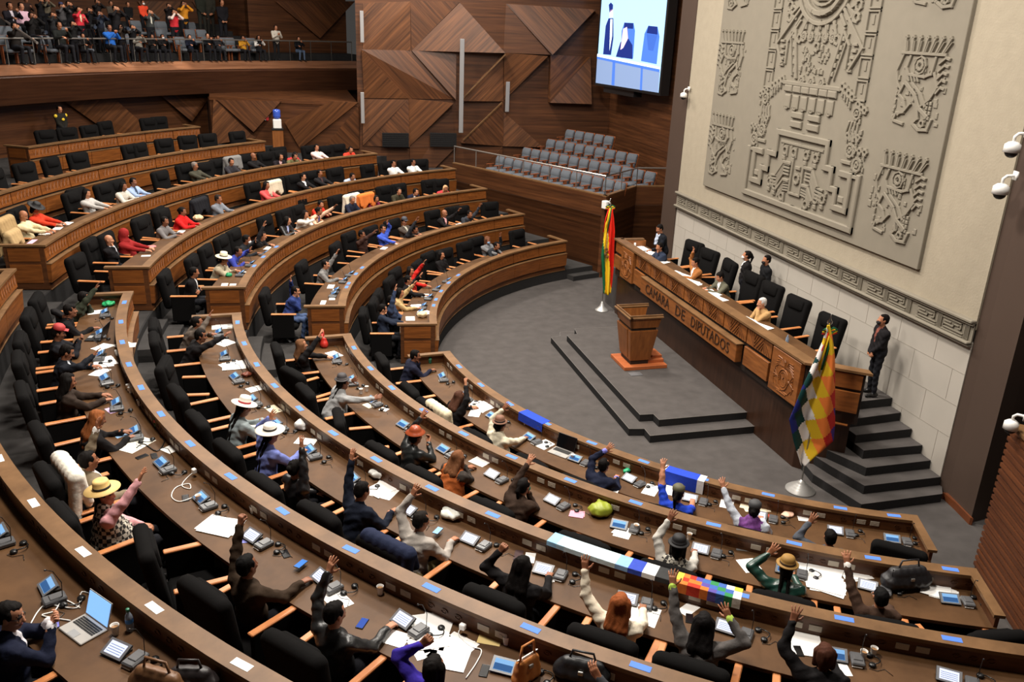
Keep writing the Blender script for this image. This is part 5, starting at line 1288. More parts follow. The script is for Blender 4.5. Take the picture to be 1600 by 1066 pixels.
Fp(3, (451, 343), 'woman in black leather jacket at the desk', top=BK, kind='leather', hair='long', shirt=(170, 180, 220))
Fp(3, (479, 333), 'woman in white jacket with dark curly hair', top=(228, 220, 208), hair='curly', rh=(490, 339), lpose='desk')
Fp(3, (501, 327), 'woman in pale peach blouse with raised hand', top=(216, 176, 150), hair='bun', lh=(521, 320), rpose='desk', shirt=(80, 84, 150))
Fp(3, (552, 311), 'elderly man in dark blue sweater before a chair draped with a white coat', top=(34, 38, 54), hc=(120, 110, 104))
Fp(3, (592, 306), 'woman in maroon dress beside the orange-draped chair', top=(120, 36, 70), hair='bob')
Fp(3, (625, 297), 'man in dark olive coat sitting upright', top=(58, 54, 40))
Fp(3, (654, 295), 'man in navy suit and white shirt', top=(26, 30, 48), shirt=(236, 234, 232))
Fp(3, (717, 293), 'person in red and pink clothes at the far end', top=(200, 60, 66), hc=(190, 150, 110), hair='bob')
Fp(3, (503, 300), 'person in red shirt turned away in front of the row behind', top=(214, 56, 40), seat_r=1.6, hz=1.5, hair='short')
Fp(4, (171, 376), 'bald man in black suit sitting at the aisle end with hand raised to his chest', top=(24, 22, 24), hair='bald', rpose='chin', lpose='rest', shirt=(200, 200, 206), skin=2, look=(.0, 0), q=1.6)
Fp(4, (195, 367), 'person wrapped in dark red shawl next to the bald man', top=(136, 34, 34), hair='hood', hc=(140, 36, 36), shawl=1)
Fp(4, (259, 345), 'man in grey suit reading at the desk', top=(116, 112, 112))
Fp(4, (286, 331), 'woman in bright red coat', top=(200, 34, 34), hair='bun', shawl=1)
Fp(4, (342, 311), 'bearded man in grey shirt resting cheek on hand', top=(120, 124, 132), rpose='chin', hc=(50, 40, 34))
Fp(4, (417, 290), 'woman in pink-red blouse with long hair', top=(210, 84, 84), hair='long')
Fp(4, (474, 277), 'man in black suit and white shirt, first of the two sitting together', top=BK, shirt=(226, 226, 226))
Fp(4, (500, 271), 'man in black jacket and dark shirt, second of the two sitting together', top=(30, 28, 30), shirt=(70, 50, 50))
Fp(4, (556, 270), 'person in light blue shirt bent over the desk', top=(170, 184, 206))
Fp(4, (615, 256), 'man in white shirt at the far end', top=(232, 230, 226), rpose='chin')
Fp(4, (646, 254), 'person in white patterned top at the far end', top=(222, 226, 222), rpose='chin')
Fp(5, (37, 338), 'bald man in cream sweater in front of a tan draped chair', top=(216, 200, 160), hair='bald', look=(0, -.5), q=1.6)
Fp(5, (56, 327), 'woman with dark hat in bright red-orange blouse', top=(214, 64, 40), hat=('wide', (24, 22, 24), None), hair='bob', look=(0, -.5))
Fp(5, (136, 303), 'woman with black hair in light grey cardigan', top=(176, 172, 168), hair='long', look=(0, -.3))
Fp(5, (194, 291), 'woman in off-white coat leaning over the desk', top=(204, 198, 186), hair='long')
Fp(5, (209, 285), 'man in pale blue shirt and dark vest bending over the desk', top=(150, 170, 204), shirt=(60, 74, 96))
Fp(5, (305, 260), 'grey-haired man in dark green-grey jacket', top=(66, 64, 54), hc=(120, 110, 104))
Fp(5, (362, 253), 'man in dark clothes before a chair draped with a grey jacket', top=(48, 46, 50))
Fp(5, (396, 245), 'bald man in black at the sixth desk row', top=BK, hair='bald')
Fp(5, (440, 243), 'woman in black with pale pink scarf', top=(34, 30, 34), hair='bob', shirt=(220, 180, 180))
Fp(5, (463, 241), 'person in olive patterned jacket', top=(92, 88, 52), kind='floral')
Fp(5, (495, 231), 'person in white and rose blouse', top=(224, 200, 196))
Fp(5, (474, 232), 'person in red top behind the olive-jacketed one', top=(190, 60, 60), seat_r=1.7, hz=1.3)
Fp(5, (550, 231), 'person in bright red-orange jacket at the end of the desk', top=(226, 66, 48))

# presiding bench
def ros(px, py, z, desc, face=PI, **kw):
    p = atz(px, py, z); return person(Vector((p.x+kw.pop('dx', .1), p.y, 1.24)), face, desc, **kw)
ros(1027, 356, 1.24+1.6, 'man in dark suit and pale shirt standing at the far end of the presiding bench', top=(26, 28, 34), shirt=(190, 200, 220), stand=True, arms=('desk', 'chin'), lean=.25, q=1.2, dx=.25, look=(.2, -.4))
ros(1032, 384, 1.24+1.2, 'man in blue-grey suit seated at the far bench end with hand at his chin', top=(44, 52, 70), arms=('chin', 'desk'), lean=.25, q=1.2, look=(.3, -.1), dx=.15)
ros(1087, 410, 1.24+1.17, 'woman in tan brown jacket seated with one hand raised', top=(150, 96, 52), shirt=(230, 226, 220), arms=('desk', ('open', .1, -.2, 1.38)), hair='bun', q=1.2, look=(.1, -.3))
ros(1124, 432, 1.24+1.15, 'man in olive-grey suit leaning forward over documents', top=(92, 90, 76), shirt=(224, 222, 224), arms=(('flat', .55, .1, .83), 'desk'), lean=.35, q=1.1, look=(0, -.5), dx=.25)
ros(1195, 474, 1.24+1.15, 'grey-haired man in light brown jacket with folded hands at his mouth', top=(176, 140, 94), hc=(190, 186, 182), arms=('chin', 'chin'), lean=.25, q=1.1, skin=2, look=(0, -.1))
ros(1168, 405, 1.24+1.5, 'woman with ponytail, white mask and black jacket standing by the wall', top=BK, shirt=(232, 232, 232), stand=True, arms=('side', 'side'), hair='pony', mask=(236, 236, 236), q=1.2, face=PI-.5, look=(.0, .1), lean=0., dx=0)
ros(1199, 409, 1.24+1.55, 'man in black shirt and black face mask standing behind the presiding bench', top=(24, 24, 26), stand=True, arms=('side', 'side'), mask=(18, 18, 20), q=1.2, lean=0., face=PI-.2, look=(.2, 0), dx=0)
p_ = atX(1378, 508, 11.1); p0 = atz(1360, 617, 1.24)
person(Vector((p0.x, p0.y, 1.24)), PI-.25, 'man in black suit and black face mask standing at the top of the stairs', top=(26, 24, 26), shirt=(120, 70, 60), stand=True, arms=('front', 'front'), mask=(18, 18, 20), q=1., lean=.03, look=(0, .1))
# guard behind the topmost row
g0 = atz(92, 170, PL[7]+1.6); rr, tt = polar(g0); g0 = P3(min(rr, 26.4), tt, PL[7])
person(g0, polar_yaw(g0), 'guard in black with yellow shoulder patches standing under the gallery', top=(34, 32, 28), stand=True, arms=('front', 'front'), q=1.9, lean=0)
b = MB()
for s_ in (-1, 1): b.ball((0.03, s_*.2, 1.36), (.07, .06, .07), 8)
b.ball((.15, 0, 1.24), (.03, .06, .05), 8)
o = b.build('shoulder_patches', mat('patch_yellow', L(226, 190, 40), .7), bpy.data.objects[[q.name for q in bpy.data.objects if q.get('label', '').startswith('guard in black')][0]])

# ------------------------------------------------------------------ press gallery crowd
TOPS = [(26, 24, 26), (30, 32, 40), (40, 38, 36), (24, 26, 30), (60, 56, 54)]
def gal(hx, hy, row, desc, stand=True, **kw):
    z = GZ+.28*row; r = 26.75+.95*row
    # position: on the gallery row circle along the column of the head
    d = ray(hx, hy); a = d.x**2+d.y**2; bb = -2*(d.x*CX+d.y*CY); c = CX**2+CY**2-r*r; t = (-bb+math.sqrt(bb*bb-4*a*c))/2/a; p = CAM+d*t
    s = kw.pop('s', None) or max(.8, min(1.12, (p.z-z)/(1.62 if stand else 1.2)))
    kw.setdefault('arms', ('cam', 'cam') if stand else ('phone', 'desk2')); kw.setdefault('top', TOPS[rn.randrange(5)])
    person(Vector((p.x, p.y, z)), polar_yaw(p), desc, stand=stand, q=2., s=s, skin=rn.randrange(4), lean=.05, **kw)
gal(13, 8, 2, 'man in dark suit with tie seated at the left corner of the press gallery', False, top=(30, 28, 34), shirt=(200, 190, 200))
gal(30, 2, 2, 'seated person in pink-lilac sweater at the left corner of the press gallery', False, top=(206, 170, 186), arms=('lap', 'lap'))
gal(47, 24, 1, 'photographer in black aiming a long lens near the gallery stair rail', False, arms=('cam', 'cam'), top=(26, 24, 24))
gal(90, 38, 0, 'person in black crouched over a camera, left part of the gallery', False, top=(30, 32, 30))
gal(62, 6, 3, 'standing person in black with only the torso in view at upper left', True, top=(26, 24, 26))
gal(72, 8, 3, 'standing person in olive grey coat behind the photographers', True, top=(96, 88, 74))
gal(94, 8, 2, 'person in grey jacket with dark blue cap among the photographers', True, top=(70, 68, 70), hat=('cap', (40, 44, 80), None))
gal(105, 5, 2, 'standing person in black next to the red-vested one', True, top=(26, 26, 28))
gal(121, 14, 1, 'person in red vest over a pale shirt filming with a camera', True, top=(196, 50, 62), shirt=(216, 206, 170), arms=('phone', 'cam'))
gal(138, 18, 2, 'person in black with white face mask and arms stretched', True, top=(24, 24, 26), mask=(232, 232, 236))
gal(178, 12, 1, 'photographer in black raising a large camera, middle of the gallery', True, top=(30, 28, 30))
gal(199, 8, 3, 'person dressed all in black standing at the back of the gallery', True, top=(20, 20, 22), arms=('lap', 'lap'))
gal(169, 42, 0, 'person in blue shirt kneeling with a camera at the gallery rail', False, top=(40, 96, 180), arms=('phone', 'phone'))
gal(187, 38, 0, 'cameraman in dark brown jacket behind a tripod at the gallery rail', True, top=(52, 42, 34), s=.8)
gal(222, 3, 3, 'person in bright orange-red jacket at the top of the picture', True, top=(226, 76, 48), arms=('front', 'front'), mask=(230, 230, 232))
gal(232, 18, 1, 'photographer in charcoal vest and light tie aiming upward', True, top=(60, 62, 62), shirt=(214, 210, 196))
gal(213, 50, 0, 'seated person with pale sleeves behind the gallery rail', False, top=(120, 116, 108))
gal(237, 63, 0, 'seated person in black holding a phone behind the gallery rail, left of two', False, top=(26, 24, 24))
gal(253, 62, 0, 'seated person in black with light face mask behind the gallery rail, right of two', False, top=(28, 26, 28), mask=(200, 200, 204))
gal(270, 18, 1, 'cameraman in red and white jacket holding a video camera', True, top=(206, 52, 60), sleeve=(220, 200, 190), mask=(226, 226, 230))
gal(285, 5, 2, 'person in mustard yellow jacket taking a picture behind the red-jacketed cameraman', True, top=(206, 136, 40), mask=(226, 226, 230))
gal(312, -14, 3, 'guard in dark green uniform cut off by the top edge, left of two', True, top=(40, 42, 36), trousers=(40, 40, 36), arms=('side', 'front'))
gal(325, -16, 3, 'guard in dark green uniform cut off by the top edge, second of two', True, top=(46, 44, 38), trousers=(42, 40, 36), arms=('front', 'side'))
gal(345, -3, 2, 'person in long black coat standing near the dark loudspeaker', True, top=(28, 26, 30), arms=('front', 'front'))
gal(323, 55, 0, 'person in black bent forward at the gallery rail', False, top=(24, 26, 30))
gal(297, 78, 0, 'person in dark blue bending low over the gallery edge', False, top=(26, 30, 44), s=.8)
gal(379, 66, 0, 'seated person in ochre vest behind the gallery rail', False, top=(190, 134, 40))
gal(403, 58, 0, 'seated person in black with white sleeves behind the gallery rail', False, top=(30, 28, 30), sleeve=(214, 210, 206), hair='long')
gal(430, 42, 0, 'man in light grey shirt standing alone at the gallery rail looking at a phone', True, top=(196, 188, 176), arms=('phone', 'phone'), trousers=(28, 28, 30))
gal(466, 66, 0, 'person in black and jeans sitting at the far end of the gallery rail', False, top=(24, 24, 28), trousers=(80, 96, 120))
gal(20, 40, 0, 'person in dark clothes leaning on the gallery rail at its left end', False, arms=('desk2', 'cam'), top=(34, 30, 28))
gal(80, 22, 1, 'photographer in dark grey with camera at eye level behind the crouched one', True, top=(38, 38, 40))
gal(112, 40, 0, 'cameraman in black standing at the rail between two tripods', True, top=(26, 26, 26), s=.85)
gal(153, 20, 1, 'person in dark navy with a long lens in the gallery crowd', True, top=(30, 34, 46), mask=(220, 220, 224))
gal(205, 40, 0, 'photographer in black at the rail beside the dark brown cameraman', True, top=(24, 24, 26), s=.8)
gal(262, 8, 3, 'person in dark coat in the back of the gallery near the top edge', True, top=(40, 34, 34))
gal(150, 2, 3, 'person in dark jacket at the back of the gallery, arms up', True, top=(32, 28, 28))
gal(172, 4, 3, 'person in grey-brown coat at the back of the gallery', True, top=(70, 62, 54), arms=('front', 'front'))
gal(340, 66, 0, 'person in dark grey sitting sideways behind the gallery rail', False, top=(44, 44, 48))
gal(128, 58, 0, 'person in black sitting low between the tripods', False, top=(28, 26, 26))
gal(40, 4, 3, 'person in dark brown coat in the upper left corner of the gallery', True, top=(50, 36, 32), arms=('phone', 'front'))
# cameras on tripods
def tripod(x, y, row, desc):
    z = GZ+.28*row; r = 26.62+.95*row; d = ray(x, y); a = d.x**2+d.y**2; bb = -2*(d.x*CX+d.y*CY); c = CX**2+CY**2-r*r; t = (-bb+math.sqrt(bb*bb-4*a*c))/2/a; p = CAM+d*t
    h = max(.7, p.z-z); o = thing('tripod_camera', (p.x, p.y, z), polar_yaw(p), desc, 'camera')
    for i in range(3):
        b = MB(); aa = 2*PI*i/3; b.tube([(.28*math.cos(aa), .28*math.sin(aa), 0), (.02*math.cos(aa), .02*math.sin(aa), h-.15)], .014, 5); b.build('leg', M_blackp, o)
    b = MB(); b.box((0, 0, h), (.34, .14, .18), bev=.02); b.box((-.05, 0, h+.13), (.2, .04, .03)); b.build('camera_body', M_blackp, o)
    b = MB(); b.tube([(.15, 0, h), (.24, 0, h), (.25, 0, h), (.33, 0, h)], [.05, .05, .06, .065], 12); b.build('lens', mat('dark_glass', L(40, 44, 52), .15), o)
tripod(140, 42, 0, 'video camera on black tripod at the gallery rail, left one'); tripod(192, 44, 0, 'video camera on black tripod at the gallery rail, middle one'); tripod(150, 34, 1, 'video camera on tripod a step behind the left one')
tripod(62, 50, 0, 'video camera on tripod by the foot of the slanting handrail')
# dark loudspeaker on the gallery and theatre seats of the gallery
def gpos(x, y, row, dr=0.):
    z = GZ+.28*row; r = 26.9+.95*row+dr; d = ray(x, y); a = d.x**2+d.y**2; bb = -2*(d.x*CX+d.y*CY); c = CX**2+CY**2-r*r; t = (-bb+math.sqrt(bb*bb-4*a*c))/2/a; p = CAM+d*t; return Vector((p.x, p.y, z))
g0 = gpos(366, 60, 1); b = MB(); b.box((0, 0, .36), (.6, .95, .7), bev=.03); b.box((.305, 0, .36), (.01, .85, .6)); o = b.build('loudspeaker', M_blackp, None, T=Tm(g0, polar_yaw(g0))); tag(o, 'wide black loudspeaker box standing on the press gallery', 'loudspeaker')
# ------------------------------------------------------------------ chairs: under every sitter, then the vacant ones
rc = random.Random(9)
for k in range(1, 6):
    occ = []
    for (t, ch, base, y0) in USED.get(k, []):
        r, th = polar(base); side = 'near' if th > 179 else 'far'
        if side == 'near':
            add_chair(k, 'near', th, max(r, RK[k]+1.04)+.04, 0); occ.append(th)
        elif ch: add_chair(k, 'far', th, max(r, RK[k]+1.04)+.04, 0)
    for t in TAGS[k]:
        t_ = t-.5
        if all(abs(t_-o) > 30*1.05/RK[k]*1.1 for o in occ) and not (k == 5 and t > 224): add_chair(k, 'near', t_, RK[k]+(1.08 if t_ < 243 or k > 1 else .8), rc.uniform(-.4, .4))
FARC = {1: [(665, 412), (706, 395), (735, 383), (825, 366)], 2: [(485, 416), (541, 384), (545, 370), (618, 350), (683, 335), (725, 326), (770, 321)],
        3: [(340, 388), (423, 347), (487, 324), (612, 299), (674, 288), (700, 286)], 4: [(120, 404), (150, 377), (222, 342), (252, 327), (315, 312), (383, 290), (430, 282), (457, 276), (530, 264), (590, 262), (667, 255)],
        5: [(12, 340), (107, 312), (120, 298), (161, 291), (257, 271), (285, 266), (326, 259), (345, 254), (417, 238), (508, 231), (535, 228)],
        6: [(14, 268), (54, 260), (100, 251), (137, 244), (210, 229), (222, 226), (255, 220), (290, 215), (322, 212), (372, 208)], 7: [(70, 207), (104, 203), (143, 199), (168, 192), (232, 187), (248, 185)]}
for k, L_ in FARC.items():
    for (x, y) in L_:
        p = atz(x, y, PL[k]+1.08); th = polar(p)[1]
        if any(abs(th-q[0]) < 22/RK[k] for q in CH.get((('far'), k), [])): continue
        chair_px(k, 'far', x, y, rc.uniform(-.25, .25))
flush_chairs()
# coats thrown over chair backs
def coat(k, x, y, col, desc, side='near', w=.72, drop=.8, dz=1.24, yaw=0.):
    p = atz(x, y, PL[k]+dz); base = P3(polar(p)[0], polar(p)[1], PL[k]); r, th = polar(p)
    F = Field(); z = dz
    # drape: thick soft slab over the top with uneven hem
    F.cone((-.10, -w/2+.07, z-.03), (-.10, w/2-.07, z-.03), .075, .075, 0, .04)
    for i in range(11):
        yy = (-.5+i/10)*(w-.08); F.cone((-.12, yy, z-.05), (-.19-.012*(i % 2), yy*1.04, z-drop*(.9+.1*math.sin(i*1.3))), .062, .052, 0, .05)
    for i in range(9):
        yy = (-.5+i/8)*(w-.10); F.cone((-.06, yy, z-.05), (.0+.01*(i % 2), yy, z-drop*.45*(.9+.2*math.sin(i*1.1))), .055, .045, 0, .05)
    v, f, t = F.mesh(.018); v = v+.006*np.stack((np.sin(v[:, 1]*55+v[:, 2]*9), 0*v[:, 0], 0*v[:, 0]), 1)
    o = np_obj('draped_coat', [(v, f, t)], [cmat(col)]); o.location = base; o.rotation_euler = (0, 0, R(th)+PI+yaw); tag(o, desc, 'coat')
def cpos(k, th): return pix(P3(RK[k]+1.42, th, PL[k]+1.24))
coat(4, *cpos(4, 207.3), (226, 220, 206), 'cream white coat draped over a chair back in the fourth near-side row', drop=.95)
coat(3, *cpos(3, 219.3), (34, 40, 62), 'navy padded jacket hanging on the chair of the balding man', drop=.6)
coat(1, *cpos(1, 201.4), (218, 206, 176), 'cream shawl with fringe laid over a chair in the innermost near-side row', drop=.8, w=.66)
coat(3, 553, 305, (222, 212, 192), 'white coat hung on a chair in the third far-side row'); coat(3, 575, 304, (214, 118, 56), 'orange shawl hung on a chair in the third far-side row')
coat(4, 430, 284, (210, 196, 172), 'cream coat hung on a chair in the fourth far-side row'); coat(5, 12, 342, (170, 142, 100), 'tan coat hung on the leftmost chair in the fifth far-side row'); coat(5, 25, 362, (178, 150, 108), 'second tan coat hung on a chair at the aisle end of the fifth far-side row', w=.55, drop=.6, dz=1.1)
coat(5, 366, 246, (120, 118, 116), 'grey jacket hung on a chair in the fifth far-side row'); coat(4, 315, 312, (30, 30, 34), 'black jacket hung on a chair in the fourth far-side row')

# rostrum armchairs
for i, (x, y, yw, d) in enumerate(((1063, 382, .25, 'first tall black armchair from the far end of the presiding bench'), (1080, 395, .2, 'tall black armchair of the woman in tan jacket'), (1110, 410, -.1, 'tall black armchair between the tan-jacketed woman and the man in olive-grey'),
        (1152, 432, .1, 'tall black armchair behind the man in olive-grey suit'), (1188, 448, .15, 'tall black armchair before the man in black mask'), (1233, 470, .15, 'tall black armchair right of the grey-haired man'), (1277, 500, .2, 'last tall black armchair beside the checkered flag'))):
    p = atz(x, y, 1.24+1.25); chair((min(max(p.x-.38, 10.5), 10.8), p.y, 1.24), PI+yw, d, 'tall armchairs behind the presiding bench', 1)

# theatre seats of the side gallery
M_tseat = mat('grey_blue_seat_fabric', L(88, 93, 100), .9, noise=.1, nscale=20, bump=.1); M_twood = wood('seat_shell_wood', L(116, 62, 34), L(150, 84, 48), .4, scale=(6, 6, 20))
def make_tseat():
    t = thing('theatre_seat', (0, 0, -40), 0, None, 'seat')
    T_ = Matrix.Translation((-.12, 0, .38)) @ Matrix.Rotation(R(-14), 4, 'Y')
    b = MB(); b.box((0, 0, .28), (.10, .46, .52), T_, bev=.035); b.build('backrest', M_tseat, t, True)
    b = MB(); b.box((.05, 0, .36), (.012, .44, .2), T_, bev=.005); b.build('head_pad', M_tseat, t, True)
    b = MB(); b.box((.14, 0, .42), (.46, .46, .12), bev=.04); b.build('seat', M_tseat, t, True)
    b = MB(); b.box((-.065, 0, .27), (.02, .48, .58), T_); b.build('back_shell', M_twood, t)
    for s in (-1, 1):
        b = MB(); b.box((.1, s*.25, .6), (.38, .045, .03), bev=.008); b.box((.08, s*.25, .3), (.12, .03, .6)); b.build('armrest', M_twood, t)
    return t
pt = make_tseat(); kids(pt); ft = True
gq = lambda X, Y: (750+X/5.333, 190+Y/5.333)
for j, (n_, l_, r_, z0) in enumerate(((13, (180, 290), (1180, 505), 2.1), (13, (400, 220), (1430, 420), 2.28), (9, (600, 150), (1280, 268), 2.60), (5, (760, 70), (1085, 122), 3.0))):
    a = atz(*gq(*l_), z0+.9); c = atz(*gq(*r_), z0+.9); dv = Vector((c.x-a.x, c.y-a.y)).normalized(); nn = Vector((-dv.y, dv.x)); nn = nn if nn.x > 0 else -nn
    b = MB(); e0, e1 = Vector((a.x, a.y))-dv*.3-nn*.66, Vector((c.x, c.y))+dv*.3-nn*.66
    if j > 1:
        b.prism([e0, e1, e1+nn*3, e0+nn*3] if (e1-e0).cross(nn) > 0 else [e0+nn*3, e1+nn*3, e1, e0], 2.3, z0); struct(b.build('trim_%d' % (130+j), M_carpetd))
    for i in range(n_):
        p = a.lerp(c, i/(n_-1)); o = pt if ft else copy_tree(pt); ft = False
        o.location = (p.x-nn.x*.27, p.y-nn.y*.27, z0); o.rotation_euler = (0, 0, math.atan2(-nn.y, -nn.x))
        tag(o, 'grey upholstered theatre seat, %s from the left in the %s row of the side gallery' % (ORD[i], ('front', 'second', 'third', 'back')[j]), 'seat', 'theatre seats of the side gallery')
# theatre seats of the press gallery
m_ = 0
gl = []
for row, xs in ((0, (8, 30, 75, 128, 205, 285, 350, 362, 395)), (1, (5, 22, 40, 110, 170, 205, 212, 255, 300, 318)), (2, (215, 240, 255, 300, 158))):
    for i, x in enumerate(sorted(xs)):
        p = gpos(x, 60 if row == 0 else (45 if row == 1 else 28), row, .18); o = copy_tree(pt)
        for kk in ('label', 'group'): 
            if kk in o.keys(): del o[kk]
        o.location = p+Vector((0, 0, .02)); o.rotation_euler = (0, 0, polar_yaw(p))
        tag(o, 'grey theatre seat of the press gallery, %s from the left in its %s row' % (ORD[i], ('front', 'middle', 'back')[row]), 'seat', 'theatre seats of the press gallery')
# ------------------------------------------------------------------ things on the desks
def desk_z(k): return ZT[k]-.225
def onD(k, x, y, dz=0.): return atz(x, y, desk_z(k)+dz)
def nearfar(p): return 'near-side' if polar(p)[1] > 179 else 'far-side'
ITEMS = {}
def put_item(key, proto, p, rz, k, side=None):
    """copies of one kind, labelled afterwards by their order from the aisle"""
    ITEMS.setdefault((key, k, side or nearfar(p)), []).append((p, rz, proto))
PROTO = {}
def proto(name, fn):
    o = fn(); o.location = (0, 0, -60); kids(o); PROTO[name] = [o, True]; return name
e_scr = em('tablet_screen_glow', L(104, 146, 190), .5); e_sc2 = em('tablet_picture_blue', L(44, 76, 120), .45); e_scw = em('tablet_list_white', L(186, 194, 226), .62)
def mk_unit(v):
    def f():
        t = thing('conference_unit', (0, 0, 0), 0, None, 'conference terminal')
        T_ = Matrix.Translation((0, .07, .045)) @ Matrix.Rotation(R(-24), 4, 'Y')
        b = MB(); b.box((0, -.14, .028), (.19, .13, .05), bev=.012); b.box((.01, -.14, .055), (.10, .09, .012), bev=.005); b.build('base', M_greyp if False else mat('grey_plastic_unit', L(84, 84, 86), .35), t)
        b = MB(); b.box((.06, .07, .012), (.05, .16, .02)); b.box((0, 0, 0), (.155, .235, .022), T_, bev=.008); tb = b.build('tablet', M_blackp, t)
        b = MB(); b.box((0, 0, .012), (.148, .228, .002), T_); b.box((0, 0, .0128), (.140, .220, .0012), T_); b.build('bezel', mat('silver_bezel', L(100, 100, 104), .35), tb)
        b = MB(); b.box((0, 0, .0138), (.108, .175, .002), T_); sc = b.build('screen', e_scr if v == 0 else e_scw, tb)
        b = MB()
        if v == 0: b.box((-.02, .0, .0148), (.06, .17, .001), T_)
        else:
            for i in range(4): b.box((-.035+.02*i, 0, .0148), (.004, .15, .001), T_)
        o = b.build('picture', e_sc2, tb)
        b = MB(); b.box((-.085, -.13, .012), (.03, .1, .012), bev=.003); b.build('badge_card', M_white, t)
        b = MB(); b.tube([(.06, -.18, .05), (.07, -.18, .2), (.02, -.17, .33), (-.03, -.165, .36)], .004, 5); b.ball((-.035, -.165, .362), .010, 6); b.build('gooseneck_microphone', M_blackp, t)
        return t
    return f
proto('unit0', mk_unit(0)); proto('unit1', mk_unit(1))
def mk_head():
    t = thing('headphones', (0, 0, 0), 0, None, 'headphones')
    b = MB(); b.tube([(.02+.075*math.cos(a), .075*math.sin(a), .03+.01*math.sin(a*2)) for a in [PI*i/8 for i in range(9)]], .006, 6); b.build('headband', M_blackp, t, True)
    for s in (-1, 1):
        b = MB(); b.lathe([(.02, 0), (.034, .005), (.036, .02), (.03, .03), (.012, .034)], 14, Matrix.Translation((.02+s*.075, -.01, .0))); b.build('ear_cup', M_blackp, t, True)
    b = MB(); b.tube([(.09, -.02, .01), (.14, -.05, .006), (.16, .02, .006), (.12, .1, .006), (.2, .16, .006)], .003, 5); b.build('cord', M_blackp, t, True)
    return t
proto('head', mk_head)
M_tape = mat('pale_blue_tape', L(76, 126, 226), .7, noise=.05, nscale=30)
def mk_tag(m):
    def f():
        b = MB(); b.box((0, 0, .0015), (.075, .19, .003), bev=.001); o = b.build('seat_marker', m); return tag(o, None, 'marker')
    return f
proto('tag', mk_tag(M_tape)); proto('tagw', mk_tag(M_paper))
def mk_cup():
    t = thing('paper_cup', (0, 0, 0), 0, None, 'cup'); 
    b = MB(); b.lathe([(.026, 0), (.036, .092), (.0375, .094), (.034, .09), (.026, .012), (.001, .012)], 18, cap=False); b.lathe([(.025, .0), (.026, .002)], 18); b.build('cup_wall', M_white, t, True)
    b = MB(); b.lathe([(.001, .07), (.0325, .07)], 18, cap=False); b.build('drink', mat('tea', L(150, 110, 70), .2), t)
    return t
proto('cup', mk_cup)
def mk_plate():
    b = MB(); b.box((0, 0, 0), (.008, .11, .07), bev=.003); b.mi = 1; b.box((-.005, 0, 0), (.004, .03, .02)); return b
# socket plates are fixed to the inner board of each desk
for k in range(1, 5):
    root, put = DESK['M%d' % k]
    for t in TAGS[k]:
        for dt, two in ((.26, 0), (.45, 1)):
            th = t-dt*180/PI/RK[k]*1.0
            b = MB(); q = P3(RK[k]+.138, th, ZT[k]-.135); T_ = Tm(q, R(th)); b.box((0, 0, 0), (.010, .13, .075), T_, bev=.004)
            if not two: b.box((.006, 0, 0), (.004, .03, .025), T_)
            put(b, 'socket_plate', mat('ivory_plate', L(176, 166, 150), .5))
for k in range(1, 6):
    for i, t in enumerate(TAGS[k]):
        if k == 5 and t < 205: continue
        w = 'tag' if k < 5 else 'tagw'; th = t+(.0 if k < 5 else -.3)
        put_item(('seat_marker', 'pale blue paper strip on the ledge' if k < 5 else 'white paper card on the ledge'), w, P3(RK[k]+.06, th, ZT[k]), R(th)+PI+rc.uniform(-.06, .06), k, 'near-side')
        if k == 5 and not (214 < t < 220 or t > 230 or t < 213): continue
        v = 'unit0' if (t < 212 or rc.random() < .35) else 'unit1'
        put_item(('unit', 'grey conference terminal with lit tablet screen'), v, P3(RK[k]+.42, t-.2/RK[k], desk_z(k)), R(t)+PI+rc.uniform(-.2, .2), k, 'near-side')
        th = t+.27*180/PI/RK[k]
        put_item(('head', 'black headphones with coiled cord'), 'head', P3(RK[k]+.33, th, desk_z(k)), R(t)+rc.uniform(-.5, .9), k, 'near-side')
for k, L_ in {1: [(700, 440), (679, 452), (668, 466), (661, 480), (660, 490)], 2: [(535, 440), (528, 456), (524, 462), (549, 430)], 3: [(417, 398), (405, 415), (397, 430)]}.items():
    for (x, y) in L_:
        p = onD(k, x, y); r, t = polar(p); 
        put_item(('unit', 'grey conference terminal with lit tablet screen'), 'unit0', P3(RK[k]+.4, t, desk_z(k)), R(t)+PI, k)
        put_item(('seat_marker', 'blue paper strip on the ledge'), 'tag', P3(RK[k]+.08, t, ZT[k]), R(t), k)
CUPS = {4: [(183, 552), (201, 606), (204, 610), (218, 630), (310, 780), (395, 797), (594, 923), (610, 914), (791, 1001)], 3: [(561, 719), (811, 843), (1365, 1019), (1349, 1024)],
        2: [(564, 612), (573, 608), (670, 664), (734, 702), (994, 825), (1077, 839), (1271, 870)], 1: [(821, 662), (895, 715), (982, 727), (1090, 758), (1236, 797)], 5: [(180, 985)]}
for k, L_ in CUPS.items():
    for (x, y) in L_: put_item(('cup', 'white paper cup standing on the desk'), 'cup', onD(k, x, y, .04)+Vector((0, 0, -.04)), rc.random()*6, k)
def flush_items():
    for (key, k, side), L_ in ITEMS.items():
        L_.sort(key=lambda q: polar(q[0])[1] if side == 'near-side' else -polar(q[0])[1])
        for i, (p, rz, pn) in enumerate(L_):
            pr = PROTO[pn]; o = pr[0] if pr[1] else copy_tree(pr[0]); pr[1] = False
            o.location = p; o.rotation_euler = (0, 0, rz)
            for kk in ('label', 'group'):
                if kk in o.keys(): del o[kk]
            tag(o, '%s, %s from the aisle in the %s %s row' % (key[1], ORD[i], ROWN[k], side), None, {'seat_marker': 'paper markers', 'unit': 'conference terminals', 'head': 'headphones', 'cup': 'paper cups'}[key[0]]+' on the %s row, %s' % (ROWN[k], side))
flush_items()

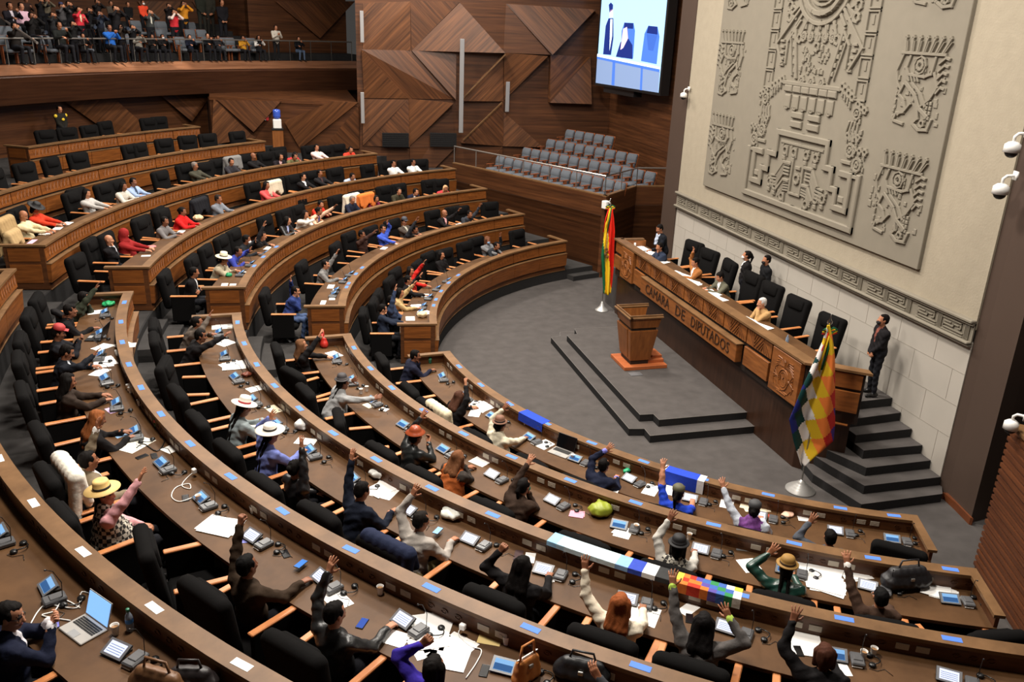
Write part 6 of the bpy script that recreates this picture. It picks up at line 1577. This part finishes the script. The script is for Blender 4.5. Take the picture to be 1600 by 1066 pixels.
# loose paper, one object per sheet or stack
def sheet(k, x, y, w, d, rz, desc, n=1, m=None, dz=0., name='paper_sheet', cat='paper', th=.004):
    p = onD(k, x, y, dz); r = random.Random(int(x*7+y)); b = MB()
    for i in range(n):
        T_ = Tm((r.uniform(-.04, .04)*(n > 1), r.uniform(-.05, .05)*(n > 1), th/2+i*th), r.uniform(-.35, .35)*(n > 1)); b.box((0, 0, 0), (d, w, th*.9), T_, bev=.0005)
    o = b.build(name, m or M_paper, None, T=Tm(p, R(polar(p)[1])+rz)); tag(o, desc, cat); return o
SH = [  # row, x, y, width, depth, turn, count, description
 (4, 150, 488, .22, .3, .2, 1, 'small white sheet beside the green plastic bag'), (4, 162, 543, .21, .3, .6, 2, 'white sheets in front of the bent black-haired person'), (4, 162, 567, .42, .3, -.1, 2, 'open white notebook in the fourth near-side row'),
 (4, 156, 582, .21, .3, .9, 1, 'slanted white sheet below the open notebook'), (4, 176, 641, .21, .15, .2, 1, 'small lilac paper at the curly-haired woman'), (4, 212, 695, .30, .42, .5, 1, 'big cream sheet with a black lanyard on it'),
 (4, 192, 680, .1, .2, .2, 1, 'small light blue card by the writing woman'), (4, 265, 703, .2, .15, .3, 1, 'small white slip behind the tablet in the fourth near-side row'), (4, 345, 823, .42, .32, .2, 3, 'open book with white pages near the raised fist'),
 (4, 390, 842, .22, .16, .9, 1, 'colourful magazine by the man in dark brown jacket'), (4, 527, 938, .21, .3, 1.3, 1, 'white sheet in front of the leather jacket'), (4, 618, 998, .24, .2, .2, 1, 'crumpled white sheet at the front edge of the desk'),
 (4, 672, 990, .3, .5, .7, 3, 'large bunch of white sheets in the bottom centre'), (4, 708, 1018, .3, .42, .1, 2, 'large white sheets overlapping the bunch in the bottom centre'), (4, 660, 1012, .21, .3, 1., 1, 'white sheet by the violet sleeve'),
 (4, 765, 1000, .22, .14, .3, 1, 'yellowish envelope under the ledge at bottom centre'), (4, 195, 540, .2, .28, .2, 2, 'folded papers by the first tablets of the fourth near-side row'),
 (3, 350, 508, .42, .4, .1, 4, 'scattered white papers at the aisle end of the third near-side row'), (3, 352, 536, .3, .3, .6, 1, 'white sheet under the stretched arm'), (3, 366, 572, .34, .36, .1, 4, 'stack of white papers on the curved third near-side desk'),
 (3, 398, 608, .2, .24, .2, 1, 'white handwritten note near the colourful hat band'), (3, 427, 640, .30, .18, .1, 1, 'cream folder on the third near-side desk'), (3, 404, 664, .25, .2, .5, 1, 'white papers under the hands near the cream hat'),
 (3, 478, 690, .3, .2, .7, 1, 'white sheets behind the person in leather, third near-side row'), (3, 602, 766, .30, .42, .3, 3, 'stack of white papers by the man in navy suit'), (3, 865, 903, .1, .1, .3, 2, 'crumpled white tissues by the ledge cloth'),
 (3, 828, 872, .12, .2, .4, 1, 'white leaflet next to the long-haired woman in black'), (3, 810, 868, .1, .2, .4, 1, 'dark brown notebook cover beside the white leaflet'), (3, 1004, 960, .26, .32, .2, 2, 'white papers under the arm of the cream coat'),
 (3, 1076, 952, .14, .24, -.4, 1, 'white and blue leaflet in front of the lime cuff'), (3, 1255, 1004, .28, .34, .1, 2, 'white papers beside the black-jacketed woman at lower right'), (3, 1316, 1040, .1, .3, .3, 1, 'white strip of paper right of the brown-haired woman'),
 (2, 522, 554, .34, .22, .4, 1, 'white papers below the red handbag'), (2, 600, 640, .15, .12, .5, 1, 'crumpled white napkin on the second near-side desk'), (2, 576, 634, .2, .14, .2, 1, 'cream sheet under the reaching arm'),
 (2, 751, 721, .28, .26, .1, 1, 'white sheet in front of the rust cape'), (2, 970, 831, .22, .24, .2, 2, 'white folded paper beside the pink-rimmed cup'), (2, 1171, 884, .24, .28, .6, 1, 'white sheet before the golden hat'),
 (2, 1282, 893, .42, .42, .1, 5, 'big scattered bunch of white papers right of the golden hat'), (2, 1290, 912, .42, .36, -.2, 5, 'lower bunch of white papers right of the golden hat'), (2, 1334, 897, .3, .3, .2, 3, 'white papers behind the raised brown sleeve'),
 (2, 1366, 921, .14, .26, .3, 1, 'white notebook under the head of the man in brown suit'), (2, 1449, 908, .24, .34, .1, 3, 'white sheets right of the black backpack'), (2, 1468, 925, .34, .26, -.3, 4, 'fan of white papers near the end of the second near-side desk'),
 (2, 1480, 903, .26, .24, .0, 1, 'white sheet standing out near the desk end'), (2, 1162, 858, .2, .1, .3, 1, 'black and white striped cloth bundle on the second near-side desk'), (2, 898, 803, .2, .14, .4, 2, 'pink notebook with coloured papers'),
 (1, 752, 635, .36, .4, .3, 4, 'scattered white papers near the curly-haired woman'), (1, 742, 646, .21, .3, .8, 1, 'white sheet at the front edge near the curly-haired woman'), (1, 851, 696, .24, .28, .2, 2, 'small stack of white paper left of the black-screened laptop'),
 (1, 1017, 766, .22, .34, .1, 1, 'white sheet at the left of the blue dress'), (1, 1044, 766, .2, .3, .2, 1, 'white sheet at the right of the blue dress'), (1, 1136, 786, .2, .34, .1, 1, 'white sheet behind the raised pale sleeve'),
 (1, 1177, 792, .4, .2, .2, 2, 'cream papers behind the dark cap'), (1, 1254, 808, .16, .24, .2, 1, 'white sheet by the raised grey sleeve'), (1, 1206, 808, .1, .12, .2, 1, 'red and green card on the innermost near-side desk'),
 (1, 957, 765, .2, .2, .3, 1, 'white leaflet before the navy suit'),
 (1, 664, 462, .3, .2, .2, 1, 'white sheet beside the beige jacket, innermost far-side row'), (1, 650, 479, .3, .26, .4, 2, 'white papers at the beige-jacketed woman'), (1, 641, 498, .3, .22, .1, 1, 'white sheet with dark square at the aisle end'), (1, 662, 488, .24, .3, .3, 2, 'crumpled white cloth bag at the aisle end'),
 (2, 517, 448, .32, .16, .1, 1, 'white sheet at the grey-suited person, second far-side row'), (2, 524, 455, .3, .12, .2, 1, 'white strip of papers in the second far-side row'), (2, 519, 466, .3, .14, .1, 1, 'white sheet above the aisle end, second far-side row'), (2, 505, 473, .3, .12, .0, 1, 'white paper right at the aisle end, second far-side row'),
 (2, 600, 388, .3, .16, .2, 1, 'white papers before the bright blue jacket'), (2, 620, 381, .12, .1, .2, 1, 'small white note in the second far-side row'), (2, 717, 350, .3, .1, .2, 1, 'white sheets near the pink-shirted man'), (2, 752, 346, .24, .1, .2, 1, 'white paper near the far end of the second far-side row'),
 (3, 351, 445, .2, .14, .1, 1, 'white sheet at the aisle end of the third far-side row'), (3, 364, 445, .14, .14, .1, 1, 'second white sheet at the aisle end of the third far-side row'), (3, 383, 427, .24, .2, .2, 1, 'white paper by the man in cream hat'), (3, 418, 388, .3, .14, .1, 1, 'white sheet in the middle of the third far-side row'),
 (3, 464, 364, .32, .22, .3, 3, 'white papers before the leather jacket, third far-side row'), (3, 606, 319, .16, .14, .2, 1, 'folded white sheet in the far part of the third row'),
 (4, 283, 362, .26, .16, .2, 1, 'white papers before the man in grey suit'), (4, 236, 385, .2, .16, .4, 2, 'red and white papers before the red shawl'), (4, 228, 400, .12, .2, .2, 1, 'white form near the aisle end, fourth far-side row'),
 (5, 102, 350, .3, .2, .1, 2, 'white papers in the fifth far-side row, rightmost stack'), (5, 90, 357, .3, .18, .2, 1, 'white sheet in the fifth far-side row, middle one'), (5, 72, 365, .3, .2, .1, 2, 'white papers before the bald man in cream'), (5, 50, 378, .4, .12, .1, 1, 'pink and lilac paper at the corner of the fifth far-side desk')]
MM = {'colourful magazine': L(120, 120, 190), 'small lilac': L(200, 170, 210), 'small light blue': L(150, 190, 230), 'yellowish': L(222, 196, 130), 'dark brown notebook': L(60, 34, 34), 'black and white': L(110, 108, 106),
      'pink notebook': L(230, 150, 170), 'red and green': L(190, 60, 50), 'pink and lilac': L(226, 180, 206), 'cream': L(240, 226, 196), 'big cream': L(244, 238, 222), 'red and white': L(210, 120, 120)}
for (k, x, y, w, d, rz, n, ds) in SH:
    mm = None
    for kk, c in MM.items():
        if ds.startswith(kk): mm = mat('paper_'+kk.replace(' ', '_'), c, .7)
    sheet(k, x, y, w, d, rz, ds, n, mm)
# laptops
def laptop(k, x, y, rz, desc, body, scr, s=1., name='laptop'):
    p = onD(k, x, y); t = thing(name, p, R(polar(p)[1])+PI+rz, desc, 'laptop'); t.scale = (s, s, s)
    b = MB(); b.box((0, 0, .009), (.23, .33, .016), bev=.005); b.build('base', body, t)
    b = MB(); 
    for i in range(5):
        for j in range(12): b.box((-.0+.02*i, -.13+.0235*j, .0185), (.015, .019, .003))
    b.build('keyboard', M_blackp, t)
    b = MB(); b.box((-.075, 0, .0178), (.06, .1, .002)); b.build('touchpad', mat('touchpad', L(150, 150, 150), .4), t)
    T_ = Matrix.Translation((.115, 0, .016)) @ Matrix.Rotation(R(18), 4, 'Y')
    b = MB(); b.box((.003, 0, .11), (.008, .33, .22), T_, bev=.003); ld = b.build('lid', body if scr else M_blackp, t)
    b = MB(); b.box((-.0025, 0, .112), (.003, .305, .195), T_); b.build('screen', scr or mat('dark_screen', L(12, 12, 14), .12), ld)
M_silver = mat('silver_aluminium', L(190, 186, 180), .35, metal=.5)
laptop(4, 150, 528, -.3, 'laptop with pale blue lit screen in the fourth near-side row', M_blackp, em('laptop_glow_white', L(190, 215, 250), 1.1), 1.15)
laptop(5, 130, 985, .05, 'silver laptop with blue lit screen at lower left', M_silver, em('laptop_glow_blue', L(130, 180, 240), 1.1), 1.05)
laptop(1, 876, 708, .1, 'silver laptop with black screen in the innermost near-side row', M_silver, None, 1.15)
# phones
def phone(k, x, y, rz, desc, c=(20, 20, 22), dz=0.):
    p = onD(k, x, y, dz); t = thing('mobile_phone', p, R(polar(p)[1])+rz, desc, 'phone')
    b = MB(); b.box((0, 0, .005), (.155, .078, .009), bev=.004); b.build('case', M_blackp, t)
    b = MB(); b.box((0, 0, .0102), (.14, .07, .001)); b.build('screen', mat('phone_%d' % c[2], L(*c), .15), t)
phone(4, 222, 714, .2, 'black phone lying beside a dark case in the fourth near-side row'); phone(4, 241, 713, 1.4, 'long dark case beside the black phone'); phone(4, 446, 866, 1.2, 'black phone near the man in dark brown jacket')
phone(4, 566, 975, .3, 'blue-screened phone near the leather sleeve', (40, 70, 150)); phone(4, 757, 1049, .3, 'black phone with white charging plug at the bottom edge'); phone(4, 470, 882, .2, 'blue phone held by the man in dark brown jacket', (50, 110, 190), .04)
phone(3, 684, 830, .2, 'pale blue lit phone in the hand of the balding man', (120, 170, 230), .05); phone(5, 85, 975, 1.2, 'tablet phone with violet picture under the hands at lower left', (120, 120, 200)); phone(3, 1077, 967, .2, 'dark phone near the grey-jacketed woman')
phone(2, 1369, 915, .1, 'black phone between papers by the man in brown suit'); phone(3, 1248, 1018, .3, 'black phone on papers near the black-jacketed woman')
phone(4, 290, 795-16, 1.2, 'black oval case next to a paper cup')
# bottles
def bottle(k, x, y, desc, c, cap):
    p = onD(k, x, y); t = thing('plastic_bottle', p, 0, desc, 'bottle')
    b = MB(); b.lathe([(.028, 0), (.033, .01), (.033, .07), (.030, .08), (.033, .09), (.033, .13), (.026, .16), (.013, .185), (.013, .2)], 16); b.build('bottle_body', mat('bottle_%d' % c[0], L(*c), .12, spec=.8, trans=.5), t, True)
    b = MB(); b.lathe([(.016, .195), (.016, .22), (.014, .222)], 12); b.build('cap', mat('cap_%d' % cap[0], L(*cap), .4), t, True)
    b = MB(); b.lathe([(.0336, .085), (.0336, .125)], 16, cap=False); b.build('bottle_label', mat('lab_%d' % cap[2], L(*[min(255, v+40) for v in cap]), .5), t, True)
bottle(1, 672, 568, 'green plastic bottle at the aisle end of the innermost near-side row', (60, 130, 100), (40, 110, 80)); bottle(5, 204, 985, 'clear water bottle with blue cap beside the silver laptop', (190, 200, 214), (40, 120, 210))
bottle(2, 1514, 912, 'green-capped bottle at the far right desk end', (40, 90, 60), (70, 190, 90)); bottle(2, 1005, 808, 'black thermos-like bottle beside a terminal in the second near-side row', (40, 40, 42), (60, 60, 62))
bottle(4, 245, 668, 'dark bottle with red label beside headphones', (60, 30, 26), (170, 40, 40)); 
b = MB(); b.lathe([(.05, 0), (.06, .02), (.055, .05), (.02, .062)], 14)
# crumpled bags and handbags: lumpy closed shapes
def lump(name, k, x, y, r, c, desc, cat='bag', seed=1, rough=.5, h=.6, extra=None, floor=None):
    p = onD(k, x, y) if floor is None else floor; F = Field(); q = random.Random(seed); z0 = r*h
    F.ell((0, 0, z0*.9), (r*.9, r*.75, z0), 0, .02)
    for i in range(7):
        a = q.random()*6.28; F.cone((.3*r*math.cos(a), .3*r*math.sin(a), z0*.8), (r*.8*math.cos(a), r*.7*math.sin(a), z0*q.uniform(.3, 1.5)), r*.3, r*.16, 0, .02)
    v, f, t = F.mesh(max(.012, r/9)); v[:, 2] = np.maximum(v[:, 2], 0.003); v = v+.006*np.sin(v[:, [1, 2, 0]]*60+seed)
    v[:, 2] = np.maximum(v[:, 2], .002)
    o = np_obj(name, [(v, f, t)], [mat('lump_%d_%d_%d' % c, L(*c), rough, noise=.1, nscale=18)], None); o.location = p; tag(o, desc, cat); return o
lump('plastic_bag', 4, 170, 478, .13, (30, 150, 90), 'green crumpled plastic bag at the aisle end of the fourth near-side row', seed=2, h=.4)
lump('plastic_bag', 3, 393, 572, .09, (30, 150, 120), 'teal crumpled plastic bag in the third near-side row', seed=3); lump('plastic_bag', 3, 474, 670, .14, (236, 234, 230), 'white knotted plastic bag near the cream hat', seed=4)
lump('plastic_bag', 3, 595, 744, .18, (228, 226, 220), 'white crumpled plastic bag near the man in navy suit', seed=5, h=.4); lump('plastic_bag', 3, 708, 808, .17, (226, 226, 216), 'white and green knotted bag by the balding man', seed=6, h=.4)
lump('plastic_bag', 1, 979, 739, .07, (30, 160, 110), 'small green plastic bag beside the navy suit', seed=7); lump('woven_cloth_bag', 2, 938, 804, .19, (140, 150, 40), 'yellow-green striped woven cloth bundle on the second near-side desk', seed=8, h=.5)
lump('plastic_bag', 2, 815, 742, .07, (30, 150, 120), 'green face mask and bag near the raised brown sleeve', seed=21); lump('tissue_ball', 1, 1230, 806, .10, (240, 196, 170), 'pale pink crumpled tissue on the innermost near-side desk', 'tissue', seed=9, h=.3)
lump('plastic_bag', 3, 358, 432, .08, (30, 140, 90), 'green bag before the man in cream hat', seed=10); lump('fur_cloth', 1, 660, 496, .14, (214, 190, 150), 'beige crumpled cloth at the aisle end of the innermost far-side row', 'cloth', seed=11)
lump('plastic_bag', 4, 310, 345, .15, (210, 180, 140), 'tan wrapped bundle beside the red coat', seed=12); lump('food_wrap', 3, 386, 588, .10, (120, 60, 40), 'brown crumpled snack wrapping in the third near-side row', 'wrapper', seed=13, h=.4)
lump('plush_keyring', 3, 384, 548-2, .06, (214, 160, 130), 'small peach coloured pouch near the green bag', 'pouch', seed=14)
def handbag(k, x, y, rz, c, desc, w=.34, h=.22, d=.16, lie=0, name='handbag'):
    p = onD(k, x, y); t = thing(name, p, R(polar(p)[1])+rz, desc, 'bag'); F = Field()
    for i in range(5): yy = (-.5+i/4)*(w-.1); F.cone((0, yy, d*.45), (0, yy*.85, h*.8), d*.5, d*.33, 0, .04)
    v, f, tt = F.mesh(.016); v[:, 2] = np.maximum(v[:, 2], .003); v = v+.003*np.sin(v[:, [1, 2, 0]]*70); v[:, 2] = np.maximum(v[:, 2], .002)
    mm = mat('bagm_%d_%d_%d' % c, L(*c), .45, noise=.08, nscale=20, bump=.2); np_obj('bag_body', [(v, f, tt)], [mm], t)
    b = MB(); b.tube([(0, -w*.3, h*.9), (.0, -w*.22, h*1.5), (0, w*.22, h*1.5), (0, w*.3, h*.9)], .012, 6); b.build('handle', mm, t, True)
    b = MB(); b.tube([(0, -w*.4, h*1.02), (0, w*.4, h*1.02)], .008, 5); b.box((d*.45, 0, h*.7), (.02, .05, .04), bev=.005); b.build('zip', M_steel, t)
handbag(2, 505, 540, .1, (184, 44, 34), 'bright red handbag at the aisle end of the second near-side row')
handbag(2, 1413, 917, .4, (34, 32, 34), 'black backpack lying on the second near-side desk', .5, .26, .26, name='backpack'); handbag(4, 908, 1062, .2, (30, 30, 32), 'black leather bag at the bottom edge beside the outstretched hand', .42, .2, .2)
handbag(4, 822, 1062, 1.2, (186, 116, 56), 'orange-brown leather bag at the bottom edge', .3, .26, .12); handbag(5, 250, 1085, .3, (110, 76, 48), 'brown patterned handbag with long straps at lower left', .42, .22, .2); handbag(5, 300, 1080, .6, (36, 30, 30), 'dark handbag with gold zip beside the brown patterned one', .34, .2, .2)
# cables
def cable(k, pts, c, desc, r=.004):
    P = [onD(k, x, y, .008) for x, y in pts]; o = P[0].copy(); Q = []
    for i in range(len(P)-1):
        a, b_, c_, d_ = P[max(i-1, 0)], P[i], P[i+1], P[min(i+2, len(P)-1)]
        for j in range(5):
            t = j/5; Q.append(.5*((2*b_)+(c_-a)*t+(2*a-5*b_+4*c_-d_)*t*t+(-a+3*b_-3*c_+d_)*t**3)-o)
    Q.append(P[-1]-o); b = MB(); b.tube(Q, r, 5); ob = b.build('charging_cable', c, None, True); ob.location = o; tag(ob, desc, 'cable')
cable(4, [(318, 733), (300, 740), (284, 758), (297, 764), (295, 756), (275, 762), (268, 776), (280, 784), (300, 778)], M_white, 'white charging cable curling over the fourth near-side desk', .006)
cable(4, [(731, 973), (716, 990), (735, 1010), (752, 1016), (745, 1035), (728, 1060)], M_white, 'white charging cable across the papers at the bottom', .006)
cable(5, [(155, 935), (128, 925), (120, 950), (75, 945), (60, 955), (48, 975)], M_white, 'white cable tangle behind the silver laptop', .006); cable(5, [(125, 950), (100, 938), (85, 955), (66, 962), (110, 970)], M_white, 'second white cable looping behind the silver laptop', .006)
cable(4, [(213, 700), (225, 694), (245, 705), (257, 690), (250, 682)], M_blackp, 'black lanyard over the big cream sheet', .008)
for (x, y, d_) in ((318, 731, 'white charger plugged in under the ledge, upper left'), (733, 969, 'white charger plugged in under the ledge, bottom centre')):
    k = 4; p = atz(x, y, ZT[4]-.14); th = polar(p)[1]; b = MB(); b.box((0, 0, 0), (.05, .06, .06), bev=.008); o = b.build('charger', M_white, None, T=Tm(P3(RK[4]+.22, th, ZT[4]-.14), R(th))); tag(o, d_, 'charger')
# stacked hats
# cloths laid over the ledges
def ledge_cloth(k, p0, p1, segs, desc, inner=0., outer=0.0, name='ledge_cloth', cells=None):
    t0, t1 = polar(atz(*p0, ZT[k]))[1], polar(atz(*p1, ZT[k]))[1]; root = thing(name, P3(RK[k]+.08, (t0+t1)/2, ZT[k]), 0, desc, 'cloth'); Ti = Matrix.Translation(-root.location); z = ZT[k]
    prof = [(-.05, z-.04-outer), (-.045, z+.004), (.16, z+.004), (.205, z-.03-inner)]
    pos = 0; tot = sum(s[0] for s in segs)
    for i, (w, c) in enumerate(segs):
        a, e = t0+(t1-t0)*pos/tot, t0+(t1-t0)*(pos+w)/tot; pos += w
        rows = c if isinstance(c, list) else [c]; r0, r1 = -.045, .16
        for j, cc in enumerate(rows):
            x0, x1 = r0+(r1-r0)*j/len(rows), r0+(r1-r0)*(j+1)/len(rows)
            pr = [(RK[k]+x0, z+.001), (RK[k]+x1, z+.001), (RK[k]+x1, z+.006), (RK[k]+x0, z+.006)]
            b = MB(); b.arc(pr, a, e, 4)
            if j == 0 and outer: b.arc([(RK[k]-.052, z-.04-outer), (RK[k]-.047, z-.04-outer), (RK[k]-.043, z+.006), (RK[k]-.05, z+.006)], a, e, 4)
            if j == len(rows)-1 and inner: b.arc([(RK[k]+.157, z-.03-inner), (RK[k]+.163, z-.03-inner), (RK[k]+.161, z+.006), (RK[k]+.155, z+.006)], a, e, 4)
            b.v = [tuple(Ti @ Vector(v)) for v in b.v]; b.build('cloth_patch', cmat(cc), root)
BL = (44, 72, 190); WH = (236, 236, 234)
ledge_cloth(1, (1036, 733), (1098, 757), [(.4, WH), (5, BL), (1, WH)], 'royal blue cloth with white borders hanging over the innermost ledge', .19, .05)
ledge_cloth(1, (812, 644), (846, 664), [(1, BL)], 'crumpled blue cloth over the innermost ledge left of the laptop', .12, .05)
ledge_cloth(3, (857, 843), (1050, 904), [(1, (150, 200, 236)), (.8, (176, 214, 236)), (5, (206, 228, 236)), (1.2, (140, 180, 226)), (1.3, (60, 80, 180)), (1.2, WH), (1.4, (60, 60, 60))], 'long pale blue and white cloth strip laid along the third ledge', .02, .02)
vi, bl, gr, wh, ye, og, re = (96, 84, 160), (70, 104, 176), (60, 136, 84), (222, 220, 210), (220, 200, 76), (216, 120, 56), (190, 60, 44)
ledge_cloth(3, (1056, 905), (1158, 936), [(.8, [ye, ye, og]), (.8, [og, re, og]), (.8, [re, og, re]), (.8, [vi, og, re]), (1, [bl, vi, og]), (1, [gr, bl, vi]), (1, [bl, gr, bl]), (1, [wh, bl, gr]), (1, [ye, wh, wh])], 'rainbow coloured checkered cloth laid over the third ledge', .08, .02)
# water dispenser on a wooden stand behind the far rows
k = 6; p = atz(436, 243, PL[6]); 
p = Vector((P3(0, 0).x, 0, 0)) if False else p
d = ray(436, 205); 
w_ = thing('water_dispenser', (p.x, p.y, PL[6]), 0, 'water dispenser with blue bottle on an orange-brown wooden pedestal', 'water dispenser')
b = MB(); b.box((0, 0, .5), (.42, .42, 1.0), bev=.01); b.build('pedestal', M_lect, w_); b = MB(); b.box((0, 0, 1.04), (.46, .46, .07), bev=.01); b.build('pedestal_top', M_blackp, w_)
b = MB(); b.box((0, 0, 1.24), (.32, .32, .36), bev=.03); b.build('cooler', M_white, w_); b = MB(); b.lathe([(.05, 1.42), (.14, 1.48), (.15, 1.55), (.14, 1.62), (.15, 1.7), (.13, 1.78), (.03, 1.8)], 16); b.build('bottle', mat('water_blue', L(60, 90, 190), .15, spec=.8), w_, True)
b = MB(); b.lathe([(.02, 0), (.03, .1), (.001, .1)], 10); 
pp = atP(417, 184, UA-Vector((0, .04)), UB-Vector((0, .04))); b = MB(); b.box((0, 0, 0), (.04, .2, .2), bev=.01); b.mi = 1; b.ball((-.03, 0, -.03), (.03, .08, .09), 8); o = b.build('fire_alarm', [M_white, mat('alarm_red', L(200, 60, 60), .4)], None, T=Tm(pp, math.atan2(CY-pp.y, CX-pp.x)+PI)); tag(o, 'small white and red alarm device on the curved wall', 'alarm')
# papers and objects on the presiding bench
def rs(x, y, w, d, rz, n, desc, m=None):
    p = atz(x, y, 2.042); r = random.Random(int(x)); b = MB()
    for i in range(n): b.box((0, 0, 0), (d, w, .004), Tm((r.uniform(-.05, .05)*(n > 1), r.uniform(-.1, .1)*(n > 1), .002+i*.004), r.uniform(-.3, .3)*(n > 1)))
    o = b.build('paper_sheet', m or M_paper, None, T=Tm((max(p.x, 9.62), p.y, p.z), rz)); tag(o, desc, 'paper')
for q in ((1001, 389, .5, .34, .1, 4, 'white papers at the far end of the presiding bench'), (1013, 395, .4, .3, .3, 3, 'more white papers before the blue-grey suit'), (1030, 408, .42, .3, .2, 2, 'thick open book on the presiding bench'), (1061, 430, .7, .34, .1, 5, 'wide spread of papers before the tan jacket'),
          (1076, 441, .5, .3, .3, 4, 'papers between the tan jacket and the olive-grey suit'), (1109, 459, .6, .34, .1, 3, 'white documents before the olive-grey suit'), (1121, 466, .4, .25, .2, 2, 'cream papers right of the white documents'), (1143, 486, .3, .14, .1, 1, 'single white sheet in the middle of the presiding bench'),
          (1158, 496, .4, .26, .2, 2, 'papers left of the grey-haired man'), (1180, 509, .55, .34, .1, 4, 'white papers before the grey-haired man'), (1217, 536, .2, .2, .1, 1, 'small blue-white card near the clear bottle'), (1309, 577, .3, .24, .1, 1, 'white sheet at the near end of the presiding bench')): rs(*q)
for (x, y, d_) in ((975, 377, 'white cylinder cup at the far end of the presiding bench'), (1133, 486, 'white desk microphone stub in the middle of the presiding bench')):
    p = atz(x, y, 2.04); b = MB(); b.lathe([(.04, 0), (.035, .02), (.028, .1), (.03, .15), (.01, .155)], 14); o = b.build('white_cup', M_white, None, True); o.location = (max(p.x, 9.6), min(p.y, 22.1), 2.042); tag(o, d_, 'cup')
p = atz(1229, 538, 2.04); b = MB(); b.lathe([(.03, 0), (.034, .01), (.034, .13), (.012, .18), (.012, .2)], 14); o = b.build('water_bottle', mat('clear_bottle', L(170, 190, 214), .1, trans=.6, spec=.8), None, True); o.location = (p.x, p.y, 2.042); tag(o, 'clear water bottle on the presiding bench near the checkered flag', 'bottle')
# ------------------------------------------------------------------ light and view
def area(name, loc, size, power, col=(1, .93, .84), rot=(0, 0, 0), sy=None):
    l = bpy.data.lights.new(name, 'AREA'); l.shape = 'RECTANGLE'; l.size = size; l.size_y = sy or size; l.energy = power; l.color = col
    o = bpy.data.objects.new(name, l); COL.objects.link(o); o.location = loc; o.rotation_euler = rot; return o
for i, (x, y, p) in enumerate(((4.5, 14, 1300), (5, 22, 1250), (-1, 18, 900), (0, 9, 1250), (-2, 27, 900), (5, 32, 1150), (7.5, 17.5, 350), (9.5, 8, 500), (-4, 34, 500))):
    area('ceiling_lamp', (x, y, 13.6), 1.6, p)
for t_ in (141.5, 138., 133.2, 127.8, 146):
    l = bpy.data.lights.new('gallery_downlight', 'SPOT'); l.energy = 1000; l.spot_size = R(11); l.spot_blend = .9; l.color = (1, .88, .72); l.shadow_soft_size = .08
    o = bpy.data.objects.new('gallery_downlight', l); COL.objects.link(o); p_ = P3(25.6, t_, 11); o.location = p_
    o.rotation_euler = (P3(26.2, t_, 5.8)-p_).to_track_quat('-Z', 'Y').to_euler()
w = bpy.data.worlds.new('world'); SC.world = w; w.use_nodes = True
w.node_tree.nodes['Background'].inputs[0].default_value = (.9, .85, .8, 1); w.node_tree.nodes['Background'].inputs[1].default_value = .05
vs = SC.view_settings; vs.view_transform = 'Standard'; vs.look = 'None'; vs.gamma = 1; vs.exposure = 0.12; vs.use_curve_mapping = False
bpy.context.view_layer.update()
